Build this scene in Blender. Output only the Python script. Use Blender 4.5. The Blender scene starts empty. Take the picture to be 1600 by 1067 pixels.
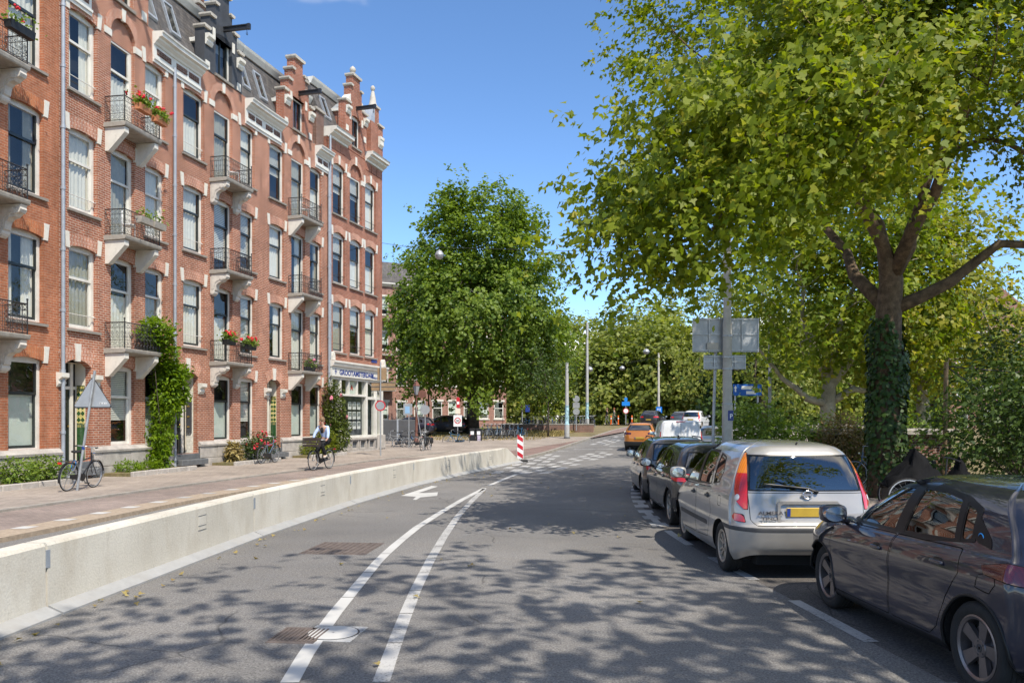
import bpy, math, random
import numpy as np
from mathutils import Vector, Matrix
R = math.radians
rnd = random.Random(7)
scene = bpy.context.scene
COL = scene.collection

# ------------------------------------------------------------------ camera, sky, sun, exposure
cam_d = bpy.data.cameras.new('camera')
cam_d.sensor_width = 36.0
cam_d.lens = 28.1
cam_d.shift_y = 0.0757
cam_d.clip_end = 3000
cam = bpy.data.objects.new('camera', cam_d)
cam.location = (0, 0, 1.88)
cam.rotation_euler = (R(90), 0, 0)
COL.objects.link(cam)
scene.camera = cam

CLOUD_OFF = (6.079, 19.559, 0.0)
SUN_EL, SUN_H = 53.0, (0.50, -0.866)          # elevation, horizontal direction towards the sun
world = bpy.data.worlds.new('World')
scene.world = world
world.use_nodes = True
wn = world.node_tree.nodes
wl = world.node_tree.links
sky = wn.new('ShaderNodeTexSky')
sky.sky_type = 'NISHITA'
sky.sun_disc = False
sky.sun_elevation = R(SUN_EL)
sky.sun_rotation = math.atan2(SUN_H[0], SUN_H[1])
sky.air_density = 0.7
sky.dust_density = 0.0
sky.ozone_density = 2.0
bg = wn['Background']
bg.inputs['Strength'].default_value = 0.125
hsv = wn.new('ShaderNodeHueSaturation'); hsv.inputs['Saturation'].default_value = 1.12; hsv.inputs['Value'].default_value = 0.80
wl.new(sky.outputs[0], hsv.inputs['Color'])
# scattered fair weather clouds over the whole dome (the car windows in the photograph mirror them), brightened to fill the shade and shifted mostly out of view
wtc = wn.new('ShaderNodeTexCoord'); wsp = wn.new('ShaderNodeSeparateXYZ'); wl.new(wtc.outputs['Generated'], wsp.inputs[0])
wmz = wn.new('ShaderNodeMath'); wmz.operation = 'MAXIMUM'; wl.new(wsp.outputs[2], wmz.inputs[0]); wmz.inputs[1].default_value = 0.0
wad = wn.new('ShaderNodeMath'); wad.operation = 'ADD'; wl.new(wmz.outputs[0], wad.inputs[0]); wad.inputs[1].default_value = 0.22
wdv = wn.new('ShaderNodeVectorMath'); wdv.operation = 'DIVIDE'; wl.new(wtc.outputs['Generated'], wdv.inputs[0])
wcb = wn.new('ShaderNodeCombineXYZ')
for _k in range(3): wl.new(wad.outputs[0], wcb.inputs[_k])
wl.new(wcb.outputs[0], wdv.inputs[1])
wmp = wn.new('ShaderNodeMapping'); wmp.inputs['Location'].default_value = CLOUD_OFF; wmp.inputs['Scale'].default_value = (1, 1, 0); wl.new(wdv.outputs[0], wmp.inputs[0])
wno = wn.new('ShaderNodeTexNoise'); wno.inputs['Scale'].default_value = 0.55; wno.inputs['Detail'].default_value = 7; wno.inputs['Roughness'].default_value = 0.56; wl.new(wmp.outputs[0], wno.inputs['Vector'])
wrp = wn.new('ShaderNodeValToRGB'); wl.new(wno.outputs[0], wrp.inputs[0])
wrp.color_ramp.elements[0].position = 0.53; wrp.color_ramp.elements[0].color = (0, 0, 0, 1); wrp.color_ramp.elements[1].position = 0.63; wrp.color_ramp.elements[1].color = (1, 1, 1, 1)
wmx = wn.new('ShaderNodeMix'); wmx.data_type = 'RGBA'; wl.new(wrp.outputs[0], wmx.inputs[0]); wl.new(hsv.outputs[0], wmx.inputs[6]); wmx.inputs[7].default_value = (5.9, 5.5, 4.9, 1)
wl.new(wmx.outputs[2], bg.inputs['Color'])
sun_d = bpy.data.lights.new('sun', 'SUN')
sun_d.energy = 2.3
sun_d.angle = R(0.53)
sun_d.color = (1.0, 0.93, 0.82)
sun = bpy.data.objects.new('sun', sun_d)
sdir = Vector((SUN_H[0] * math.cos(R(SUN_EL)), SUN_H[1] * math.cos(R(SUN_EL)), math.sin(R(SUN_EL))))
sun.rotation_euler = sdir.to_track_quat('Z', 'Y').to_euler()
sun.location = (10, -20, 40)
COL.objects.link(sun)
scene.view_settings.view_transform = 'Standard'
scene.view_settings.look = 'None'
scene.view_settings.exposure = 1.4
scene.view_settings.gamma = 1.0
scene.view_settings.use_curve_mapping = False
scene.cycles.max_bounces = 6
scene.cycles.transparent_max_bounces = 12
scene.cycles.caustics_reflective = False
scene.cycles.caustics_refractive = False
try:
    scene.cycles.use_denoising = True
except Exception:
    pass

# ------------------------------------------------------------------ mesh helpers
class MB:
    """collects faces, builds ONE mesh object"""
    def __init__(s):
        s.v = []; s.f = []; s.m = []
    def add(s, vs, fs, m=0):
        o = len(s.v)
        s.v.extend([tuple(p) for p in vs])
        for f in fs:
            s.f.append(tuple(i + o for i in f)); s.m.append(m)
        return s
    def quad(s, a, b, c, d, m=0):
        return s.add([a, b, c, d], [(0, 1, 2, 3)], m)
    def box(s, x0, x1, y0, y1, z0, z1, m=0):
        v = [(x0,y0,z0),(x1,y0,z0),(x1,y1,z0),(x0,y1,z0),(x0,y0,z1),(x1,y0,z1),(x1,y1,z1),(x0,y1,z1)]
        return s.add(v, [(0,3,2,1),(4,5,6,7),(0,1,5,4),(1,2,6,5),(2,3,7,6),(3,0,4,7)], m)
    def bevbox(s, x0, x1, y0, y1, z0, z1, b=0.01, m=0):
        """box with chamfered vertical and top edges"""
        def ring(i, z):
            return [(x0+i,y0+i+b,z),(x0+i+b,y0+i,z),(x1-i-b,y0+i,z),(x1-i,y0+i+b,z),(x1-i,y1-i-b,z),(x1-i-b,y1-i,z),(x0+i+b,y1-i,z),(x0+i,y1-i-b,z)]
        return s.rings([ring(0, z0), ring(0, z1-b), ring(b, z1)], m=m, cap=True)
    def rings(s, rings, m=0, cap=False, closed=True):
        n = len(rings[0]); vs = [p for r in rings for p in r]; fs = []
        for k in range(len(rings)-1):
            for i in range(n if closed else n-1):
                j = (i+1) % n
                fs.append((k*n+i, k*n+j, (k+1)*n+j, (k+1)*n+i))
        if cap:
            fs.append(tuple(range(n-1, -1, -1))); fs.append(tuple((len(rings)-1)*n+i for i in range(n)))
        return s.add(vs, fs, m)
    def prism(s, poly, a, b, ax='y', m=0):
        """poly: 2D points; ax 'y': (x,z) pushed along y; 'x': (y,z) along x; 'z': (x,y) along z"""
        if ax == 'y': P = lambda p, t: (p[0], t, p[1])
        elif ax == 'x': P = lambda p, t: (t, p[0], p[1])
        else: P = lambda p, t: (p[0], p[1], t)
        n = len(poly)
        vs = [P(p, a) for p in poly] + [P(p, b) for p in poly]
        fs = [tuple(range(n)), tuple(range(2*n-1, n-1, -1))]
        fs += [(i, (i+1) % n + 0, (i+1) % n + n, i + n)[::-1] for i in range(n)]
        return s.add(vs, fs, m)
    def tube(s, pts, r, n=8, m=0, cap=True, flat=1.0):
        pts = [Vector(p) for p in pts]
        rs = r if isinstance(r, (list, tuple)) else [r]*len(pts)
        rings = []; up = None
        for i, p in enumerate(pts):
            t = (pts[min(i+1, len(pts)-1)] - pts[max(i-1, 0)])
            if t.length < 1e-9: t = Vector((0,0,1))
            t.normalize()
            if up is None:
                up = Vector((0,0,1)) if abs(t.z) < 0.9 else Vector((1,0,0))
            u = t.cross(up)
            if u.length < 1e-4: u = t.cross(Vector((0.3,1,0.2)))
            u.normalize(); w = u.cross(t).normalized(); up = w
            rings.append([tuple(p + (u*math.cos(2*math.pi*k/n) + w*math.sin(2*math.pi*k/n)*flat)*rs[i]) for k in range(n)])
        return s.rings(rings, m=m, cap=cap)
    def lathe(s, prof, n=16, c=(0,0,0), ax='z', m=0, cap=False):
        rings = []
        for r, h in prof:
            ring = []
            for k in range(n):
                a = 2*math.pi*k/n; x, y = r*math.cos(a), r*math.sin(a)
                ring.append((c[0]+x, c[1]+y, c[2]+h) if ax == 'z' else ((c[0]+h, c[1]+x, c[2]+y) if ax == 'x' else (c[0]+y, c[1]+h, c[2]+x)))
            rings.append(ring)
        return s.rings(rings, m=m, cap=cap)
    def sphere(s, c, r, n=10, k=6, m=0, sx=1, sy=1, sz=1):
        rings = []
        for j in range(k+1):
            a = math.pi*(j/k)-math.pi/2; rr = max(math.cos(a), 1e-3)*r
            rings.append([(c[0]+rr*math.cos(2*math.pi*i/n)*sx, c[1]+rr*math.sin(2*math.pi*i/n)*sy, c[2]+r*math.sin(a)*sz) for i in range(n)])
        return s.rings(rings, m=m)
    def grid(s, rows, m=0):
        return s.rings(rows, m=m, closed=False)
    def xf(s, M):
        s.v = [tuple(M @ Vector(p)) for p in s.v]; return s
    def mesh(s, name, mats, smooth=False):
        me = bpy.data.meshes.new(name)
        me.from_pydata(s.v, [], s.f)
        for mt in (mats if isinstance(mats, (list, tuple)) else [mats]): me.materials.append(mt)
        if any(s.m): me.polygons.foreach_set('material_index', s.m)
        if smooth:
            me.polygons.foreach_set('use_smooth', [True]*len(me.polygons))
            if smooth is not True: me.set_sharp_from_angle(angle=R(smooth))
        me.update()
        return me
    def build(s, name, mats, parent=None, loc=(0,0,0), smooth=False, rz=0):
        return link(name, s.mesh(name, mats, smooth), parent, loc, rz)

def link(name, me, parent=None, loc=(0,0,0), rz=0):
    o = bpy.data.objects.new(name, me)
    COL.objects.link(o)
    o.location = loc
    o.rotation_euler = (0, 0, rz)
    if parent is not None: o.parent = parent
    return o
def tag(o, label=None, cat=None, group=None, kind=None):
    for k, v in (('label', label), ('category', cat), ('group', group), ('kind', kind)):
        if v: o[k] = v
    return o
def thing(name, label, cat, loc=(0,0,0), rz=0, group=None):
    o = link(name, None, None, loc, rz)
    o.empty_display_size = 0.2
    return tag(o, label, cat, group)
def copy_tree(o, loc=None, rz=None, label=None, parent=None):
    c = o.copy(); COL.objects.link(c)
    if parent is not None: c.parent = parent
    if loc is not None: c.location = loc
    if rz is not None: c.rotation_euler = (c.rotation_euler[0], c.rotation_euler[1], rz)
    if label: c['label'] = label
    for ch in list(o.children): copy_tree(ch, parent=c)
    return c
def np_mesh(name, V, F, mats, smooth=False, mi=None):
    """V (n,3), F (m,k) arrays -> mesh, fast"""
    me = bpy.data.meshes.new(name)
    m, k = F.shape
    me.vertices.add(len(V)); me.vertices.foreach_set('co', np.ascontiguousarray(V, dtype=np.float32).ravel())
    me.loops.add(m*k); me.loops.foreach_set('vertex_index', np.ascontiguousarray(F, dtype=np.int32).ravel())
    me.polygons.add(m)
    me.polygons.foreach_set('loop_start', np.arange(0, m*k, k, dtype=np.int32))
    for mt in (mats if isinstance(mats, (list, tuple)) else [mats]): me.materials.append(mt)
    if mi is not None: me.polygons.foreach_set('material_index', np.ascontiguousarray(mi, dtype=np.int32))
    if smooth: me.polygons.foreach_set('use_smooth', np.ones(m, dtype=bool))
    me.update(calc_edges=True)
    me.validate()
    return me

def eval_mesh(o):
    """mesh of an object with its modifiers, evaluated in a small scene of its own"""
    sc = bpy.data.scenes.new('work'); sc.collection.objects.link(o)
    with bpy.context.temp_override(scene=sc, view_layer=sc.view_layers[0]):
        dg = bpy.context.evaluated_depsgraph_get()
        me = bpy.data.meshes.new_from_object(o.evaluated_get(dg))
    bpy.data.scenes.remove(sc)
    return me
def txt(s, parent, loc, size, mat, bold=0.0, sx=1.0, rot=(90,0,0), ext=.004, align='LEFT', name='lettering'):
    cu = bpy.data.curves.new(name, 'FONT'); cu.body = s; cu.size = size; cu.offset = bold; cu.extrude = ext; cu.align_x = align
    cu.resolution_u = 3
    o = bpy.data.objects.new(name, cu); me = eval_mesh(o)
    bpy.data.objects.remove(o); bpy.data.curves.remove(cu)
    me.materials.clear(); me.materials.append(mat)
    o = link(name, me, parent, loc); o.rotation_euler = tuple(R(a) for a in rot); o.scale = (sx, 1, 1)
    return o

# ------------------------------------------------------------------ materials
def new_mat(name):
    m = bpy.data.materials.new(name); m.use_nodes = True
    nt = m.node_tree
    return m, nt, nt.nodes, nt.links, nt.nodes['Principled BSDF']
def noise_node(nt, scale, detail=4, vec=None, rough=0.55):
    n = nt.nodes.new('ShaderNodeTexNoise'); n.inputs['Scale'].default_value = scale
    n.inputs['Detail'].default_value = detail; n.inputs['Roughness'].default_value = rough
    if vec is not None: nt.links.new(vec, n.inputs['Vector'])
    return n
def ramp(nt, fac, stops):
    r = nt.nodes.new('ShaderNodeValToRGB'); nt.links.new(fac, r.inputs[0])
    e = r.color_ramp.elements
    while len(e) < len(stops): e.new(0.5)
    for i, (p, c) in enumerate(stops):
        e[i].position = p; e[i].color = tuple(c) + (1,) if len(c) == 3 else c
    return r.outputs[0]
def mixc(nt, fac, a, b, mode='MIX'):
    n = nt.nodes.new('ShaderNodeMix'); n.data_type = 'RGBA'; n.blend_type = mode
    for sock, val in ((n.inputs[0], fac), (n.inputs[6], a), (n.inputs[7], b)):
        if hasattr(val, 'links'): nt.links.new(val, sock)
        elif isinstance(val, (int, float)): sock.default_value = val
        else: sock.default_value = tuple(val) + (1,) if len(val) == 3 else val
    return n.outputs[2]
def mathn(nt, op, a, b=None):
    n = nt.nodes.new('ShaderNodeMath'); n.operation = op
    for i, v in enumerate((a, b)):
        if v is None: continue
        if hasattr(v, 'links'): nt.links.new(v, n.inputs[i])
        else: n.inputs[i].default_value = v
    return n.outputs[0]
def bump(nt, h, strength, dist, bsdf):
    b = nt.nodes.new('ShaderNodeBump'); b.inputs['Strength'].default_value = strength; b.inputs['Distance'].default_value = dist
    nt.links.new(h, b.inputs['Height']); nt.links.new(b.outputs[0], bsdf.inputs['Normal'])
def objcoord(nt):
    return nt.nodes.new('ShaderNodeTexCoord').outputs['Object']
def pm(name, col, rough=0.6, var=0.12, scale=4.0, bmp=0.0, metal=0.0, spec=0.4, coat=0.0, dirt=None):
    """plain paint / stone / metal with uneven tone"""
    m, nt, N, L, b = new_mat(name)
    vec = objcoord(nt)
    n1 = noise_node(nt, scale, 5, vec)
    n2 = noise_node(nt, scale*9, 3, vec)
    a = mathn(nt, 'MULTIPLY', n1.outputs[0], 0.7)
    f = mathn(nt, 'ADD', a, mathn(nt, 'MULTIPLY', n2.outputs[0], 0.3))
    lo = tuple(max(0, c*(1-var*1.6)) for c in col); hi = tuple(min(1, c*(1+var*1.2)) for c in col)
    c = ramp(nt, f, [(0.3, lo), (0.7, hi)])
    if dirt:
        n3 = noise_node(nt, scale*0.6, 6, vec, 0.7)
        c = mixc(nt, ramp(nt, n3.outputs[0], [(0.5, (0,0,0)), (0.75, (0.8,0.8,0.8))]), c, dirt)
    L.new(c, b.inputs['Base Color'])
    b.inputs['Roughness'].default_value = rough; b.inputs['Metallic'].default_value = metal
    b.inputs['Specular IOR Level'].default_value = spec
    if coat: b.inputs['Coat Weight'].default_value = coat; b.inputs['Coat Roughness'].default_value = 0.04
    if bmp: bump(nt, n2.outputs[0], bmp, 0.01, b)
    return m
def brick_mat(name, c1, c2, mortar, w=0.22, h=0.072, ms=0.010, swap=False, var=0.25, bias=0.0):
    m, nt, N, L, b = new_mat(name)
    vec = objcoord(nt)
    sp = N.new('ShaderNodeSeparateXYZ'); L.new(vec, sp.inputs[0])
    cb = N.new('ShaderNodeCombineXYZ')
    xy = mathn(nt, 'ADD', sp.outputs[0], sp.outputs[1])
    L.new(xy, cb.inputs[1 if swap else 0]); L.new(sp.outputs[2], cb.inputs[0 if swap else 1])
    br = N.new('ShaderNodeTexBrick')
    L.new(cb.outputs[0], br.inputs['Vector'])
    br.inputs['Scale'].default_value = 1.0
    br.inputs['Brick Width'].default_value = w; br.inputs['Row Height'].default_value = h
    br.inputs['Mortar Size'].default_value = ms; br.inputs['Mortar Smooth'].default_value = 0.3
    br.inputs['Bias'].default_value = bias
    br.inputs['Color1'].default_value = c1 + (1,); br.inputs['Color2'].default_value = c2 + (1,); br.inputs['Mortar'].default_value = mortar + (1,)
    n1 = noise_node(nt, 0.7, 5, vec); n2 = noise_node(nt, 30, 2, vec)
    c = mixc(nt, 1.0, br.outputs['Color'], ramp(nt, n1.outputs[0], [(0.3, (1-var,)*3), (0.7, (1+var*0.5,)*3)]), 'MULTIPLY')
    c = mixc(nt, 0.5, c, ramp(nt, n2.outputs[0], [(0.3, (0.7,)*3), (0.7, (1.25,)*3)]), 'MULTIPLY')
    mp = N.new('ShaderNodeMapping'); mp.inputs['Scale'].default_value = (2.2, 2.2, 0.16); L.new(vec, mp.inputs[0])
    st = noise_node(nt, 1.0, 5, mp.outputs[0], 0.6); n4 = noise_node(nt, 5.0, 4, vec, 0.7)
    c = mixc(nt, 0.8, c, ramp(nt, st.outputs[0], [(0.32, (0.74,0.73,0.72)), (0.52, (1.0,1.0,1.0)), (0.72, (1.12,1.12,1.12))]), 'MULTIPLY')
    c = mixc(nt, 0.8, c, ramp(nt, n4.outputs[0], [(0.35, (0.80,0.79,0.78)), (0.65, (1.16,1.16,1.17))]), 'MULTIPLY')
    L.new(c, b.inputs['Base Color'])
    b.inputs['Roughness'].default_value = 0.85; b.inputs['Specular IOR Level'].default_value = 0.25
    bump(nt, mathn(nt, 'SUBTRACT', 1.0, br.outputs['Fac']), 0.5, 0.008, b)
    return m
def glass_mat(name, tint=(0.62, 0.66, 0.64), rough=0.02, ior=1.5, refl=1.0, wavy=0.0):
    m, nt, N, L, b = new_mat(name)
    N.remove(b)
    tr = N.new('ShaderNodeBsdfTransparent'); tr.inputs[0].default_value = tint + (1,)
    gl = N.new('ShaderNodeBsdfGlossy'); gl.inputs['Roughness'].default_value = rough
    gl.inputs[0].default_value = (refl, refl, refl, 1)
    fr = N.new('ShaderNodeLayerWeight'); fr.inputs[0].default_value = 0.5       # same from both sides, unlike Fresnel
    f0 = ((ior-1)/(ior+1))**2*1.8
    sch = mathn(nt, 'ADD', mathn(nt, 'MULTIPLY', mathn(nt, 'POWER', fr.outputs['Facing'], 4.5), 1-f0), f0)
    mx = N.new('ShaderNodeMixShader')
    L.new(sch, mx.inputs[0]); L.new(tr.outputs[0], mx.inputs[1]); L.new(gl.outputs[0], mx.inputs[2])
    if wavy:
        n = noise_node(nt, 1.3, 1, objcoord(nt))
        bp = N.new('ShaderNodeBump'); bp.inputs['Strength'].default_value = wavy; bp.inputs['Distance'].default_value = 0.05
        L.new(n.outputs[0], bp.inputs['Height']); L.new(bp.outputs[0], gl.inputs['Normal']); L.new(bp.outputs[0], fr.inputs['Normal'])
    L.new(mx.outputs[0], N['Material Output'].inputs[0])
    return m
def leaf_mat(name, c_dark, c_light, trans=0.35, warm=None, rough=0.5):
    m, nt, N, L, b = new_mat(name)
    g = N.new('ShaderNodeNewGeometry')
    n1 = noise_node(nt, 0.55, 3, g.outputs['Position'])
    f = mathn(nt, 'ADD', mathn(nt, 'MULTIPLY', g.outputs['Random Per Island'], 0.72), mathn(nt, 'MULTIPLY', n1.outputs[0], 0.45))
    st = [(0.15, c_dark), (0.85, c_light)]
    if warm: st.append((1.0, warm))
    c = ramp(nt, f, st)
    L.new(c, b.inputs['Base Color']); b.inputs['Roughness'].default_value = rough; b.inputs['Specular IOR Level'].default_value = 0.35
    tl = N.new('ShaderNodeBsdfTranslucent'); L.new(mixc(nt, 1.0, c, (1.25, 1.3, 0.45), 'MULTIPLY'), tl.inputs[0])
    mx = N.new('ShaderNodeMixShader'); mx.inputs[0].default_value = trans
    L.new(b.outputs[0], mx.inputs[1]); L.new(tl.outputs[0], mx.inputs[2]); L.new(mx.outputs[0], N['Material Output'].inputs[0])
    return m

M = {}
M['brick_red'] = brick_mat('red brick', (0.405,0.145,0.078), (0.30,0.10,0.056), (0.53,0.415,0.33), ms=0.010)
M['brick_dark'] = brick_mat('dark red brick', (0.36,0.112,0.06), (0.26,0.08,0.045), (0.42,0.31,0.245))
M['brick_orange'] = brick_mat('orange brick', (0.43,0.155,0.075), (0.36,0.122,0.06), (0.44,0.29,0.20), ms=0.007)
M['soldier_red'] = brick_mat('red soldier bricks', (0.46,0.165,0.08), (0.38,0.125,0.065), (0.62,0.50,0.42), w=0.2, h=0.062, swap=True)
M['soldier_orange'] = brick_mat('orange soldier bricks', (0.46,0.17,0.07), (0.38,0.12,0.055), (0.42,0.25,0.16), w=0.3, h=0.062, ms=0.006, swap=True)
M['brick_brown'] = brick_mat('brown brick', (0.20,0.09,0.06), (0.14,0.065,0.05), (0.36,0.3,0.26))
M['brick_far'] = brick_mat('far brick', (0.34,0.14,0.09), (0.27,0.10,0.07), (0.45,0.38,0.33))
M['white'] = pm('white paint', (0.68,0.66,0.60), 0.45, 0.06, 3, spec=0.45, dirt=(0.50,0.46,0.40))
M['white_stone'] = pm('white painted stone', (0.66,0.63,0.56), 0.7, 0.08, 5, bmp=0.2, dirt=(0.44,0.40,0.34))
M['cap_stone'] = pm('weathered coping stone', (0.46,0.425,0.37), 0.8, 0.14, 4, bmp=.3, dirt=(0.28,0.25,0.21))
M['cream'] = pm('cream paint', (0.72,0.66,0.54), 0.5, 0.05, 3)
M['stone'] = pm('grey limestone', (0.42,0.385,0.345), 0.85, 0.18, 3, bmp=0.5, dirt=(0.26,0.235,0.21))
M['slab'] = pm('weathered balcony slab', (0.36,0.33,0.285), 0.85, 0.2, 5, bmp=0.4, dirt=(0.2,0.18,0.155))
M['scroll_stone'] = pm('grey carved stone', (0.58,0.54,0.48), 0.8, 0.14, 6, bmp=0.4, dirt=(0.40,0.36,0.31))
M['sill'] = pm('dark stone sill', (0.25,0.225,0.195), 0.8, 0.15, 5, bmp=0.3)
M['dark_sash'] = pm('dark green black paint', (0.022,0.028,0.027), 0.3, 0.1, 3, spec=0.5)
M['black_plaster'] = pm('charcoal plaster', (0.052,0.055,0.062), 0.7, 0.2, 2, bmp=0.3)
M['iron'] = pm('black iron', (0.018,0.018,0.02), 0.45, 0.2, 9, spec=0.5)
M['zinc'] = pm('zinc pipe', (0.33,0.36,0.40), 0.5, 0.12, 6, metal=0.25)
M['zinc_roof'] = pm('zinc roof', (0.40,0.43,0.46), 0.45, 0.1, 3, metal=0.3)
M['slate'] = brick_mat('slate roof', (0.155,0.14,0.13), (0.10,0.095,0.095), (0.05,0.05,0.05), w=0.22, h=0.16, ms=0.008)
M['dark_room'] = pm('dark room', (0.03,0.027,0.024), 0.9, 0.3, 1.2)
M['curtain'] = pm('white curtain', (0.72,0.70,0.64), 0.9, 0.06, 7)
M['curtain_dk'] = pm('grey curtain', (0.36,0.35,0.30), 0.9, 0.1, 7)
M['blind'] = pm('pale roller blind', (0.62,0.68,0.62), 0.8, 0.04, 2)
M['glass'] = glass_mat('window glass', (0.88,0.90,0.88), 0.015, 1.5, 1.0, 0.12)
M['leaded'] = glass_mat('stained glass', (0.32,0.16,0.22), 0.05, 1.5)
M['terracotta'] = pm('terracotta', (0.48,0.19,0.09), 0.8, 0.15, 8)
M['black_plastic'] = pm('black plastic', (0.016,0.016,0.017), 0.5, 0.2, 12)
M['door_green'] = pm('dark green door', (0.012,0.022,0.018), 0.25, 0.1, 3, spec=0.5)
M['sign_blue'] = pm('sign blue', (0.02,0.045,0.22), 0.4, 0.05)
M['brass'] = pm('brass', (0.50,0.33,0.09), 0.35, 0.15, 9, metal=0.8)
# ------------------------------------------------------------------ ground, road, pavements
def gz(y):
    """the street climbs to a bridge in the distance"""
    t = min(1, max(0, (y-38)/44)); return 1.2*t*t*(3-2*t)
def curve(pts):
    ys = np.array([p[1] for p in pts]); xs = np.array([p[0] for p in pts])
    def f(y):
        y = np.clip(y, ys[0], ys[-1])
        i = int(min(max(np.searchsorted(ys, y)-1, 0), len(ys)-2))
        m = np.gradient(xs, ys); h = ys[i+1]-ys[i]; t = (y-ys[i])/h
        return float((2*t**3-3*t**2+1)*xs[i] + (t**3-2*t**2+t)*h*m[i] + (-2*t**3+3*t**2)*xs[i+1] + (t**3-t**2)*h*m[i+1])
    return f
C_facade = curve([(-15.9,-10),(-14.1,16.6),(-12.97,22.9),(-12.04,28.3),(-10.68,34.2),(-9.16,39.8),(-7.41,45.6),(-5.2,52.5)])
C_kerb = curve([(-13.2,-10),(-11.4,7),(-10,15.6),(-9.6,17.8),(-8.8,22),(-7.4,28),(-5.7,35.6),(-3.4,43)])
C_dash = curve([(-11.2,-10),(-9.2,6),(-8.25,13.3),(-7.7,18.3),(-6.9,22.2),(-6.1,25),(-4.95,30.6),(-3.3,36.2),(-1.5,41)])
C_left = curve([(0.0,35.0),(0.6,37.3),(3.35,48.4),(6.6,60),(11.4,75),(18,90),(30,112),(60,160)])     # far kerb of the carriageway
C_park = curve([(3.6,-10),(3.3,3),(2.98,7.5),(2.62,13.5),(2.82,17.3),(3.34,21.3),(4.3,26),(6.2,32),(9.2,40),(13.4,50),(19,62),(27,78),(36,95),(48,118),(75,165)])
C_rkerb = curve([(5.7,-10),(5.5,3),(5.2,7.5),(4.9,13.5),(5.1,17.3),(5.6,21.3),(6.6,26),(8.5,32),(11.5,40),(15.6,50),(21.4,62),(29.5,78),(38.5,95),(50,118),(77,165)])
def strip(mb, fl, fr, y0, y1, dz, n, m=0, cols=1, edge=None):
    rows = []
    for i in range(n+1):
        y = y0+(y1-y0)*i/n; a, b = fl(y), fr(y); z = gz(y)+dz
        row = [(a+(b-a)*k/cols, y, z) for k in range(cols+1)]
        rows.append(row)
    mb.grid(rows, m)
    if edge is not None:
        for fe in edge:
            mb.grid([[(fe(y0+(y1-y0)*i/n), y0+(y1-y0)*i/n, gz(y0+(y1-y0)*i/n)+d) for d in (dz, -0.1)] for i in range(n+1)], m)
    return mb
def asphalt_mat(name, base, speck, brownish):
    m, nt, N, L, b = new_mat(name)
    g = N.new('ShaderNodeNewGeometry').outputs['Position']
    n1 = noise_node(nt, 0.35, 5, g, 0.6); n2 = noise_node(nt, 55, 3, g, 0.8); n3 = noise_node(nt, 2.3, 6, g, 0.7)
    vo = N.new('ShaderNodeTexVoronoi'); vo.inputs['Scale'].default_value = 85; L.new(g, vo.inputs['Vector'])
    c = ramp(nt, n1.outputs[0], [(0.3, tuple(x*0.82 for x in base)), (0.7, tuple(x*1.18 for x in base))])
    c = mixc(nt, ramp(nt, n3.outputs[0], [(0.45, (0,)*3), (0.75, (0.6,)*3)]), c, brownish)
    n7 = noise_node(nt, 24, 4, g, 0.85)
    c = mixc(nt, 0.9, c, ramp(nt, n2.outputs[0], [(0.36, (0.45,)*3), (0.64, (1.55,)*3)]), 'MULTIPLY')
    c = mixc(nt, 0.7, c, ramp(nt, n7.outputs[0], [(0.36, (0.7,)*3), (0.64, (1.3,)*3)]), 'MULTIPLY')
    c = mixc(nt, ramp(nt, vo.outputs['Distance'], [(0.10, (0.75,)*3), (0.26, (0,)*3)]), c, speck)
    n5 = noise_node(nt, 0.16, 3, g, 0.5); n6 = noise_node(nt, 0.9, 5, g, 0.6)
    c = mixc(nt, 1.0, c, ramp(nt, n5.outputs[0], [(0.36, (0.80,0.80,0.81)), (0.62, (1.10,1.09,1.08))]), 'MULTIPLY')
    c = mixc(nt, ramp(nt, n6.outputs[0], [(0.62, (0,)*3), (0.74, (0.45,)*3)]), c, tuple(x*0.55 for x in base))
    # faint cracks
    vc = N.new('ShaderNodeTexVoronoi'); vc.feature = 'DISTANCE_TO_EDGE'; vc.inputs['Scale'].default_value = 0.23
    wv = noise_node(nt, 1.2, 4, g); L.new(mixc(nt, 0.35, g, wv.outputs['Color'], 'ADD'), vc.inputs['Vector'])
    gap = noise_node(nt, 0.5, 2, g)
    ck = mathn(nt, 'MULTIPLY', ramp(nt, vc.outputs['Distance'], [(0.0, (1,)*3), (0.0022, (0,)*3)]), ramp(nt, gap.outputs[0], [(0.5, (0,)*3), (0.56, (0.8,)*3)]))
    c = mixc(nt, ck, c, tuple(x*0.35 for x in base))
    L.new(c, b.inputs['Base Color']); b.inputs['Roughness'].default_value = 0.88; b.inputs['Specular IOR Level'].default_value = 0.3
    bump(nt, n2.outputs[0], 0.5, 0.012, b)
    return m
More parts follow.
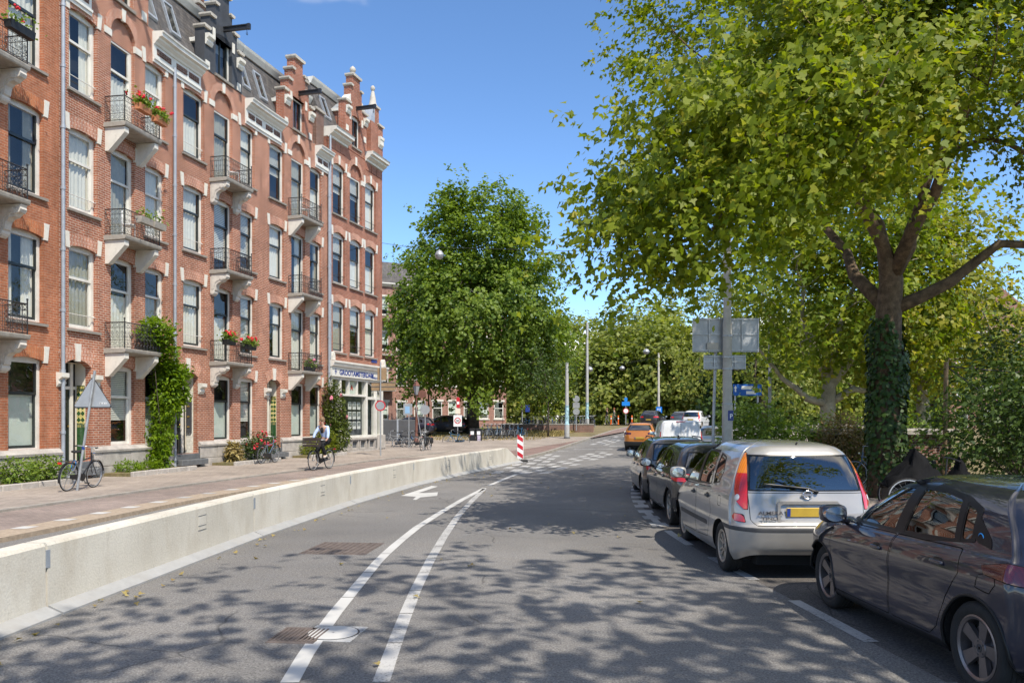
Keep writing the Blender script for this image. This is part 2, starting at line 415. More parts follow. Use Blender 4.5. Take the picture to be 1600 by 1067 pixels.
def paver_mat(name, c1, c2, mortar, w, h, rot=0.0, ms=0.008):
    m, nt, N, L, b = new_mat(name)
    g = N.new('ShaderNodeNewGeometry').outputs['Position']
    mp = N.new('ShaderNodeMapping'); mp.inputs['Rotation'].default_value[2] = rot; L.new(g, mp.inputs[0])
    br = N.new('ShaderNodeTexBrick'); L.new(mp.outputs[0], br.inputs['Vector'])
    for k, v in (('Scale', 1.0), ('Brick Width', w), ('Row Height', h), ('Mortar Size', ms), ('Bias', -0.1)): br.inputs[k].default_value = v
    br.inputs['Color1'].default_value = c1+(1,); br.inputs['Color2'].default_value = c2+(1,); br.inputs['Mortar'].default_value = mortar+(1,)
    n1 = noise_node(nt, 0.5, 6, g, 0.65); n2 = noise_node(nt, 9, 4, g)
    c = mixc(nt, 1.0, br.outputs[0], ramp(nt, n1.outputs[0], [(0.3, (0.72,)*3), (0.7, (1.2,)*3)]), 'MULTIPLY')
    c = mixc(nt, 0.7, c, ramp(nt, n2.outputs[0], [(0.3, (0.8,)*3), (0.7, (1.2,)*3)]), 'MULTIPLY')
    L.new(c, b.inputs['Base Color']); b.inputs['Roughness'].default_value = 0.9
    bump(nt, mathn(nt, 'SUBTRACT', 1.0, br.outputs['Fac']), 0.4, 0.006, b)
    return m
def ground_mat():
    m, nt, N, L, b = new_mat('soil and dry grass')
    g = N.new('ShaderNodeNewGeometry').outputs['Position']
    n1 = noise_node(nt, 0.25, 6, g, 0.65); n2 = noise_node(nt, 7, 5, g, 0.75)
    c = ramp(nt, n1.outputs[0], [(0.3, (0.10,0.085,0.04)), (0.5, (0.20,0.155,0.075)), (0.7, (0.085,0.10,0.03))])
    c = mixc(nt, 0.8, c, ramp(nt, n2.outputs[0], [(0.3, (0.55,)*3), (0.7, (1.4,)*3)]), 'MULTIPLY')
    L.new(c, b.inputs['Base Color']); b.inputs['Roughness'].default_value = 0.95
    bump(nt, n2.outputs[0], 0.8, 0.05, b)
    return m
M['asphalt'] = asphalt_mat('asphalt', (0.178,0.171,0.162), (0.30,0.28,0.255), (0.19,0.174,0.155))
M['asphalt_dk'] = asphalt_mat('old parking asphalt', (0.105,0.096,0.088), (0.19,0.175,0.16), (0.125,0.108,0.092))
M['pavers'] = paver_mat('grey beige pavers', (0.335,0.28,0.235), (0.285,0.24,0.20), (0.19,0.16,0.135), 0.3, 0.3, 0.25)
M['cycle_brick'] = paver_mat('brown clinker path', (0.285,0.222,0.188), (0.238,0.188,0.162), (0.155,0.126,0.11), 0.21, 0.07, 0.25)
M['tan_strip'] = pm('tan gravel tile strip', (0.36,0.285,0.21), 0.9, 0.2, 12, bmp=0.5)
M['red_path'] = paver_mat('reddish path', (0.24,0.155,0.125), (0.20,0.13,0.11), (0.15,0.11,0.095), 0.21, 0.07, 0.6)
M['kerb'] = pm('concrete kerb', (0.30,0.275,0.24), 0.9, 0.2, 3, bmp=0.5)
M['soil'] = ground_mat()
def paint_mat(name, wear, col=(0.78,0.77,0.74)):
    m, nt, N, L, b = new_mat(name)
    g = N.new('ShaderNodeNewGeometry').outputs['Position']
    n1 = noise_node(nt, 34, 5, g, 0.8); n2 = noise_node(nt, 1.3, 4, g)
    f = mathn(nt, 'ADD', mathn(nt, 'MULTIPLY', n1.outputs[0], 0.65), mathn(nt, 'MULTIPLY', n2.outputs[0], 0.35))
    c = mixc(nt, ramp(nt, f, [(wear-0.05, (0,)*3), (wear+0.03, (1,)*3)]), (0.17,0.165,0.16), col)
    c = mixc(nt, 0.5, c, ramp(nt, n2.outputs[0], [(0.3, (0.75,)*3), (0.7, (1.1,)*3)]), 'MULTIPLY')
    L.new(c, b.inputs['Base Color']); b.inputs['Roughness'].default_value = 0.75
    return m
M['paint_new'] = paint_mat('fresh road paint', 0.36, (0.50,0.49,0.465))
M['paint_old'] = paint_mat('worn road paint', 0.465, (0.43,0.42,0.40))
M['paint_faint'] = paint_mat('nearly gone road paint', 0.52, (0.42,0.41,0.39))

mb = MB()
ys = [-60,-30,0,20,35]+[38+4*i for i in range(12)]+[95,120,160,240,400,900,2000]
rows = []
for y in ys:
    rows.append([(x, y, gz(y)-0.06) for x in (-2000,-400,-120,-60,-30,-10,0,10,30,60,120,400,2000)])
mb.grid(rows)
tag(mb.build('ground', M['soil']), kind='structure')
# carriageway: between the asphalt lane behind the barrier and the parked row
mb = MB()
fl = lambda y: C_dash(y)+0.61 if y < 36 else (C_dash(36)+0.61)*(1-min(1,(y-36)/1.5)) + (C_left(max(y,35.0)))*min(1,(y-36)/1.5)
strip(mb, fl, C_park, -10, 165, 0.0, 150, cols=10)
tag(mb.build('road', M['asphalt'], smooth=True), kind='structure')
mb = MB(); strip(mb, C_park, C_rkerb, -10, 165, -0.004, 90, cols=3)
tag(mb.build('parking_lane', M['asphalt_dk']), kind='structure')
mb = MB(); strip(mb, C_rkerb, lambda y: C_rkerb(y)+5.5, -10, 120, 0.12, 70, cols=3, edge=[C_rkerb])
tag(mb.build('pavement_right', M['pavers']), kind='structure')
mb = MB(); strip(mb, lambda y: C_facade(y)-0.6, C_kerb, -10, 43, 0.12, 60, cols=4)
tag(mb.build('pavement_left', M['pavers']), kind='structure')
mb = MB(); strip(mb, C_kerb, lambda y: C_kerb(y)+0.14, -10, 43, 0.124, 60, edge=[lambda y: C_kerb(y)+0.14])
pk = tag(mb.build('kerb_line', M['kerb']), kind='structure')
mb = MB(); strip(mb, lambda y: C_kerb(y)+0.14, C_dash, -10, 36.5, 0.075, 60, cols=2)
tag(mb.build('cycle_path', M['cycle_brick']), kind='structure')
mb = MB(); strip(mb, C_dash, lambda y: C_dash(y)+0.62, -10, 36.5, 0.079, 60, edge=[lambda y: C_dash(y)+0.62])
tag(mb.build('edge_strip', M['tan_strip']), kind='structure')
# far plaza pavement left of the far kerb
mb = MB()
fa = lambda y: C_kerb(y)+0.14 if y < 43 else C_kerb(43)+0.14+(y-43)*0.62
strip(mb, lambda y: min(C_dash(y) + 0.3, C_left(y)-0.5) if y < 41 else C_dash(41)+0.3+(y-41)*0.44, lambda y: C_left(y)-0.16, 36.3, 150, 0.10, 80, cols=4)
mb.grid([[(C_dash(36)+.3+(C_left(36.3)-.1-C_dash(36)-.3)*k/6, 36.3, z) for k in range(7)] for z in (-.1,.1)])
tag(mb.build('pavement_far', M['red_path']), kind='structure')
mb = MB(); strip(mb, lambda y: C_left(y)-0.16, C_left, 36.3, 150, 0.125, 80, edge=[C_left])
tag(mb.build('kerb_far', M['kerb']), kind='structure')
mb = MB()
strip(mb, lambda y: -7.5-(y-36.5)*1.6, lambda y: (C_dash(y)+0.3 if y < 41 else C_dash(41)+0.3+(y-41)*0.44), 36.5, 58, 0.09, 30, cols=4)
tag(mb.build('side_street', M['pavers']), kind='structure')

# ---- road markings (painted sheets 4 mm above the asphalt)
def ribbon(name, pts, w, mat, dash=None, z=0.004):
    """painted line through ground points; one object per stroke"""
    out = []
    pts = [Vector((p[0], p[1], 0)) for p in pts]
    L = [0]
    for a, b in zip(pts, pts[1:]): L.append(L[-1]+(b-a).length)
    def at(t):
        for i in range(len(pts)-1):
            if t <= L[i+1] or i == len(pts)-2:
                u = (t-L[i])/(L[i+1]-L[i]); return pts[i].lerp(pts[i+1], u), (pts[i+1]-pts[i]).normalized()
    segs = [(0, L[-1])] if dash is None else [(t, min(t+dash[0], L[-1])) for t in np.arange(dash[2] if len(dash) > 2 else 0, L[-1], dash[0]+dash[1])]
    for t0, t1 in segs:
        n = max(1, int((t1-t0)/0.5)); mb = MB(); rows = []
        for i in range(n+1):
            p, d = at(t0+(t1-t0)*i/n); s = Vector((d.y, -d.x, 0))
            ww = w*(0.97+0.06*rnd.random())
            rows.append([(p-s*ww/2+Vector((0,0,gz(p.y)+z))), (p+s*ww/2+Vector((0,0,gz(p.y)+z)))])
        mb.grid(rows); o = mb.build(name, mat); tag(o, kind='structure'); out.append(o)
    return out
def gnd(px, py, z=0.0):
    y = 1250*(1.88-z)/(py-655); return ((px-800)/1250*y, y)
# long curved lane lines, cut by narrow joints
lineL = [gnd(*p) for p in [(452,1067),(478,1022),(520,962),(558,916),(594,873),(622,848),(652,824),(690,800),(722,781),(757,763)]]
lineR = [gnd(*p) for p in [(595,1067),(612,1018),(628,975),(648,925),(672,876),(694,838),(716,806),(738,782),(757,764)]]
lineM = [gnd(*p) for p in [(764,759),(785,750),(808,741)]]
ribbon('lane_line', lineL, 0.135, M['paint_new'], (1.35, .022))
ribbon('lane_line', lineR, 0.125, M['paint_old'], (1.0, .022))
ribbon('lane_line', lineM, 0.135, M['paint_new'])
# parking edge dashes
ribbon('parking_dash', [(C_park(y), y) for y in np.arange(3.4, 19.0, 0.6)], 0.13, M['paint_old'], (1.55, 1.05, 0.75))
ribbon('parking_dash', [(C_park(y)-0.02, y) for y in np.arange(14.0, 30, 0.6)], 0.30, M['paint_old'], (0.5, 0.5), 0.006)
# worn ladder markings: pairs of short blocks along two lines
def ladder(a, b, w, n, seed, name='worn_marking'):
    r = random.Random(seed)
    a, b = Vector(a), Vector(b); d = (b-a); s = Vector((d.y, -d.x)).normalized()
    for i in range(n):
        for k in (-1, 0, 1):
            if r.random() < 0.18: continue
            t0 = (i+0.15*r.random()+(0.5 if k == 0 else 0)*0.9)/n; t1 = t0+0.55/n
            c = s*k*w*0.5
            p0, p1 = a+d*t0+c, a+d*t1+c; hw = w*0.17
            mb = MB(); q = []
            for p, sg in ((p0,-1),(p1,-1),(p1,1),(p0,1)):
                pp = p+s*sg*hw*(0.8+0.4*r.random())+d.normalized()*0.1*(r.random()-0.5); q.append((pp.x, pp.y, gz(pp.y)+0.004+0.001*k))
            mb.quad(*q); tag(mb.build(name, M['paint_old']), kind='structure')
ladder(gnd(795,741), gnd(858,711), 1.0, 6, 3)
ladder(gnd(826,740), gnd(944,709), 1.0, 7, 5)
ladder((5.4,50.5), (8.6,60.5), 0.9, 5, 8)
for (x, y, l) in [(3.6,46.2,1.3),(5.0,46.6,0.9),(6.3,46.7,0.9),(7.6,47.2,1.0),(6.0,49.0,0.9),(7.4,49.4,0.9),(2.2,44.8,1.0),(4.6,44.2,0.8)]:
    mb = MB(); mb.quad((x,y,gz(y)+.005),(x+l,y+.1,gz(y+.1)+.005),(x+l,y+.55,gz(y+.55)+.005),(x,y+.5,gz(y+.5)+.005))
    tag(mb.build('worn_marking', M['paint_faint']), kind='structure')
# bent arrow
arrow = [gnd(*p) for p in [(626,775),(674,759.5),(684,760.5),(654,770.5),(663,770.8),(684,769.5),(683,775),(657,777.5),(650,781.5),(645,781),(650,776.5)]]
mb = MB(); mb.add([(p[0], p[1], 0.005) for p in arrow], [tuple(range(len(arrow)))])
tag(mb.build('arrow_marking', M['paint_new']), kind='structure')
mb = MB(); q = [gnd(*p) for p in [(728,700),(735,699),(762,708),(756,709.5)]]
mb.add([(p[0]*0.945, p[1]*0.945, 0.105) for p in q], [(0,1,2,3)])
# white blocks along the cycle path edge
yy = 7.0
while yy < 35.5:
    x = C_dash(yy); dx = (C_dash(yy+0.3)-x)
    mb = MB(); mb.quad((x+.02,yy,.084),(x+.30,yy,.084),(x+.30+dx,yy+.3,.084),(x+.02+dx,yy+.3,.084))
    tag(mb.build('edge_block', M['paint_new' if rnd.random() < 0.75 else 'paint_old']), kind='structure'); yy += 1.02
# iron covers and patches in the road
M['iron_cover'] = pm('worn cast iron', (0.135,0.108,0.094), 0.75, 0.25, 8, metal=0.1)
def cover(name, c, w, l, label, extra=None):
    t = thing(name, label, 'drain cover', (c[0], c[1], 0.003), R(-6))
    mb = MB(); mb.bevbox(-w/2, w/2, -l/2, l/2, -0.03, 0.004, 0.004); mb.build('frame', M['iron_cover'], t)
    n = 11
    for i in range(n):
        x = -w/2+w*(i+0.5)/n
        mb = MB(); mb.bevbox(x-w/n*0.28, x+w/n*0.28, -l/2+0.05, l/2-0.05, 0.0, 0.012, 0.003); mb.build('rib', M['iron_cover'], t)
    return t
cover('road_cover', gnd(536,857), 0.95, 1.05, 'ribbed rusty cover lying left of the curved white line, farther one')
cover('road_cover', gnd(468,993), 0.42, 0.5, 'small ribbed rusty cover beside the painted round lid')
t = thing('manhole_cover', 'square white painted manhole cover on the curved lane line', 'manhole cover', gnd(520,990)+(0.003,), R(-8))
mb = MB(); mb.bevbox(-.24,.24,-.24,.24,-.03,.004,.004); mb.build('frame', M['paint_old'], t)
mb = MB(); mb.lathe([(.215,.0045),(.215,.009),(0.01,.009)], 28); mb.build('lid', M['paint_new'], t)
mb = MB(); mb.lathe([(.218,.0045),(.218,.0055),(.232,.0055)], 28); mb.build('rim', M['iron'], t)
# ------------------------------------------------------------------ town houses
_cache = {}
def cached(key, fn):
    if key not in _cache: _cache[key] = fn()
    return _cache[key]
def arc_pts(w, z, rise, n=8, x0=0.0):
    """segmental arc over [x0, x0+w] springing at z"""
    if rise < 1e-4: return [(x0+w*i/n, z) for i in range(n+1)]
    r = (w*w/4+rise*rise)/(2*rise); a = math.asin(min(1, w/2/r))
    if rise > w/2-1e-6: a = math.pi/2
    return [(x0+w/2+r*math.sin(-a+2*a*i/n), z+rise-r+r*math.cos(-a+2*a*i/n)) for i in range(n+1)]
def wall_mesh(W, z0, z1, ops, rev=0.2, mi=0):
    """front wall at y=0 with real openings and reveals; ops: (s0,s1,za,zb,rise,depth)"""
    mb = MB()
    xs = sorted({0, W} | {o[0] for o in ops} | {o[1] for o in ops}); zs = sorted({z0, z1} | {o[2] for o in ops} | {o[3]+o[4] for o in ops})
    for i in range(len(xs)-1):
        for k in range(len(zs)-1):
            cx, cz = (xs[i]+xs[i+1])/2, (zs[k]+zs[k+1])/2
            if any(o[0] < cx < o[1] and o[2] < cz < o[3]+o[4] for o in ops): continue
            mb.quad((xs[i],0,zs[k]),(xs[i+1],0,zs[k]),(xs[i+1],0,zs[k+1]),(xs[i],0,zs[k+1]))
    for (a, b, za, zb, rise, dep) in ops:
        mb.quad((a,0,za),(a,0,zb),(a,dep,zb),(a,dep,za)); mb.quad((b,0,zb),(b,0,za),(b,dep,za),(b,dep,zb))
        mb.quad((a,0,za),(a,dep,za),(b,dep,za),(b,0,za))
        P = arc_pts(b-a, zb, rise, 14 if rise > .3 else 8, a); top = zb+rise
        for p, q in zip(P, P[1:]):
            mb.quad((p[0],0,p[1]),(p[0],dep,p[1]),(q[0],dep,q[1]),(q[0],0,q[1]))
            if rise > 1e-4: mb.quad((p[0],0,p[1]),(q[0],0,q[1]),(q[0],0,top),(p[0],0,top))
    return mb
def frame_mb(w, h, t, y0, y1, top=None, bot=None, m=0):
    mb = MB(); tt = t if top is None else top; tb = t if bot is None else bot
    mb.box(0, t, y0, y1, 0, h, m); mb.box(w-t, w, y0, y1, 0, h, m)
    mb.box(t, w-t, y0+.001, y1, h-tt, h-.001, m); mb.box(t, w-t, y0+.001, y1, .001, tb, m)
    return mb
def drape_mb(w, h, seed, amp=0.025):
    r = random.Random(seed); n = 26; ph = r.random()*6; rows = []
    for k in range(5):
        z = h*k/4
        rows.append([(w*i/n, amp*math.sin(i*1.55+ph+0.3*k*math.sin(i)) + 0.01*math.sin(i*.6+ph), z) for i in range(n+1)])
    mb = MB(); mb.grid(rows); return mb
def add_window(house, s0, w, z0, h, rise, style, seed, lintel='red', floor=1, split=0.62, guard=False, sill=True, key=False, stain=False, liftstone=True):
    """window frame (part) with its panes, sashes, sill, lintel and curtain (sub-parts)"""
    r = random.Random(seed)
    wid = round(w, 2); hh = round(h+rise+0.01, 3)
    white = style == 'white'
    fr = cached(('fr', wid, hh), lambda: frame_mb(wid, hh, .10, .135, .235, top=rise+0.09, bot=.07).mesh('window', [M['white']]))
    win = link('window', fr, house, (s0, 0, z0))
    iw, ih = w-.2, h-.08; zt = .07+ih*split
    sm = M['white'] if white else M['dark_sash']
    def sash(a, b, y):
        return cached(('sash', wid, round(b-a,3), style), lambda: frame_mb(iw, b-a, .055, 0, .05, bot=.075).mesh('sash', [sm]))
    for (a, b, y) in ((.07, zt+.03, .185), (zt-.03, .07+ih-.01, .15)):
        o = link('sash', sash(a, b, y), win, (.10, y, a))
        g = M['leaded'] if (stain and a > .5) else M['glass']
        pn = cached(('pane', wid, round(b-a,3), g.name), lambda: MB().quad((.05,0,.07),(iw-.05,0,.07),(iw-.05,0,b-a-.05),(.05,0,b-a-.05)).mesh('pane', [g]))
        link('pane', pn, win, (.10, y+.025, a))
        if stain and a > .5:
            mb = MB()
            for i in range(1, 7): mb.box(.05+(iw-.1)*i/7-.005, .05+(iw-.1)*i/7+.005, -.004, .004, .07, b-a-.05)
            for i in range(1, 6): mb.box(.05, iw-.05, -.0035, .0035, .07+(b-a-.12)*i/6-.005, .07+(b-a-.12)*i/6+.005)
            mb.build('leading', M['curtain_dk'], win, (.10, y+.02, a))
    if sill:
        sl = cached(('sill', wid), lambda: MB().prism([(-.085,-.10),(-.085,-.03),(.2,.0),(.2,-.10)], -.09, wid+.09, 'x').mesh('sill', [M['sill']]))
        link('sill', sl, win, (0, 0, 0))
    # what hangs behind the glass
    kind = r.choice(['drape', 'drape', 'drape', 'side', 'blind', 'side', 'half', 'half'])
    if floor == 0: kind = r.choice(['halfblind', 'blind', 'halfblind'])
    cm = M['curtain'] if r.random() < .75 else M['curtain_dk']
    if kind == 'drape': drape_mb(iw, ih, seed).build('curtain', cm, win, (.1, .265, .05), smooth=True)
    elif kind == 'side':
        drape_mb(iw*.38, ih, seed).build('curtain', cm, win, (.1+iw*.62, .265, .05), smooth=True)
        drape_mb(iw*.25, ih, seed+1).build('curtain', cm, win, (.1, .265, .05), smooth=True)
    elif kind == 'half': drape_mb(iw, ih*.62, seed).build('curtain', cm, win, (.1, .265, .05), smooth=True)
    elif kind == 'blind':
        mb = MB(); n = 40; hb = ih*(.45+.4*r.random())
        for i in range(int(n*hb/ih)):
            z = .05+ih-ih*(i+1)/n; mb.quad((.1,.255,z),(.1+iw,.255,z),(.1+iw,.275,z+ih/n*.85),(.1,.275,z+ih/n*.85))
        mb.build('blind', M['curtain'], win)
    elif kind == 'halfblind':
        MB().quad((.1,.26,.08),(.1+iw,.26,.08),(.1+iw,.26,.08+ih*.6),(.1,.26,.08+ih*.6)).build('blind', M['blind'], win)
    if guard:
        gb = cached(('guard', wid, white), lambda: MB().tube([(-.0,.06,.42),(wid,.06,.42)], .013, 6).sphere((wid-.12,.05,.42), .03, 8, 5).mesh('guard_rail', [M['white' if style in ('white','dark') else 'iron']]))
        link('guard_rail', gb, win)
    if lintel:
        add_lintel(win, w, h, rise, lintel, key)
    return win
def add_lintel(win, w, h, rise, lintel, key=False, band=.34, ends=True):
    def mk():
        lo = arc_pts(w+.04, h-.02 if rise else h, rise, 10, -.02); up = [(x*1.0+(x-w/2)*.16, z+band) for x, z in lo]
        return MB().prism(lo+up[::-1], -.012, .02, 'y').mesh('lintel', [M['soldier_'+lintel]])
    link('lintel', cached(('lin', round(w,2), round(h,3), rise, lintel, band), mk), win)
    if ends:
        def es():
            return MB().prism([(-.02,-.06),(.13,-.06),(.10,band+.07),(-.08,band+.07)], -.03, .05, 'y').mesh('end_stone', [M['white_stone']])
        me = cached(('es', band), es)
        link('end_stone', me, win, (-.13+.02, 0, h)); o = link('end_stone', me, win, (w+.13-.02, 0, h)); o.scale = (-1, 1, 1)
    if key:
        me = cached(('key', band), lambda: MB().prism([(-.07,-.05),(.07,-.05),(.105,band+.09),(-.105,band+.09)], -.035, .05, 'y').mesh('keystone', [M['white_stone']]))
        link('keystone', me, win, (w/2, 0, h+rise))
def spiral(c, r0, r1, a0, turns, n=14):
    return [(c[0]+(r0+(r1-r0)*i/n)*math.cos(a0+turns*2*math.pi*i/n), c[1]+(r0+(r1-r0)*i/n)*math.sin(a0+turns*2*math.pi*i/n)) for i in range(n+1)]
def railing_mesh(W, D, H, ornate):
    mb = MB(); t = .008
    def panel(L, P):
        for z, r in ((.05,.012),(H,.018),(H-.16,.009),(.26,.008)):
            mb.tube([P(0,z), P(L,z)], r, 5)
        n = max(3, int(L/.16)); 
        for i in range(n+1):
            u = L*i/n; mb.tube([P(u,.0), P(u,H)], t, 4)
        for i in range(n):
            u0 = L*i/n; c = u0+L/n/2; wd = L/n
            for (cc, r0, a0, tn) in (((c,H-.08), wd*.32, 0, 1.0), ((c,.15), wd*.34, 0, 1.0)):
                mb.tube([P(*q) for q in spiral(cc, r0, r0*.95, a0, tn, 8)], .006, 4, cap=False)
            if ornate:
                for sg in (-1, 1):
                    mb.tube([P(*q) for q in spiral((c+sg*wd*.02,.42+sg*.06), wd*.36, wd*.08, math.pi/2*(1 if sg > 0 else 3), 1.4, 12)], .0065, 4, cap=False)
            else:
                mb.tube([P(c,.26), P(c,H-.16)], .006, 4)
                mb.tube([P(*q) for q in spiral((c,.44), wd*.3, wd*.1, 0, 1.2, 10)], .006, 4, cap=False)
    panel(D-.06, lambda u, z: (.04, -u-.02, z)); panel(W-.08, lambda u, z: (.04+u, -D+.05, z)); panel(D-.06, lambda u, z: (W-.04, -u-.02, z))
    for x in (.04, W-.04):
        mb.tube([(x,-D+.05,0),(x,-D+.05,H+.10)], .018, 6); mb.sphere((x,-D+.05,H+.12), .03, 8, 5)
    return mb.mesh('railing', [M['iron']])
def bracket_mesh(D, kind):
    if kind == 'plain':
        return MB().prism([(0,0),(0,-.72),(-.12,-.72),(-D+.06,-.16),(-D+.06,0)], 0, .20, 'x').mesh('bracket', [M['white_stone']])
    P = [(0,0),(0,-.80),(-.07,-.84),(-.15,-.78),(-.16,-.66),(-.22,-.62),(-.24,-.50),(-.27,-.42),(-.36,-.34),(-.50,-.31),(-.56,-.24),(-D+.08,-.20),(-D+.04,-.12),(-D+.06,-.06),(-D+.03,0)]
    mb = MB().prism(P, 0, .22, 'x')
    mb.prism([(y*.62-.06, z*.62-.08) for y, z in P], -.02, .24, 'x')
    for c, r in (((-.10,-.70), .085), ((-.50,-.17), .085)):
        mb.lathe([(r*.3,-.035),(r,-.03),(r,.25),(r*.3,.255)], 12, (0, c[0], c[1]), 'x', cap=True)
    return mb.mesh('bracket', [M['scroll_stone']])
def add_balcony(house, s0, W, z, D=.74, H=.80, brk='plain', ornate=True, beam='white_stone'):
    sl = cached(('slab', W, D), lambda: MB().prism([(.0,0),(.0,-.15),(-D+.03,-.13),(-D,-.10),(-D-.02,-.03),(-D-.02,0)], 0, W, 'x').mesh('balcony', [M['slab']]))
    b = link('balcony', sl, house, (s0, 0, z))
    link('railing', cached(('rail', W, D, H, ornate), lambda: railing_mesh(W, D, H, ornate)), b)
    bm = cached(('brk', brk, D), lambda: bracket_mesh(D, brk))
    for x in (.06, W-.28): link('bracket', bm, b, (x, 0, -.15))
    return b
def cornice_mb(a, b, z, mi=0):
    """white cornice with frieze from s=a to b, top at z"""
    P = [(0,-1.02),(-.06,-1.02),(-.06,-.94),(-.10,-.92),(-.10,-.84),(-.05,-.82),(-.05,-.42),(-.10,-.40),(-.13,-.34),(-.23,-.26),(-.25,-.20),(-.36,-.17),(-.37,-.07),(-.41,-.05),(-.42,0),(0.3,.03),(.3,-.4)]
    return MB().prism([(y, z+d) for y, d in P], a, b, 'x', mi)
def frieze_panel(house, a, b, z):
    n = max(2, int((b-a)/.13)); mb = MB(); mb.box(a, b, -.058, -.04, z-.72, z-.50)
    for i in range(n):
        for k in range(2):
            x = a+(b-a)*(i+.5)/n; zz = z-.66+.1*k
            mb.prism([(x,zz-.045),(x+.045,zz),(x,zz+.045),(x-.045,zz)], -.075, -.057, 'y')
    return mb.build('frieze_panel', M['brick_brown'], house)
def pipe(house, s, z0, z1, y=-.10, r=.055):
    mb = MB(); mb.tube([(s,y,z0),(s,y,z1)], r, 10)
    o = mb.build('downpipe', M['zinc'], house, smooth=60)
    z = z0+1.2
    while z < z1:
        mb = MB(); mb.lathe([(r+.002,-.05),(r+.014,-.045),(r+.014,.045),(r+.002,.05)], 10, (s,y,z)); mb.box(s-.012, s+.012, y, .0, z-.015, z+.015)
        mb.build('pipe_bracket', M['zinc'], o, smooth=60); z += 1.75
    return o
def coping(parent, a, b, y0, y1, z, t=.12, o=.09, mat='cap_stone'):
    return MB().prism([(a-o*.4,z),(a-o,z+t*.45),(a-o,z+t),(b+o,z+t),(b+o,z+t*.45),(b+o*.4,z)], y0-o, y1+o*.3, 'y').build('coping', M[mat], parent)
def gable(house, c, steps, z0, mat, win, thick=.38, corb=True, beamz=None, finial=None, dorm=2.6):
    """stepped gable: steps = [(half width, top z), ...] from below; win = (w, z0, h)"""
    w, wz, wh = win
    mb = MB(); zb = z0; y0 = -.02
    for i, (hw, zt) in enumerate(steps):
        if i == 0:
            for a, b in ((-hw, -w/2), (w/2, hw)): mb.box(c+a, c+b, y0, thick, zb, zt)
            if wz > zb+.01: mb.box(c-w/2, c+w/2, y0, thick, zb, wz)
            P = arc_pts(w, wz+wh, .12, 8, c-w/2)
            mb.prism(P+[(c+w/2,zt),(c-w/2,zt)], y0, thick, 'y')
        else: mb.box(c-hw, c+hw, y0, thick, zb, zt)
        zb = zt
    g = mb.build('gable', mat, house)
    prev = None
    for i, (hw, zt) in enumerate(steps):
        if i == len(steps)-1: coping(g, c-hw, c+hw, y0, thick, zt, .14, .10)
        else:
            nx = steps[i+1][0]
            coping(g, c-hw, c-nx-.1, y0, thick, zt); coping(g, c+nx+.1, c+hw, y0, thick, zt)
        prev = hw
    if corb:
        hw, zt = steps[0]
        for x in (c-hw+.02, c+hw-.42):
            MB().prism([(y0-.02, zt-.62),(y0-.06,zt-.62),(y0-.12,zt-.5),(y0-.10,zt-.42),(y0-.2,zt-.34),(y0-.2,zt-.22),(y0-.02,zt-.22)], x, x+.40, 'x').build('corbel', M['white_stone'], g)
            MB().box(x+.05, x+.3, y0-.03, y0-.001, zt-1.5, zt-1.2).build('white_block', M['white_stone'], g)
        for x in (c-.75, c+.58):
            MB().box(x, x+.16, y0-.025, y0-.001, wz+wh-.25, wz+wh+.15).build('white_block', M['white_stone'], g)
    wn_ = link('window', cached(('gw', w, wh), lambda: frame_mb(w, wh+.14, .09, .12, .22, top=.2).mesh('window', [M['white']])), g, (c-w/2, 0, wz))
    for k in range(2):
        x0 = .09+(w-.18)*k/2
        frame_mb((w-.18)/2, wh-.15, .05, .15, .2).build('sash', M['dark_sash'], wn_, (x0, 0, .08)) if False else None
    frame_mb(w-.18, wh-.12, .06, .14, .20).build('sash', M['dark_sash'], wn_, (.09, 0, .09))
    MB().box(w/2-.025, w/2+.025, .145, .195, .1, wh-.06).build('mullion', M['dark_sash'], wn_)
    MB().quad((.1,.18,.1),(w-.1,.18,.1),(w-.1,.18,wh),(.1,.18,wh)).build('pane', M['glass'], wn_)
    MB().box(c-w/2-.06, c+w/2+.06, y0-.07, .1, wz-.1, wz-.001).build('sill', M['sill'], g)
    MB().quad((.05,.5,.0),(w-.05,.5,.0),(w-.05,.5,wh),(.05,.5,wh)).build('backing', M['dark_room'], wn_)
    # dormer body behind the gable
    hw, zt = steps[0]
    d = MB(); d.box(c-hw+.12, c+hw-.12, thick-.001, dorm, z0, zt-.35)
    dm = d.build('dormer', mat, g)
    MB().prism([(c-hw+.02,zt-.36),(c,zt+.45),(c+hw-.02,zt-.36)], thick+.001, dorm+.4, 'y').build('dormer_roof', M['zinc_roof'], g)
    MB().box(c-hw+.0, c-hw+.118, thick+.003, dorm-.1, zt-.48, zt-.33).build('dormer_gutter', M['white'], g)
    if beamz:
        b = MB(); L = 1.15
        b.box(c-.05, c+.05, -L, y0, beamz+.16, beamz+.20); b.box(c-.05, c+.05, -L, y0, beamz, beamz+.035); b.box(c-.012, c+.012, -L+.001, y0, beamz+.03, beamz+.165); b.box(c-.055, c+.055, -L-.02, -L+.10, beamz-.01, beamz+.21)
        hb = b.build('hoist_beam', M['iron'], g)
        b = MB(); b.tube([(c,-L+.12,beamz),(c,-L+.12,beamz-.12)]+[(c+.05*math.sin(a), -L+.12, beamz-.17+.05*math.cos(a)) for a in np.linspace(0, 5, 9)], .012, 6)
        b.build('hook', M['iron'], hb)
    if finial:
        z = steps[-1][1]+.14
        b = MB(); b.lathe([(.22,0),(.22,.06),(.10,.10),(.08,.18),(.15,.26),(.17,.36),(.12,.46),(.05,.52),(.01,.56)], 14, (c, thick/2, z))
        b.build('finial', M['cap_stone'], g, smooth=50)
    return g
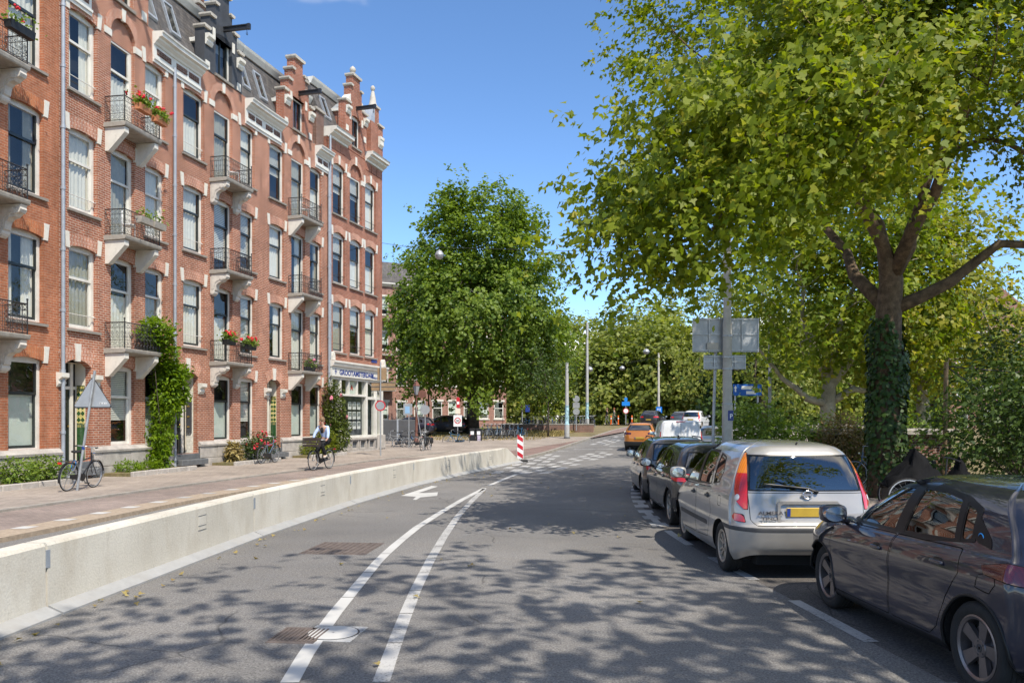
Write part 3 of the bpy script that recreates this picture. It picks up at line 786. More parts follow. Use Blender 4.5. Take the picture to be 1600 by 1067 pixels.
def porch(house, a, b, z0, zb, rise, depth, tiles, lintel, num=0):
    """recessed doorway with door, tiled cheek and steps"""
    w = b-a
    p = MB()
    p.quad((a,depth,z0),(b,depth,z0),(b,depth,zb+rise),(a,depth,zb+rise)); p.quad((a,.2,z0),(a,.2,zb+rise),(a,depth,zb+rise),(a,depth,z0)); p.quad((b,.2,zb+rise),(b,.2,z0),(b,depth,z0),(b,depth,zb+rise)); p.quad((a,.2,zb+rise*.6),(b,.2,zb+rise*.6),(b,depth,zb+rise*.6),(a,depth,zb+rise*.6))
    pr = p.build('porch', M['cream'], house)
    P = arc_pts(w, zb, rise, 12, a); U = [(x+(x-(a+w/2))*.3, z+.42-.06*abs(x-a-w/2)) for x, z in P]
    MB().prism(P+U[::-1], -.014, .02, 'y').build('porch_arch', M['soldier_'+lintel], pr)
    MB().prism([(a+w/2-.085,zb+rise-.06),(a+w/2+.085,zb+rise-.06),(a+w/2+.12,zb+rise+.46),(a+w/2-.12,zb+rise+.46)], -.05, .05, 'y').build('keystone', M['white_stone'], pr)
    for x in (a-.26, b-.02):
        MB().prism([(-.02,zb-.62),(-.04,zb-.60),(-.10,zb-.52),(-.08,zb-.42),(-.20,zb-.34),(-.20,zb-.22),(-.001,zb-.2)], x, x+.30, 'x').build('impost', M['white_stone'], pr)
    # door with panels, transom
    dw = min(.95, w*.72)
    dr = MB(); dr.box(a+.06, a+.06+dw, depth-.09, depth-.04, z0, z0+2.15)
    d = dr.build('door', M['door_green'], house)
    for (x0, x1, za, zc) in ((.12,.88,.95,2.02),(.14,.86,.12,.75)):
        f = frame_mb(dw*(x1-x0), zc-za, .05, -.02, .0); f.build('door_panel', M['door_green'], d, (a+.06+dw*x0, depth-.09, z0+za))
    g = MB()
    for i in range(7):
        x = a+.06+dw*(.2+.6*i/6); g.tube([(x,depth-.11,z0+1.0),(x,depth-.11,z0+1.95)], .008, 5)
        for zz in (1.2,1.5,1.8): g.tube([(x+.045*math.cos(t),depth-.11,z0+zz+.05*math.sin(t)) for t in np.linspace(0,6.28,9)], .006, 4, cap=False)
    g.build('door_grille', M['iron'], d)
    MB().box(a+.06+dw*.3, a+.06+dw*.7, depth-.115, depth-.09, z0+.82, z0+.90).build('letter_slot', M['brass'], d)
    MB().sphere((a+.06+dw*.9, depth-.12, z0+1.05), .035, 8, 6).build('door_knob', M['brass'], d, smooth=True)
    MB().box(a+.06, a+.06+dw, depth-.06, depth-.05, z0+2.24, zb+rise*.7).build('transom', M['glass'], d)
    MB().box(a+.0, b, depth-.12, depth-.03, z0+2.15, z0+2.24).build('transom_bar', M['white'], pr)
    MB().box(a+.06+dw, a+.06+dw+.12, depth-.13, depth-.02, z0, zb+rise*.6).build('door_jamb', M['white'], pr)
    if tiles:
        # tile cheek on the far side wall
        t0 = z0; x = b-.006
        band = lambda za, zc, mt: MB().box(x-.008, x, .215, depth-.14, za, zc).build('tile_panel', M[mt], pr)
        if tiles == 'yellow':
            band(t0, t0+1.0, 'tile_green'); band(t0+1.002, t0+1.14, 'tile_band'); band(t0+1.142, t0+2.1, 'tile_yellow'); band(t0+2.102, t0+2.28, 'tile_band')
            L = depth-.14-.215
            for i in range(2):
                for k in range(5):
                    y, z = .215+L*(i+.5)/2, t0+1.142+.958*(k+.5)/5
                    MB().prism([(y-.07,z),(y,z-.075),(y+.07,z),(y,z+.075)], x-.014, x-.008, 'x').build('tile', M['tile_green'], pr)
        else:
            MB().box(x-.008, x, .215, depth-.14, t0, t0+2.3).build('tile_panel', M['tile_white'], pr)
            lb = MB(); lb.box(x-.07, x-.008, .25, depth-.18, t0+.75, t0+1.95); l = lb.build('letter_boxes', M['black_plaster'], pr)
            for k in range(3):
                MB().box(x-.085, x-.07, .30, depth-.22, t0+.95+.38*k, t0+1.0+.38*k).build('letter_slot', M['brass'], l)
    # steps
    for k, (zt, yo) in enumerate(((z0, -.04), (z0-.2, -.34))):
        if zt > .2: MB().bevbox(a-.06-.1*k, b+.06+.1*k, yo, .25 if k else depth, zt-.2, zt-.003, .02).build('step', M['stone_dk'], pr)
    return pr
M['stone_dk'] = pm('dark step stone', (0.12,0.125,0.13), 0.7, 0.2, 4, bmp=0.4)
M['tile_green'] = pm('green glazed tile', (0.03,0.09,0.03), 0.15, 0.3, 14, spec=0.6)
M['tile_yellow'] = brick_mat('yellow glazed tile', (0.62,0.52,0.14), (0.66,0.58,0.26), (0.3,0.3,0.15), w=0.13, h=0.13, ms=0.008, var=0.1)
M['tile_band'] = brick_mat('banded tile', (0.04,0.10,0.06), (0.5,0.42,0.12), (0.05,0.08,0.05), w=0.07, h=0.09, ms=0.01, var=0.1)
M['tile_white'] = brick_mat('white glazed tile', (0.72,0.70,0.62), (0.68,0.66,0.58), (0.45,0.43,0.38), w=0.15, h=0.15, ms=0.005, var=0.06)
def plinth(house, segs, z1=1.05):
    """stone plinth: blocks between doorways, each block its own piece"""
    r = random.Random(int(segs[0][1]*100))
    for (a, b) in segs:
        for (z0, zt, off) in ((.0, .42, 0), (.42, .86, .3)):
            x = a
            while x < b-.02:
                L = .62+.2*r.random()
                if x == a and off: L *= .55
                x1 = min(b, x+L)
                if b-x1 < .2: x1 = b
                d = .085+.012*r.random()
                MB().prism([(-d+.012, z0+.006),(-d, z0+.018),(-d, zt-.018),(-d+.012, zt-.006),(.0, zt-.006),(.0,z0+.006)], x+.005, x1-.005, 'x').build('plinth_stone', M['stone'], house)
                x = x1
        MB().prism([(0,.86),(-.13,.86),(-.14,.93),(-.09,.98),(-.02,z1),(0,z1)], a-.02, b+.02, 'x').build('plinth_cap', M['stone'], house)
        MB().box(a, b, -.06, -.002, 0, .86).build('plinth_core', M['stone_dk'], house)
def house_frame(x0, y0, ang, label, W, depth=9.0):
    return thing('brick_townhouse', label, 'house', (x0, y0, 0), R(90-ang))
FL = (4.55, 8.05, 11.55)
def townhouse(x0, y0, ang, W, cols, label, brick, style, brk, seed, lint='red', ornate=True, gab=None, por=None, zc=15.05, stain=False, sidewall=None, bot=.12, guards=True):
    """cols: three (s0, s1): window, balcony door, window"""
    h = house_frame(x0, y0, ang, label, W)
    (a0,a1),(b0,b1),(c0,c1) = cols
    ops = []; ris = .09
    HH = (2.38, 2.32, 2.33)
    for k in range(3):
        ops.append((a0,a1,FL[k],FL[k]+HH[k],ris,.2)); ops.append((c0,c1,FL[k],FL[k]+HH[k],ris,.2))
        if k < 2: ops.append((b0,b1,FL[k]-.47,FL[k]+HH[k],ris,.2))
        else: ops.append((b0,b1,FL[k]-.47,14.08,(b1-b0)/2,.2))
    pa, pb, pz0, pzb = por[:4]
    if pb: ops.append((pa,pb,pz0,pzb,.22,.2))
    else: ops.append((a0,a1,1.0,3.5,ris,.2))
    ops.append((b0,b1,1.02,3.5,ris,.2)); ops.append((c0,c1,1.02,3.5,ris,.2))
    wm = wall_mesh(W, bot, 14.35, ops)
    gs0, gs1 = b0-.5, b1+.5
    wm.quad((gs0,0,14.35),(gs1,0,14.35),(gs1,0,15.1),(gs0,0,15.1)) if False else None
    # upper strip up to the cornice top, open only at the arch (already cut below 14.35+)
    arch_top = 14.08+(b1-b0)/2
    wm2 = MB()
    w = wall_mesh(W, bot, 15.12, ops)
    wall = w.build('wall', M[brick], h)
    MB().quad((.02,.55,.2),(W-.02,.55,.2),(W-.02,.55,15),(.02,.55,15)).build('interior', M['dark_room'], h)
    bx = MB(); bx.quad((0,0,0),(0,9,0),(0,9,15),(0,0,15)); bx.quad((W,0,0),(W,0,15),(W,9,15),(W,9,0)); bx.quad((0,9,0),(W,9,0),(W,9,15),(0,9,15))
    bx.build('side_wall', M[brick], h)
    # niche above the top balcony door
    P = arc_pts(b1-b0-.01, 14.08, (b1-b0)/2-.005, 14, b0+.005)
    MB().prism([(b0+.005,13.86)]+P+[(b1-.005,13.86)], .12, .16, 'y').build('tympanum', M[brick], h)
    for k in range(3):
        sd = seed*31+k*7
        add_window(h, a0, a1-a0, FL[k], HH[k], ris, style, sd, lint, k+1, guard=guards, stain=stain and k < 3)
        add_window(h, c0, c1-c0, FL[k], HH[k], ris, style, sd+2, lint, k+1)
        dh = HH[k]+.47 if k < 2 else 13.88-(FL[2]-.47)
        dw_ = add_window(h, b0, b1-b0, FL[k]-.47, dh, ris if k < 2 else 0.0, style, sd+3, lint if k < 2 else None, k+1, split=.66, sill=False)
        add_balcony(h, (b0+b1)/2-.93, 1.86, FL[k]-.48, brk=brk, ornate=ornate)
        if k == 2:
            wdt = b1-b0; Pi = arc_pts(wdt, 14.08, wdt/2, 16, b0); Po = arc_pts(wdt+.56, 14.08, wdt/2+.28, 16, b0-.28)
            ar = MB().prism(Pi+Po[::-1], -.014, .02, 'y').build('brick_arch', M['soldier_'+lint], h)
            MB().prism([((b0+b1)/2-.07,14.08+wdt/2-.05),((b0+b1)/2+.07,14.08+wdt/2-.05),((b0+b1)/2+.1,14.08+wdt/2+.33),((b0+b1)/2-.1,14.08+wdt/2+.33)], -.04, .04, 'y').build('keystone', M['white_stone'], ar)
            for x in (b0-.32, b1-.02): MB().box(x, x+.34, -.035, .05, 13.88, 14.09).build('impost', M['white_stone'], ar)
    # ground floor
    if pb: porch(h, pa, pb, pz0, pzb, .22, .62, por[4] if len(por) > 4 else None, lint)
    else: add_window(h, a0, a1-a0, 1.0, 2.5, ris, style, seed*31+90, lint, 0, stain=False)
    add_window(h, b0, b1-b0, 1.02, 2.48, ris, style, seed*31+91, lint, 0, sill=False)
    add_window(h, c0, c1-c0, 1.02, 2.48, ris, style, seed*31+92, lint, 0, sill=False)
    plinth(h, [(pb+.03, W)] if pb and pa < .4 else ([(0, pa-.03), (pb+.03, W)] if pb else [(0, W)]))
    # cornices left and right of the gable
    c = (b0+b1)/2; gw = gab['steps'][0][0]
    for (a, b) in ((0, c-gw-.25), (c+gw+.25, W)):
        co = cornice_mb(a, b, zc).build('cornice', M['white'], h)
        fp = frieze_panel(h, a+.18, b-.12, zc); fp.parent = co
        if b-a > 1.3: MB().box((a+b)/2-.05, (a+b)/2+.05, -.075, -.05, zc-.82, zc-.42).build('frieze_post', M['white'], co)
    # mansard
    mans(h, 0, W, zc)
    gable(h, c, gab['steps'], 15.12, M[gab['mat']], gab['win'], beamz=gab.get('beam'), finial=gab.get('finial'))
    return h
def mans(h, a, b, zc, ztop=17.9):
    rf = MB().quad((a,.22,zc),(b,.22,zc),(b,1.15,ztop),(a,1.15,ztop)).quad((a,1.15,ztop-.02),(b,1.15,ztop-.02),(b,9,ztop+.1),(a,9,ztop+.1)).quad((a,.2,zc),(a,1.15,ztop),(a,9,ztop),(a,9,zc)).quad((b,.2,zc),(b,9,zc),(b,9,ztop),(b,1.15,ztop)).build('roof', M['slate'], h)
    MB().prism([(.98,ztop-.26),(.86,ztop-.05),(.82,ztop+.06),(1.3,ztop+.06),(1.3,ztop-.2)], a, b, 'x').build('roof_gutter', M['white'], rf)
    for x in (a+.55, b-.75):
        t0, t1 = .28, .72
        P = lambda u, t, o: (x+u, .22+.93*t-.08*o, zc+(ztop-zc)*t+.05*o)
        f = MB()
        for (u0,u1,v0,v1) in ((0,.06,t0,t1),(.5,.56,t0,t1),(.06,.5,t0,t0+.03),(.06,.5,t1-.03,t1)):
            f.add([P(u0,v0,1),P(u1,v0,1),P(u1,v1,1),P(u0,v1,1),P(u0,v0,0),P(u1,v0,0),P(u1,v1,0),P(u0,v1,0)], [(0,1,2,3),(0,4,5,1),(1,5,6,2),(2,6,7,3),(3,7,4,0)])
        rw = f.build('roof_window', M['zinc'], rf)
        MB().quad(P(.06,t0+.03,.6),P(.5,t0+.03,.6),P(.5,t1-.03,.6),P(.06,t1-.03,.6)).build('pane', M['glass'], rw)
        MB().quad(P(.06,t0+.03,.2),P(.5,t0+.03,.2),P(.5,t1-.03,.2),P(.06,t1-.03,.2)).build('pane_backing', M['dark_room'], rw)
    return rf
def chimney(h, x, y, z0, z1, w, d, pots):
    c = MB().box(x-w/2, x+w/2, y-d/2, y+d/2, z0, z1).build('chimney', M['brick_brown'], h)
    MB().bevbox(x-w/2-.08, x+w/2+.08, y-d/2-.08, y+d/2+.08, z1, z1+.14, .03).build('chimney_cap', M['slab'], c)
    for i in range(pots):
        px = x-w/2+w*(i+.5)/pots
        MB().lathe([(.10,.13),(.085,.45),(.11,.48),(.11,.54),(.07,.54)], 10, (px, y, z1)).build('chimney_pot', M['terracotta_dk'], c, smooth=50)
    return c
M['terracotta_dk'] = pm('sooty terracotta', (0.16,0.07,0.05), 0.8, 0.2, 8)
Gs = lambda z: [(1.28, z+1.55), (.92, z+2.15), (.58, z+2.75), (.36, z+3.35)]
hA = townhouse(-13.9, 17.47, 9.8, 5.48, [(.40,1.62),(2.0,3.25),(3.65,4.9)], 'orange brick town house cut by the left edge of the picture', 'brick_orange', 'dark', 'scroll', 11, 'orange', True,
     {'steps': Gs(15.1), 'mat': 'brick_orange', 'win': (1.0, 15.2, 1.35)}, (None, None, 0, 0), stain=True, guards=False)
hB = townhouse(-12.97, 22.9, 9.8, 5.48, [(.38,1.60),(2.22,3.41),(3.95,5.07)], 'red brick town house with white sash windows and plain white balcony brackets', 'brick_red', 'white', 'plain', 21, 'red', True,
     {'steps': Gs(15.1), 'mat': 'brick_red', 'win': (1.0, 15.2, 1.35), 'beam': 16.9}, (.12, 1.33, .62, 3.42, 'yellow'))
hC = townhouse(-12.04, 28.3, 13.0, 6.05, [(.64,1.90),(2.53,3.78),(4.36,5.46)], 'red brick town house under the charcoal stepped gable with hoist beam', 'brick_red', 'dark', 'scroll', 31, 'red', False,
     {'steps': Gs(15.1), 'mat': 'black_plaster', 'win': (1.1, 15.2, 1.55), 'beam': 17.05}, (.26, 1.52, .62, 3.42, 'white'))
hD = townhouse(-10.68, 34.2, 15.2, 5.80, [(.54,1.76),(2.34,3.57),(4.02,5.15)], 'red brick town house with brick stepped gable next to the corner shop', 'brick_red', 'dark', 'plain', 41, 'red', True,
     {'steps': Gs(15.1), 'mat': 'brick_dark', 'win': (1.0, 15.2, 1.45), 'beam': 16.85}, (.36, 1.42, .62, 3.42, 'yellow'), guards=False)
pipe(hB, .03, .3, 15.0); pipe(hC, .03, .2, 14.3); pipe(hD, 5.72, 3.0, 14.2)
chimney(hC, 5.6, 2.6, 17.6, 19.3, 1.5, .7, 5); 
MB().tube([(5.1,2.6,19.4),(5.1,2.6,21.0)], .05, 8).build('flue_pipe', M['zinc'], hC)
chimney(hD, 4.55, .9, 15.0, 18.2, .62, .62, 0); chimney(hD, 5.35, .55, 15.0, 17.0, .75, .7, 0)
# ---- corner house with shop
def corner_house():
    h = house_frame(-9.16, 39.8, 16.8, 'red brick corner house with the white estate agent shop front', 6.06)
    W = 6.06; cols = [(.47,1.75),(2.25,3.57),(3.97,5.28)]; F = (5.30, 8.80, 12.30); ops = []
    for k in range(3):
        for j, (a, b) in enumerate(cols):
            if k == 2 and j == 1: ops.append((a,b,F[k],14.75,(b-a)/2,.2))
            else: ops.append((a,b,F[k],F[k]+2.42,.2,.2))
    ops.append((.12,W-.12,.86,4.02,0,.2))
    wall_mesh(W, .12, 16.0, ops).build('wall', M['brick_dark'], h)
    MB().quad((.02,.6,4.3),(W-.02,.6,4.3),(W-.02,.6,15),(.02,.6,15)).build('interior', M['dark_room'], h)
    bx = MB(); bx.quad((0,0,0),(0,9,0),(0,9,16),(0,0,16)); bx.quad((W,0,0),(W,0,16),(W,9,16),(W,9,0)); bx.quad((0,9,0),(W,9,0),(W,9,16),(0,9,16))
    bx.build('side_wall', M['brick_dark'], h)
    for k in range(3):
        for j, (a, b) in enumerate(cols):
            nich = k == 2 and j == 1
            w = add_window(h, a, b-a, F[k], 2.42 if not nich else 2.4, .2 if not nich else 0.0, 'dark2', 700+k*9+j, 'orange' if False else ('red' if not nich else None), k+1, guard=True)
            if nich:
                P = arc_pts(b-a-.01, 14.75, (b-a)/2-.005, 14, a+.005)
                MB().prism([(a+.005,14.69)]+P+[(b-.005,14.69)], .12, .16, 'y').build('tympanum', M['brick_dark'], h)
                Pi = arc_pts(b-a, 14.75, (b-a)/2, 16, a); Po = arc_pts(b-a+.5, 14.75, (b-a)/2+.25, 16, a-.25)
                ar = MB().prism(Pi+Po[::-1], -.014, .02, 'y').build('brick_arch', M['soldier_red'], h)
                MB().box((a+b)/2-.09, (a+b)/2+.09, -.04, .04, 15.36, 15.8).build('keystone', M['white_stone'], ar)
                for x in (a-.32, b-.02): MB().box(x, x+.34, -.035, .05, 14.5, 14.74).build('impost', M['white_stone'], ar)
            elif k == 2: MB().prism([((a+b)/2-.07,14.88),((a+b)/2+.07,14.88),((a+b)/2+.1,15.32),((a+b)/2-.1,15.32)], -.04, .04, 'y').build('keystone', M['white_stone'], h)
    # upper panels + cornices
    for (a, b) in ((0,1.9),(3.95,W)):
        co = MB().prism([(y, 16.45+d) for y, d in [(0,-.5),(-.08,-.48),(-.10,-.40),(-.3,-.28),(-.32,-.2),(-.46,-.17),(-.48,-.05),(-.52,0),(.3,.03),(.3,-.5)]], a, b, 'x').build('cornice', M['white'], h)
        MB().box(a+.0, b-.0, -.005, .1, 15.4, 15.96).build('panel_field', M['brick_dark'], co)
        n = 3
        for i in range(n):
            x0 = a+.1+(b-a-.2)*i/n
            MB().box(x0, x0+(b-a-.2)/n-.08, -.03, -.006, 15.5, 15.86).build('brick_panel', M['brick_dark'], co)
    mans(h, 0, W, 16.4, 19.0)
    gable(h, 2.92, [(1.2,18.4),(.62,19.4),(.40,20.0)], 16.0, M['brick_dark'], (.95, 16.3, 1.55), beamz=18.3, finial=True)
    for sg in (-1, 1):
        MB().prism([(2.92+sg*1.2,18.42),(2.92+sg*1.0,18.5),(2.92+sg*.85,18.75),(2.92+sg*.63,18.95),(2.92+sg*.63,18.42)], -.04, .36, 'y').build('scroll_stone', M['white_stone'], h)
    # corner turret
    t = MB().box(4.6, W+.02, -.03, .9, 16.46, 18.4).build('corner_turret', M['brick_dark'], h)
    coping(t, 5.5, W, -.03, .9, 18.4); MB().prism([(4.6,18.4),(5.05,19.35),(5.5,18.4)], .0, .85, 'y').build('turret_roof', M['zinc_roof'], t)
    MB().box(5.15, 5.6, -.02, .5, 18.4, 19.3).build('turret_pier', M['brick_dark'], t); coping(t, 5.15, 5.6, -.02, .5, 19.3)
    MB().lathe([(.26,0),(.26,.1),(.2,.2),(.16,.5),(.09,.85),(.06,.9),(.12,.98),(.13,1.1),(.06,1.2),(.01,1.22)], 12, (5.37,.24,19.42)).build('finial', M['cap_stone'], t, smooth=50)
    MB().prism([(-.03,17.2),(-.16,17.35),(-.16,17.6),(-.2,17.65),(-.2,17.8),(-.03,17.8)], 5.5, 5.95, 'x').build('corbel', M['white_stone'], t)
    # balconies on the far flank, poking out past the corner
    for z in (11.6, 8.3, 4.9):
        b = MB().box(W, W+.95, 1.2, 3.6, z-.15, z).build('flank_balcony', M['slab'], h)
        r = MB()
        for i in range(13): r.tube([(W+.92,1.25+2.3*i/12,z),(W+.92,1.25+2.3*i/12,z+.9)], .012, 4)
        for i in range(6): r.tube([(W+.05+.87*i/5,1.23,z),(W+.05+.87*i/5,1.23,z+.9)], .012, 4)
        for zz in (.08,.9): r.tube([(W+.02,1.23,z+zz),(W+.92,1.23,z+zz),(W+.92,3.57,z+zz)], .016, 4)
        r.build('railing', M['iron'], b)
        MB().prism([(W,z-.15),(W+.85,z-.15),(W+.6,z-.4),(W,z-.75)], 1.35, 1.55, 'y').build('bracket', M['white_stone'], b)
    # ---- shop front
    y = -.12
    sf = MB(); 
    for x0, x1 in ((.12,.26),(.98,1.14),(3.86,4.04),(5.0,5.16),(5.72,5.94)): sf.box(x0, x1, y, .14, .86, 4.02)
    sf.box(1.14,3.86,y+.01,.13,3.08,3.2); sf.box(.26,.98,y+.01,.13,3.08,3.2); sf.box(4.04,5.0,y+.01,.13,2.95,3.1); sf.box(5.16,5.72,y+.01,.13,2.95,3.1)
    for a, b in ((.26,.98),(1.14,3.86),(4.04,5.0),(5.16,5.72)): sf.box(a, b, y+.01, .13, .86, 1.02); sf.box(a, b, y+.01, .13, 3.9, 4.02)
    for x in (2.02,2.95): sf.box(x-.03, x+.03, y+.03, .1, 3.2, 3.9)
    s = sf.build('shop_front', M['white'], h)
    for (a, b, z0, z1) in ((.26,.98,1.02,3.08),(1.14,3.86,1.02,3.08),(4.04,5.0,1.02,2.95),(5.16,5.72,1.02,2.95),(.26,.98,3.2,3.9),(1.14,1.99,3.2,3.9),(2.05,2.92,3.2,3.9),(2.98,3.86,3.2,3.9),(4.04,5.0,3.1,3.9),(5.16,5.72,3.1,3.9)):
        MB().quad((a,0.02,z0),(b,.02,z0),(b,.02,z1),(a,.02,z1)).build('pane', M['glass'], s)
    for (a, b) in ((4.04,5.0),(5.16,5.72)):
        P = [(a+(b-a)*math.sin(t), 3.1+.78*math.cos(t)) for t in np.linspace(0, math.pi/2, 9)]
        MB().tube([(p[0], -.03, p[1]) for p in P], .035, 6).build('arched_bar', M['white'], s)
    MB().quad((.2,.5,.9),(W-.2,.5,.9),(W-.2,.5,4.0),(.2,.5,4.0)).build('shop_interior', M['shop_in'], s)
    for i in range(3):
        for k in range(3):
            x, z = 2.25+i*.5, 1.35+k*.52
            MB().box(x, x+.36, .1, .115, z, z+.40).build('listing_card', M['card'], s)
            MB().box(x+.04, x+.32, .092, .099, z+.16, z+.36).build('listing_photo', M['card_photo'], s)
    MB().quad((2.1,.06,3.22),(2.9,.06,3.22),(2.9,.06,3.88),(2.1,.06,3.88)).build('frosted_pane', M['blind'], s)
    fa = MB().box(-.02, W+.02, y-.10, .02, 4.03, 4.50).build('fascia', M['white'], h)
    MB().prism([(y-.10,4.5),(y-.22,4.56),(y-.25,4.68),(y-.30,4.72),(y-.30,4.80),(.02,4.84),(.02,4.5)], -.05, W+.05, 'x').build('fascia_cornice', M['white'], h)
    for x in (.05, W-.3):
        MB().prism([(x,4.84),(x,5.05),(x+.06,5.2),(x+.13,5.25),(x+.2,5.2),(x+.26,5.05),(x+.26,4.84)], y-.12, y+.1, 'y').build('antefix', M['white_stone'], fa)
    txt('GROOTAMSTERDAM', fa, (.75, y-.104, 4.13), .36, M['sign_blue'], bold=.012, sx=1.12)
    txt('MAKELAARDIJ', fa, (4.35, y-.104, 4.10), .13, M['sign_blue'], bold=.006, sx=1.2)
    txt('A', fa, (2.42, .05, 3.42), .38, M['sign_red'], bold=.014)
    c = MB(); cx, cz = .38, 4.27
    c.box(cx-.02,cx+.02,y-.108,y-.1,cz-.15,cz+.15)
    for dx, dz, w, hh in ((0,.1,.05,.05),(0,-.1,.05,.05),(-.07,0,.05,.04),(.07,0,.05,.04)): c.prism([(cx+dx-w,cz+dz),(cx+dx,cz+dz-hh),(cx+dx+w,cz+dz),(cx+dx,cz+dz+hh)], y-.109, y-.1, 'y')
    c.build('shop_emblem', M['sign_blue'], fa)
    # street name plate
    MB().box(W-1.35, W-.7, -.03, -.001, 5.02, 5.25).build('street_plate', M['sign_blue'], h)
    # base panels
    MB().box(.0, W, -.06, -.001, .1, .86).build('shop_base', M['stone_dk'], h)
    for x0, x1 in ((.3,1.0),(1.2,2.0),(2.12,2.95),(3.05,3.85),(4.1,4.9)):
        f = frame_mb(x1-x0, .56, .1, -.17, -.06); f.build('base_panel', M['stone'], h, (x0, 0, .26))
    MB().box(0, W, -.2, -.061, .1, .25).build('plinth_stone', M['stone'], h)
    MB().box(0, 5.0, -.22, -.061, .80, .9).build('plinth_cap', M['stone'], h)
    MB().bevbox(5.2, W+.03, -.2, -.061, .1, 1.0, .02).build('plinth_stone', M['stone'], h)
    return h
M['sign_red'] = pm('sign red', (0.55,0.03,0.03), 0.4, 0.05)
M['shop_in'] = pm('shop interior', (0.10,0.115,0.13), 0.8, 0.4, 1.5)
M['card'] = pm('white card', (0.75,0.75,0.73), 0.7, 0.04)
M['card_photo'] = pm('photo print', (0.25,0.28,0.28), 0.6, 0.8, 14)
hE = corner_house()
pipe(hE, .05, 4.9, 16.0)
# ------------------------------------------------------------------ cars
def pchip(T, Y, t):
    """monotone cubic through Y[k] (k, ...) at T, sampled at t"""
    T = np.asarray(T, float); Y = np.asarray(Y, float); h = np.diff(T); d = np.diff(Y, axis=0)/h.reshape((-1,)+(1,)*(Y.ndim-1))
    m = np.zeros_like(Y); m[0] = d[0]; m[-1] = d[-1]
    a, b = d[:-1], d[1:]; ok = (a*b) > 0
    w = np.where(ok, 2*a*b/np.where(np.abs(a+b) < 1e-12, 1, a+b), 0); m[1:-1] = w
    i = np.clip(np.searchsorted(T, t, side='right')-1, 0, len(T)-2)
    sh = (-1,)+(1,)*(Y.ndim-1)
    hh = h[i].reshape(sh); u = ((t-T[i])/h[i]).reshape(sh)
    return (2*u**3-3*u**2+1)*Y[i]+(u**3-2*u**2+u)*hh*m[i]+(-2*u**3+3*u**2)*Y[i+1]+(u**3-u**2)*hh*m[i+1]
def half_loop(lv, nR=12, nC=10, nS=64, nF=14):
    """rear centre -> right side -> front centre, one level"""
    w, yr, yf, Rr, Rf = lv['w'], lv['yr'], lv['yf'], lv.get('Rr', .22), lv.get('Rf', .35)
    Rr = min(Rr, w*.9); Rf = min(Rf, w*.9)
    kr = lv.get('er', 1.0); kf = lv.get('ef', 1.6)       # corner stretch along y
    P = []
    for i in range(nR): P.append((i/nR*(w-Rr), yr))
    for i in range(nC):
        a = i/nC*math.pi/2; P.append((w-Rr+Rr*math.sin(a), yr+Rr*kr*(1-math.cos(a))))
    y0, y1 = yr+Rr*kr, yf-Rf*kf
    for i in range(nS): P.append((w, y0+(y1-y0)*i/nS))
    for i in range(nC):
        a = i/nC*math.pi/2; P.append((w-Rf+Rf*math.cos(a), y1+Rf*kf*math.sin(a)))
    for i in range(nF+1): P.append(((w-Rf)*(1-i/nF), yf))
    P = np.array(P)
    x, y = P[:,0], P[:,1]
    ym = lv.get('ym', 0.0); hl = max(yf-ym, ym-yr)
    bs = lv.get('bow', .03)
    x = x*(1-bs*((y-ym)/hl)**2*(w > .05))
    br = lv.get('rb', .05); bf = lv.get('fb', .10)
    u = (x/max(w,1e-3))**2
    n1 = nR+nC
    y = y + np.where(np.arange(len(y)) < n1, br*u, 0) - np.where(np.arange(len(y)) >= len(y)-nF-nC-1, bf*u, 0)
    zy = lv['z']                                           # side height control points (y,z)
    pts = sorted([(yr+Rr*kr, zy[0][1])]+[p for p in zy[0:] if yr+Rr*kr+.02 < p[0] < yf-Rf*kf-.02]+[(yf-Rf*kf, zy[-1][1])])
    py = np.array([p[0] for p in pts]); pz = np.array([p[1] for p in pts])
    z = np.interp(y, py, pz)
    zr, zf = lv['zr'], lv['zf']
    tr = np.clip((y-yr)/(Rr*kr+1e-6), 0, 1); tr = tr*tr*(3-2*tr); z = np.where(y < yr+Rr*kr, zr+(pz[0]-zr)*tr, z)
    tf = np.clip((yf-y)/(Rf*kf+1e-6), 0, 1); tf = tf*tf*(3-2*tf); z = np.where(y > yf-Rf*kf, zf+(pz[-1]-zf)*tf, z)
    return np.stack([x, y, z], 1)
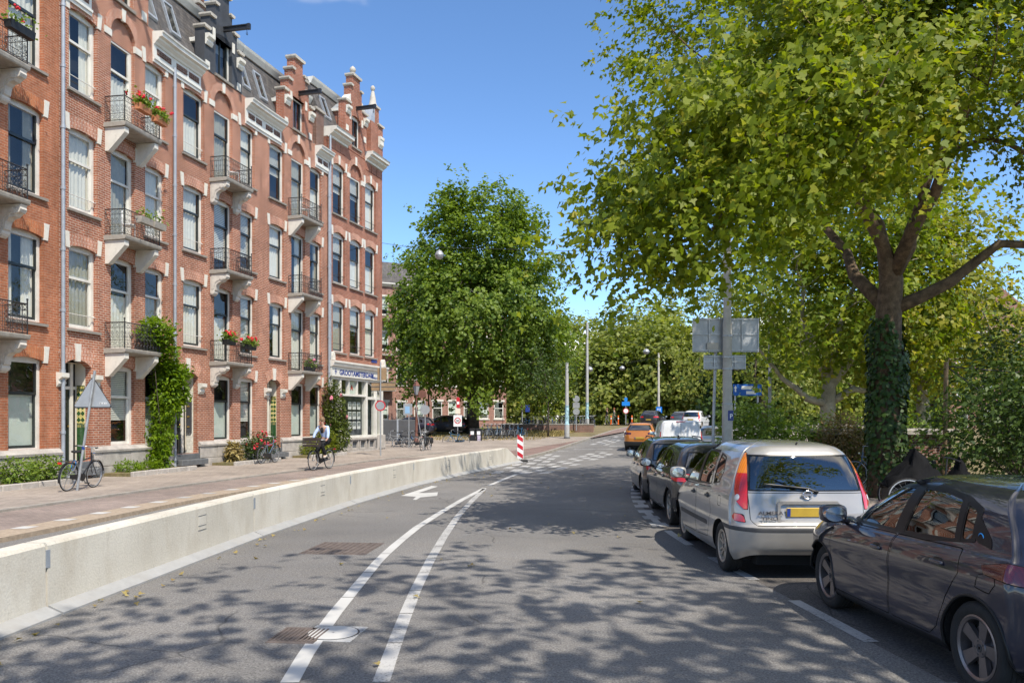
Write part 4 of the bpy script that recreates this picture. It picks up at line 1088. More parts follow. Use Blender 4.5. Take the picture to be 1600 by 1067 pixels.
class Surf:
    def __init__(s, levels, sub=7):
        K = np.stack([half_loop(l) for l in levels])
        T = [0]
        for k in range(1, len(levels)):
            T.append(T[-1]+max(.03, float(np.median(np.linalg.norm(K[k]-K[k-1], axis=1)))))
        t = np.concatenate([np.linspace(T[k], T[k+1], sub, endpoint=False) for k in range(len(T)-1)]+[[T[-1]]])
        G = pchip(T, K, t)
        nt, nu, _ = G.shape
        arc = np.concatenate([np.zeros((nt,1)), np.cumsum(np.linalg.norm(np.diff(G[:,:,:2], axis=1), axis=2), axis=1)], 1)
        col = np.tile(np.arange(nu), (nt,1))
        s.V = G.reshape(-1,3); s.A = np.stack([arc.ravel(), col.ravel().astype(float)], 1)
        idx = np.arange(nt*nu).reshape(nt, nu)
        a, b, c, d = idx[:-1,:-1], idx[:-1,1:], idx[1:,1:], idx[1:,:-1]
        q = np.stack([a,b,c,d], -1).reshape(-1,4)
        s.T = np.concatenate([q[:,[0,1,2]], q[:,[0,2,3]]])
        n = np.zeros_like(s.V); f = np.cross(s.V[s.T[:,1]]-s.V[s.T[:,0]], s.V[s.T[:,2]]-s.V[s.T[:,0]])
        for k in range(3): np.add.at(n, s.T[:,k], f)
        n = n/np.maximum(np.linalg.norm(n, axis=1), 1e-9)[:,None]
        s.A = np.concatenate([s.A, n], 1); s.nV = len(s.V)
        s.side0, s.side1 = 14, 12+10+64+9
    def clip(s, tris, d):
        """split tris by scalar field d per vertex; returns inside (d<0), outside"""
        dv = d[tris]; neg = dv < 0
        cnt = neg.sum(1)
        ins = list(tris[cnt == 3]); out = list(tris[cnt == 0])
        mixed = tris[(cnt > 0) & (cnt < 3)]
        newV, newA = [], []; base = len(s.V); cache = {}
        def cut(i, j):
            k = (i, j) if i < j else (j, i)
            if k in cache: return cache[k]
            t = d[k[0]]/(d[k[0]]-d[k[1]])
            newV.append(s.V[k[0]]*(1-t)+s.V[k[1]]*t); newA.append(s.A[k[0]]*(1-t)+s.A[k[1]]*t)
            cache[k] = base+len(newV)-1; return cache[k]
        for tr in mixed:
            i, j, k = tr
            for _ in range(3):
                if (d[i] < 0) != (d[j] < 0) and (d[i] < 0) != (d[k] < 0): break
                i, j, k = j, k, i
            p, q = cut(i, j), cut(i, k)
            A, B = [(i, p, q)], [(p, j, k), (p, k, q)]
            if d[i] < 0: ins += A; out += B
            else: out += A; ins += B
        if newV: s.V = np.concatenate([s.V, newV]); s.A = np.concatenate([s.A, newA])
        f = lambda l: np.array(l, dtype=int).reshape(-1,3)
        return f(ins), f(out)
    def poly(s, P, kind, r=.03):
        """rounded polygon field: kind 'side' (y,z), 'rear' (x,z), 'arc' (arc from rear centre, z)"""
        if kind == 'side': X = s.V[:,1]; ok = (s.A[:,1] >= s.side0) & (s.A[:,1] <= s.side1)
        elif kind == 'rear': X = s.V[:,0]; ok = s.A[:,1] <= 20
        elif kind == 'front': X = s.V[:,0]; ok = s.A[:,1] >= 12+10+64+3
        else: X = s.A[:,0]; ok = s.A[:,1] <= 12+10+18
        Z = s.V[:,2]; P = np.array(P, float); n = len(P)
        best = np.full(len(X), 1e9); inside = np.zeros(len(X), bool)
        for i in range(n):
            a, b = P[i], P[(i+1) % n]; e = b-a; w0, w1 = X-a[0], Z-a[1]
            t = np.clip((w0*e[0]+w1*e[1])/(e@e), 0, 1)
            best = np.minimum(best, np.hypot(w0-e[0]*t, w1-e[1]*t))
            c = ((a[1] <= Z) & (b[1] > Z)) | ((b[1] <= Z) & (a[1] > Z))
            xx = a[0]+(Z-a[1])/(e[1] if abs(e[1]) > 1e-9 else 1e-9)*e[0]
            inside ^= c & (X < xx)
        d = np.where(inside, -best, best)
        return np.where(ok, d, np.maximum(d, .2))
    def circ(s, cy, cz, r, xmin=.35):
        d = np.hypot(s.V[:,1]-cy, s.V[:,2]-cz)-r
        return np.where((s.V[:,0] > xmin) & (s.A[:,1] >= s.side0-8) & (s.A[:,1] <= s.side1+18), d, np.maximum(d, .2))
    def out(s, name, tris, mats, parent, off=0.0, both=True, mi=None, smooth=True, sgn=1):
        """mesh from tris; both: mirrored halves welded into one mesh, else one side only (sgn)"""
        if len(tris) == 0: return None
        used, inv = np.unique(tris, return_inverse=True); V = s.V[used].copy(); F = inv.reshape(-1,3)
        if off:
            V += s.A[used,2:5]*off
        if both:
            n = len(V); V2 = V*np.array([-1,1,1]); F = np.concatenate([F[:,::-1]*0+F, F[:,::-1]+n]); V = np.concatenate([V, V2])
            if mi is not None: mi = np.concatenate([mi, mi])
        elif sgn < 0: V = V*np.array([-1,1,1]); F = F[:,::-1]
        me = np_mesh(name, V, F, mats, smooth, mi)
        if both:
            import bmesh
            bm = bmesh.new(); bm.from_mesh(me); bmesh.ops.remove_doubles(bm, verts=[v for v in bm.verts if abs(v.co.x) < .0015], dist=.004); bm.to_mesh(me); bm.free()
        return link(name, me, parent)
    def xat(s, y, z):
        V = s.V[:s.nV]; m = (s.A[:s.nV,1] >= s.side0-6) & (s.A[:s.nV,1] <= s.side1+10)
        i = np.argmin((V[:,1]-y)**2+(V[:,2]-z)**2+np.where(m, 0, 9)); return float(V[i,0])
    def parts(s, name, tris, mats, parent, kind, off=0.0):
        if kind in ('rear', 'front'): return s.out(name, tris, mats, parent, off)
        for sg in (1, -1): s.out(name, tris, mats, parent, off, both=False, sgn=sg)
def paint_mat_car(name, col, rough=.28, metal=.35, flake=.0):
    m, nt, N, L, b = new_mat(name)
    v = objcoord(nt); n = noise_node(nt, 3, 4, v); n2 = noise_node(nt, 60, 2, v)
    c = ramp(nt, n.outputs[0], [(.3, tuple(x*.9 for x in col)), (.7, tuple(x*1.08 for x in col))])
    c = mixc(nt, ramp(nt, n2.outputs[0], [(.6, (0,0,0)), (.85, (.06,)*3)]), c, (.25,.23,.2))
    L.new(c, b.inputs['Base Color']); b.inputs['Metallic'].default_value = metal; b.inputs['Roughness'].default_value = rough
    b.inputs['Coat Weight'].default_value = 1.0; b.inputs['Coat Roughness'].default_value = .02; b.inputs['Coat IOR'].default_value = 1.6
    return m
M['tyre'] = pm('tyre rubber', (0.022,0.021,0.020), 0.85, 0.25, 9, bmp=.3)
M['rim_silver'] = pm('alloy rim', (0.42,0.41,0.39), 0.35, 0.12, 9, metal=.8)
M['rim_dirty'] = pm('dusty alloy rim', (0.46,0.40,0.33), 0.5, 0.2, 9, metal=.5)
M['rim_dark'] = pm('grey alloy rim', (0.22,0.20,0.20), 0.35, 0.12, 9, metal=.8)
M['trim'] = pm('black trim', (0.010,0.010,0.011), 0.4, 0.15, 8, spec=.3)
M['trim_mat'] = pm('matte grey plastic', (0.05,0.05,0.052), 0.65, 0.15, 8)
M['seam'] = pm('panel gap', (0.004,0.004,0.004), 0.9, 0.0)
M['under'] = pm('underbody', (0.008,0.008,0.008), 0.9, 0.2)
M['cabin'] = pm('dark cabin', (0.018,0.018,0.02), 0.8, 0.3, 5)
M['car_glass'] = glass_mat('car glass', (0.24,0.28,0.265), 0.01, 1.8)
M['car_glass_dk'] = glass_mat('privacy glass', (0.06,0.065,0.07), 0.01, 1.9)
def lamp_mat(name, col, em=0.0):
    m, nt, N, L, b = new_mat(name)
    v = objcoord(nt); w = N.new('ShaderNodeTexWave'); w.inputs['Scale'].default_value = 22; L.new(v, w.inputs[0])
    L.new(mixc(nt, .35, col, ramp(nt, w.outputs[0], [(0, tuple(c*.55 for c in col)), (1, tuple(min(1, c*1.3) for c in col))])), b.inputs['Base Color'])
    b.inputs['Roughness'].default_value = .12; b.inputs['Coat Weight'].default_value = 1.0; b.inputs['Specular IOR Level'].default_value = .6
    return m
M['lamp_red'] = lamp_mat('red lamp', (0.55,0.015,0.012)); M['lamp_amber'] = lamp_mat('amber lamp', (0.80,0.22,0.01)); M['lamp_clear'] = lamp_mat('clear lamp', (0.62,0.60,0.58)); M['lamp_dk'] = lamp_mat('smoked lamp', (0.07,0.008,0.01))
M['plate'] = pm('yellow number plate', (0.50,0.33,0.05), 0.4, 0.1, 6)
M['chrome'] = pm('chrome', (0.65,0.65,0.65), 0.12, 0.05, metal=1.0)
def wheel_meshes(R_, rr, wd, rimmat, spokes, style):
    ty = MB(); h = wd/2
    ty.lathe([(rr-.005,-h*.8),(rr+.02,-h*.92),(R_-.05,-h),(R_-.02,-h*.93),(R_-.002,-h*.72),(R_,-h*.4),(R_-.006,-h*.38),(R_-.006,-h*.34),(R_,-h*.32),(R_,-h*.04),(R_-.006,-h*.03),(R_-.006,h*.03),(R_,h*.04),(R_,h*.32),(R_-.006,h*.34),(R_-.006,h*.38),(R_,h*.4),(R_-.002,h*.72),(R_-.02,h*.93),(R_-.05,h),(rr+.02,h*.92),(rr-.005,h*.8)], 40, ax='x')
    tm = ty.mesh('wheel', [M['tyre']], 40)
    rm = MB()
    rm.lathe([(rr,h*.86),(rr-.012,h*.90),(rr-.03,h*.80),(rr-.035,h*.2),(rr-.035,-h*.7)], 40, ax='x')
    rm.lathe([(.012,h*.62),(.035,h*.66),(.062,h*.64),(.068,h*.5),(.07,h*.2)], 24, ax='x')
    for k in range(spokes):
        a = 2*math.pi*k/spokes
        def pt(r, off, x):
            return (x, r*math.cos(a)-off*math.sin(a), r*math.sin(a)+off*math.cos(a))
        wi, wo = (.026, .020) if style != 'wide' else (.034, .050)
        if style == 'twin':
            for sg in (-1, 1):
                q = [pt(.06, sg*.012-.011, h*.58), pt(.06, sg*.012+.011, h*.58), pt(rr-.02, sg*.045+.016, h*.72), pt(rr-.02, sg*.045-.016, h*.72)]
                b_ = [(p[0]-.03, p[1], p[2]) for p in q]; rm.add(q+b_, [(0,1,2,3),(0,4,5,1),(1,5,6,2),(2,6,7,3),(3,7,4,0)])
        else:
            q = [pt(.055,-wi,h*.58), pt(.055,wi,h*.58), pt(rr-.02,wo,h*.74), pt(rr-.02,-wo,h*.74)]
            b_ = [(p[0]-.035, p[1]*1.0, p[2]) for p in q]; rm.add(q+b_, [(0,1,2,3),(0,4,5,1),(1,5,6,2),(2,6,7,3),(3,7,4,0)])
    rmm = rm.mesh('rim', [M[rimmat]], 35)
    hb = MB(); hb.lathe([(.01,h*.66),(.028,h*.675),(.03,h*.6)], 16, ax='x')
    for k in range(5):
        a = 2*math.pi*(k+.5)/5; hb.lathe([(.001,h*.66),(.008,h*.66),(.008,h*.5)], 6, (0,.048*math.cos(a),.048*math.sin(a)), 'x')
    hub = hb.mesh('hub', [M['trim_mat']], 40)
    bk = MB(); bk.lathe([(.02,h*.1),(rr-.04,h*.1)], 24, ax='x'); bk.lathe([(.05,h*.22),(rr*.68,h*.22),(rr*.68,h*.14)], 24, ax='x', m=1)
    back = bk.mesh('brake_disc', [M['under'], M['rim_dark']])
    return tm, rmm, hub, back
def rbox(mb, c, s, r=.25, n=3, m=0):
    """soft box (superellipsoid)"""
    rows = []
    for j in range(9):
        v = -math.pi/2+math.pi*j/8; row = []
        for i in range(16):
            u = 2*math.pi*i/16; f = lambda x, e: math.copysign(abs(x)**e, x)
            row.append((c[0]+s[0]*f(math.cos(v), r)*f(math.cos(u), r), c[1]+s[1]*f(math.cos(v), r)*f(math.sin(u), r), c[2]+s[2]*f(math.sin(v), r)))
        rows.append(row)
    return mb.rings(rows, m=m)
def make_car(spec, label, loc, rz, cat='car'):
    sp = spec
    root = thing(sp.get('name', 'parked_car'), label, cat, loc, rz, sp.get('group'))
    S = Surf(sp['levels'], sp.get('sub', 7)); S.T0 = S.T
    T = S.T
    pm_ = sp['paint']
    for (cy, r) in sp['arches']:
        _, T = S.clip(T, S.circ(cy, sp['wr']*.98, r))
    glass = []
    for (P, kind, gm, nm) in sp['glass']:
        inn, T = S.clip(T, S.poly(P, kind))
        if len(inn) == 0: continue
        g, tr = S.clip(inn, S.poly(P, kind)+.016)
        S.parts(nm+'_seal', tr, M['trim'], root, kind, .001)
        if kind == 'side':
            for sg in (1, -1): S.out(nm, g, M[gm], root, off=-.004, both=False, sgn=sg)
        else: S.out(nm, g, M[gm], root, off=-.004)
    for (P, kind, mt, nm) in sp.get('lamps', []):
        inn, T = S.clip(T, S.poly(P, kind))
        if len(inn) == 0: continue
        g, tr = S.clip(inn, S.poly(P, kind)+.006)
        S.parts('lamp_seal', tr, M['seam'], root, kind)
        bands = sp.get('lamp_bands') if nm == 'tail_light' else None
        if bands:
            rest = g
            for (z, m2) in bands:
                top, rest = S.clip(rest, z-S.V[:,2])
                for sg in (1, -1): S.out(nm, top, M[m2], root, off=.006, both=False, sgn=sg)
            for sg in (1, -1): S.out(nm, rest, M[mt], root, off=.006, both=False, sgn=sg)
        else:
            for sg in (1, -1): S.out(nm, g, M[mt], root, off=.006, both=False, sgn=sg)
    for (P, kind, mt, nm) in sp.get('patches', []):
        inn, T = S.clip(T, S.poly(P, kind))
        S.parts(nm, inn, M[mt], root, kind, .003)
    seams = []
    for (P, kind, nm) in sp.get('panels', []):
        inn, T = S.clip(T, S.poly(P, kind)-.0)
        if len(inn) == 0: continue
        g, tr = S.clip(inn, S.poly(P, kind)+.0075)
        S.parts('panel_gap', tr, M['seam'], root, kind, -.006)
        if kind == 'side':
            for sg in (1, -1): S.out(nm, g, pm_, root, both=False, sgn=sg)
        else: S.out(nm, g, pm_, root)
    if sp.get('sill_z'):
        low, T = S.clip(T, S.V[:,2]-sp['sill_z']); S.out('lower_trim', low, M[sp.get('sill_mat', 'trim_mat')], root)
    S.out('body', T, pm_, root)
    # dark lining inside
    nz = (S.V[:,2] > .35) & (S.V[:,2] < sp['levels'][-3]['zr']-.03)
    if sp.get('detail'):
        S2 = T[np.all(nz[T], axis=1)]; S.out('lining', S2[:, ::-1], M['cabin'], root, off=-.03, both=False); S.out('lining', S2[:, ::-1], M['cabin'], root, off=-.03, both=False, sgn=-1)
    # under tray and wheel wells
    y0, y1 = sp['levels'][0]['yr']+.1, sp['levels'][0]['yf']-.12; w0 = sp['levels'][0]['w']
    ub = MB(); ub.box(-w0+.24, w0-.24, y0, y1, .17, .55); ub.box(-w0+.03, w0-.03, sp['arches'][0][0]+sp['arches'][0][1], sp['arches'][1][0]-sp['arches'][1][1], .19, .5)
    ub.build('underbody', M['under'], root)
    for (cy, r) in sp['arches']:
        for sg in (1, -1):
            wl = MB(); A = np.linspace(R(-18), R(198), 22)
            pt = [(cy+(r+.004)*math.cos(a), sp['wr']*.98+(r+.004)*math.sin(a)) for a in A]
            wl.grid([[(sg*max(w0-.26, S.xat(y, max(z, .24))-.02), y, z) for y, z in pt], [(sg*(w0-.262), y, z) for y, z in pt]])
            wl.build('wheel_well', M['under'], root)
            lip = []
            for a in np.linspace(R(-24), R(204), 30):
                y, z = cy+r*math.cos(a), sp['wr']*.98+r*math.sin(a)
                if z > S.V[:,2].min()+.01: lip.append((sg*(S.xat(y, z)-.002), y, z))
            if sp.get('lip'): MB().tube(lip, .013, 6).build('arch_lip', M[sp['lip']] if sp['lip'] in M else pm_, root, smooth=True)
    tm, rm, hb, bk = wheel_meshes(sp['wr'], sp['rim_r'], .205, sp['rim'], sp['spokes'], sp.get('rim_style', ''))
    for (cy, r) in sp['arches']:
        xo = min(S.xat(cy, sp['wr']*2+.06), S.xat(cy+.36, .45))
        for sg in (1, -1):
            w = link('wheel', tm, root, (sg*(xo-.118), cy, sp['wr']), 0 if sg > 0 else math.pi)
            link('rim', rm, w); link('hub', hb, w); link('brake_disc', bk, w)
    # mirrors
    my, mz = sp['mirror']
    xb = S.xat(my, mz-.08)
    for sg in (1, -1):
        mb = MB(); rbox(mb, (sg*(xb+.13), my, mz+.02), (.12, .075, .085), .55)
        mb.tube([(sg*(xb-.03), my+.03, mz-.06), (sg*(xb+.08), my+.02, mz-.03)], .032, 8)
        mr = mb.build('wing_mirror', sp.get('mirror_paint', pm_), root, smooth=True)
        mg = MB(); mg.lathe([(.001,-.081),(.09,-.078),(.098,-.05)], 20, (0,0,0), 'y'); mg.xf(Matrix.Translation((sg*(xb+.135), my, mz+.02)) @ Matrix.Diagonal((1.08,1,.76,1)))
        mg.build('mirror_glass', M['chrome'], mr, smooth=40)
    for (hy, hz) in sp.get('handles', []):
        x = S.xat(hy, hz)
        for sg in (1, -1):
            mb = MB(); rbox(mb, (sg*(x+.010), hy, hz), (.018, .085, .018), .6); hnd = mb.build('door_handle', sp.get('handle_paint', pm_), root, smooth=True)
            mb = MB(); rbox(mb, (sg*(x-.004), hy, hz), (.008, .075, .04), .8); mb.build('handle_recess', M['trim'], hnd, smooth=True)
    if sp.get('plate'):
        z, yy = sp['plate']
        pl = MB().bevbox(-.26, .26, -.055, .055, 0, .012, .006); pl.xf(Matrix.Translation((0, yy, z)) @ Matrix.Rotation(R(90+sp.get('plate_tilt', 6)), 4, 'X'))
        p = pl.build('number_plate', M['plate'], root)
        mb = MB().box(-.255, -.215, -.048, .048, .0125, .0135); mb.xf(Matrix.Translation((0, yy, z)) @ Matrix.Rotation(R(90+sp.get('plate_tilt', 6)), 4, 'X')); mb.build('plate_band', M['sign_blue'], p)
    if sp.get('detail'):
        for sx in (-.36, .36):
            for sy in (.05, -.85):
                mb = MB(); rbox(mb, (sx, sy-.12, .78), (.24,.09,.36), .5); rbox(mb, (sx, sy-.17, sp['head']), (.13,.06,.10), .6); rbox(mb, (sx, sy+.12, .45), (.24,.28,.10), .5)
                mb.build('seat', M['cabin'], root, smooth=True)
        mb = MB(); mb.tube([(-.36+.18*math.cos(a), .52+.05*math.sin(a), .86+.17*math.sin(a)) for a in np.linspace(0, 2*math.pi, 21)], .016, 6); mb.build('steering_wheel', M['trim'], root, smooth=True)
        mb = MB(); rbox(mb, (0,.82,.78), (.7,.22,.14), .5); mb.build('dashboard', M['cabin'], root, smooth=True)
    return root, S
# ---- level tables
def L(z, w, yr, zr, yf, zf, **k):
    d = dict(z=z if isinstance(z, list) else [(-2, z), (2, z)], w=w, yr=yr, zr=zr, yf=yf, zf=zf); d.update(k); return d
lv_hatch = [
 L(.19,.78,-1.80,.27,1.98,.22,Rr=.35,Rf=.45,bow=.06), L([(-2,.27),(2,.24)],.842,-1.90,.36,2.06,.30,Rr=.34,Rf=.5,bow=.06), L(.42,.866,-1.955,.50,2.10,.45,Rr=.34,Rf=.5,bow=.06),
 L([(-2,.60),(2,.56)],.856,-1.965,.66,2.10,.58,Rr=.32,Rf=.5,bow=.055), L([(-2,.78),(0,.73),(2,.70)],.872,-1.93,.80,2.06,.70,Rr=.30,Rf=.5,bow=.06),
 L([(-2,.90),(0,.86),(2,.80)],.852,-1.89,.92,1.95,.80,Rr=.28,Rf=.5,bow=.07), L([(-2,.95),(0,.905),(1.3,.885)],.828,-1.87,.98,1.62,.90,Rr=.26,Rf=.55,bow=.07,ef=1.3),
 L([(-1.6,.985),(0,.935),(1,.925)],.805,-1.85,1.03,1.16,.955,Rr=.26,Rf=.6,bow=.07,ef=1.0), L([(-1.6,1.12),(0,1.09),(.8,1.06)],.752,-1.76,1.15,.86,1.10,Rr=.26,Rf=.5,bow=.08,ef=.9),
 L([(-1.4,1.27),(-.5,1.285),(.4,1.25)],.672,-1.60,1.30,.46,1.28,Rr=.26,Rf=.42,bow=.09,ef=.9), L([(-1.4,1.345),(-.5,1.375),(.3,1.345)],.60,-1.50,1.37,.22,1.37,Rr=.24,Rf=.36,bow=.09,ef=.9),
 L([(-1.3,1.385),(-.5,1.41),(.2,1.385)],.52,-1.42,1.40,.08,1.405,Rr=.22,Rf=.3,bow=.09), L(1.425,.28,-1.1,1.425,-.2,1.425,Rr=.12,Rf=.15), L(1.43,.01,-.8,1.43,-.5,1.43,Rr=.005,Rf=.005)]
lv_mpv = [
 L(.20,.80,-1.92,.30,2.1,.24,Rr=.30,Rf=.5,bow=.05), L(.30,.852,-1.985,.38,2.18,.36,Rr=.32,Rf=.55,bow=.05), L(.46,.874,-2.015,.50,2.20,.50,Rr=.32,Rf=.55,bow=.05),
 L(.60,.880,-2.03,.61,2.18,.60,Rr=.32,Rf=.55,bow=.05), L(.66,.872,-1.975,.66,2.16,.64,Rr=.30,Rf=.55,bow=.05), L([(-2,.84),(0,.82),(2,.74)],.868,-1.925,.85,2.08,.74,Rr=.28,Rf=.55,bow=.055),
 L([(-2,.97),(0,.94),(2,.84)],.856,-1.885,1.0,1.92,.86,Rr=.27,Rf=.55,bow=.06), L([(-2,1.01),(0,.985),(1.2,.96)],.838,-1.875,1.05,1.42,1.0,Rr=.27,Rf=.6,bow=.06,ef=1.1),
 L([(-1.6,1.20),(0,1.19),(.9,1.14)],.785,-1.825,1.22,1.02,1.18,Rr=.27,Rf=.5,bow=.07,ef=.9), L([(-1.5,1.40),(0,1.41),(.6,1.36)],.700,-1.735,1.42,.56,1.40,Rr=.26,Rf=.45,bow=.08,ef=.9),
 L([(-1.5,1.48),(-.4,1.505),(.4,1.46)],.645,-1.68,1.50,.32,1.50,Rr=.25,Rf=.4,bow=.08,ef=.9), L([(-1.4,1.545),(-.4,1.57),(.3,1.54)],.55,-1.60,1.56,.15,1.56,Rr=.22,Rf=.3,bow=.08), L(1.60,.30,-1.2,1.60,-.1,1.60,Rr=.12,Rf=.15), L(1.61,.01,-.8,1.61,-.5,1.61,Rr=.005,Rf=.005)]
def scale_levels(lv, sx, sy, sz, zshift=0):
    out = []
    for l in lv:
        d = dict(l); d['w'] = l['w']*sx if l['w'] > .02 else l['w']; d['yr'] = l['yr']*sy; d['yf'] = l['yf']*sy; d['zr'] = l['zr']*sz+zshift; d['zf'] = l['zf']*sz+zshift
        d['z'] = [(y*sy, z*sz+zshift) for y, z in l['z']]; out.append(d)
    return out
P_navy = paint_mat_car('black blue metallic paint', (0.0075,0.007,0.020), .5, .0)
P_silver = paint_mat_car('warm silver metallic paint', (0.355,0.333,0.305), .38, .3)
P_black = paint_mat_car('black paint', (0.010,0.010,0.011), .5, .0)
P_brown = paint_mat_car('grey brown metallic paint', (0.12,0.105,0.095), .28, .5)
P_grey = paint_mat_car('blue grey metallic paint', (0.13,0.15,0.17), .28, .5)
P_white = paint_mat_car('white paint car', (0.68,0.68,0.67), .35, .0)
P_orange = paint_mat_car('orange metallic paint', (0.55,0.19,0.02), .3, .3)
P_lsilver = paint_mat_car('light silver paint', (0.42,0.43,0.44), .3, .5)
hatch = dict(levels=lv_hatch, paint=P_navy, arches=[(-1.27,.362),(1.27,.362)], wr=.318, rim_r=.225, rim='rim_dark', spokes=5, rim_style='wide', lip='trim', sill_z=.27, sill_mat='trim', mirror=(.72,.985), detail=True, head=1.12,
 glass=[([(.90,.955),(.34,1.245),(.12,1.305),(-.20,1.335),(-.14,.965)],'side','car_glass','side_window'), ([(-.27,.968),(-.33,1.338),(-.62,1.335),(-.86,1.30),(-.96,1.0)],'side','car_glass_dk','side_window'),
        ([(-1.01,1.005),(-.92,1.285),(-1.08,1.235),(-1.14,1.03)],'side','car_glass_dk','side_window'), ([(-.66,1.03),(-.54,1.31),(.54,1.31),(.66,1.03)],'rear','car_glass_dk','rear_window'), ([(-.72,.985),(-.52,1.33),(.52,1.33),(.72,.985)],'front','car_glass','windscreen')],
 lamps=[([(.50,.83),(.50,.94),(.95,.95),(1.22,.90),(1.20,.84),(.9,.82)],'arc','lamp_dk','tail_light')],
 patches=[([(.98,.945),(.36,1.262),(.12,1.325),(-.25,1.356),(-.62,1.352),(-.92,1.315),(-1.12,1.25),(-1.17,1.02),(-.6,.955)],'side','trim','window_surround'), ([(-1.17,1.03),(-1.12,1.20),(-1.33,1.06),(-1.36,1.0)],'side','trim','pillar_trim')],
 panels=[([(.92,.27),(1.0,.5),(.97,.90),(.86,.925),(-.185,.95),(-.14,.62),(-.15,.28)],'side','door'), ([(-.16,.28),(-.15,.62),(-.20,.95),(-1.08,.97),(-1.12,.80),(-.95,.60),(-.85,.36),(-.74,.28)],'side','door'), ([(-1.30,.74),(-1.33,.84),(-1.48,.87),(-1.52,.80),(-1.45,.72)],'side','charge_flap')],
 handles=[(.05,.80),(-.86,.835)], plate=(.55,-1.985))
mpv = dict(levels=lv_mpv, paint=P_silver, arches=[(-1.27,.345),(1.27,.345)], wr=.308, rim_r=.205, rim='rim_dirty', spokes=5, rim_style='twin', mirror=(.88,1.06), detail=True, head=1.22, handle_paint=M['trim_mat'],
 glass=[([(1.12,1.0),(.52,1.37),(.25,1.445),(-.02,1.465),(.0,1.01)],'side','car_glass','side_window'), ([(-.10,1.015),(-.12,1.465),(-.62,1.455),(-.72,1.03)],'side','car_glass','side_window'), ([(-.80,1.04),(-.72,1.445),(-.98,1.40),(-1.12,1.22),(-1.06,1.08)],'side','car_glass','side_window'),
        ([(-.665,1.035),(-.60,1.455),(.60,1.455),(.665,1.035)],'rear','car_glass','rear_window'), ([(-.76,1.05),(-.56,1.46),(.56,1.46),(.76,1.05)],'front','car_glass','windscreen')],
 lamps=[([(.685,.82),(.74,.82),(.83,.90),(.875,1.04),(.86,1.18),(.78,1.36),(.685,1.49),(.645,1.47)],'arc','lamp_red','tail_light'), ([(.72,.555+.115),(.74,.77),(.88,.775),(.93,.73),(.90,.68)],'arc','lamp_red','fog_light')],
 lamp_bands=[(1.235,'lamp_amber')],
 patches=[([(1.16,.985),(.53,1.385),(.25,1.46),(-.05,1.482),(-.62,1.472),(-.72,1.03),(-.05,.998)],'side','trim','window_surround'), ([(.6,.575),(.6,.622),(1.30,.622),(1.30,.575)],'arc','trim_mat','bumper_strip'), ([(-.7,.574),(-.7,.622),(.66,.622),(.66,.574)],'rear','trim_mat','bumper_strip'), ([(.93,.50),(.93,.56),(-.70,.56),(-.70,.50)],'side','trim_mat','door_strip')],
 panels=[([(1.05,.30),(1.15,.55),(1.10,.93),(1.0,.965),(-.045,.985),(-.03,.6),(-.03,.31)],'side','door'), ([(-.05,.31),(-.05,.6),(-.065,.985),(-.77,1.0),(-.80,.80),(-.86,.70),(-.76,.48),(-.66,.34)],'side','door'),
         ([(-.665,.70),(-.675,1.02),(.675,1.02),(.665,.70),(.60,.64),(-.60,.64)],'rear','tailgate'), ([(-1.15,.80),(-1.15,.93),(-1.28,.93),(-1.28,.80)],'side','fuel_flap')],
 handles=[(.10,.865),(-.66,.88)], plate=(.80,-1.955), plate_tilt=4, sub=7)
car_dark, S1 = make_car(hatch, 'black blue hatchback nearest the camera with grey alloy wheels', (3.95, 6.75, 0), R(1.6))
MB().lathe([(.028,-.003),(.035,0),(.028,.003)], 20, (-(S1.xat(-1.21,1.06)+.004), -1.21, 1.06), 'x').build('badge', pm('bright blue badge', (0.02,0.30,0.70), .3, .02), car_dark)
car_silver, S2 = make_car(mpv, 'silver people carrier with tall red and amber tail lights', (3.44, 11.22, 0), R(0))
# silver car extras: badge, plate recess, wiper, lettering
yb = -1.955
fr = MB()
fr.rings([[(x*1.0, yb+dy, .80+z) for x, z in [(-.36,-.11),(-.33,-.13),(.33,-.13),(.36,-.11),(.36,.10),(.33,.13),(-.33,.13),(-.36,.10)]] for dy in (.03,-.004)]+[[(x*.9, yb+.0, .80+z*.72) for x, z in [(-.36,-.11),(-.33,-.13),(.33,-.13),(.36,-.11),(.36,.10),(.33,.13),(-.33,.13),(-.36,.10)]]])
fr.build('plate_recess', P_silver, car_silver, smooth=40)
em = MB(); em.tube([(.052*math.cos(a), -1.915, 1.0+.044*math.sin(a)) for a in np.linspace(0,2*math.pi,25)], .008, 6); em.box(-.066,.066,-1.925,-1.913,.988,1.012); em.build('badge', M['chrome'], car_silver, smooth=40)
txt('ALMERA', car_silver, (-.585,-1.957,.770), .062, M['rim_dark'], .001, 1.25, ext=.002)
txt('TINO', car_silver, (-.555,-1.972,.712), .05, M['rim_dark'], .001, 1.6, ext=.002)
wp = MB(); wp.tube([(.10,-1.905,1.035),(.02,-1.90,1.07),(-.50,-1.885,1.125)], [.014,.011,.008], 6); wp.tube([(.0,-1.905,1.07),(-.56,-1.888,1.11)], .006, 5); wp.sphere((.11,-1.90,1.03), .026, 8, 6)
wp.build('rear_wiper', M['trim'], car_silver, smooth=40)
MB().tube([(0,-1.53,1.565),(0,-1.57,1.60)], .012, 6).build('washer_jet', M['trim'], car_silver)
def on_rear(S, x, z):
    V = S.V[:S.nV]; m = S.A[:S.nV,1] < 30; k = int(np.argmin(np.abs(V[:,0]-x)+np.abs(V[:,2]-z)+np.where(m, 0, 9))); return V[k], S.A[k,2:5]
pv, pn = on_rear(S2, .775, .955)
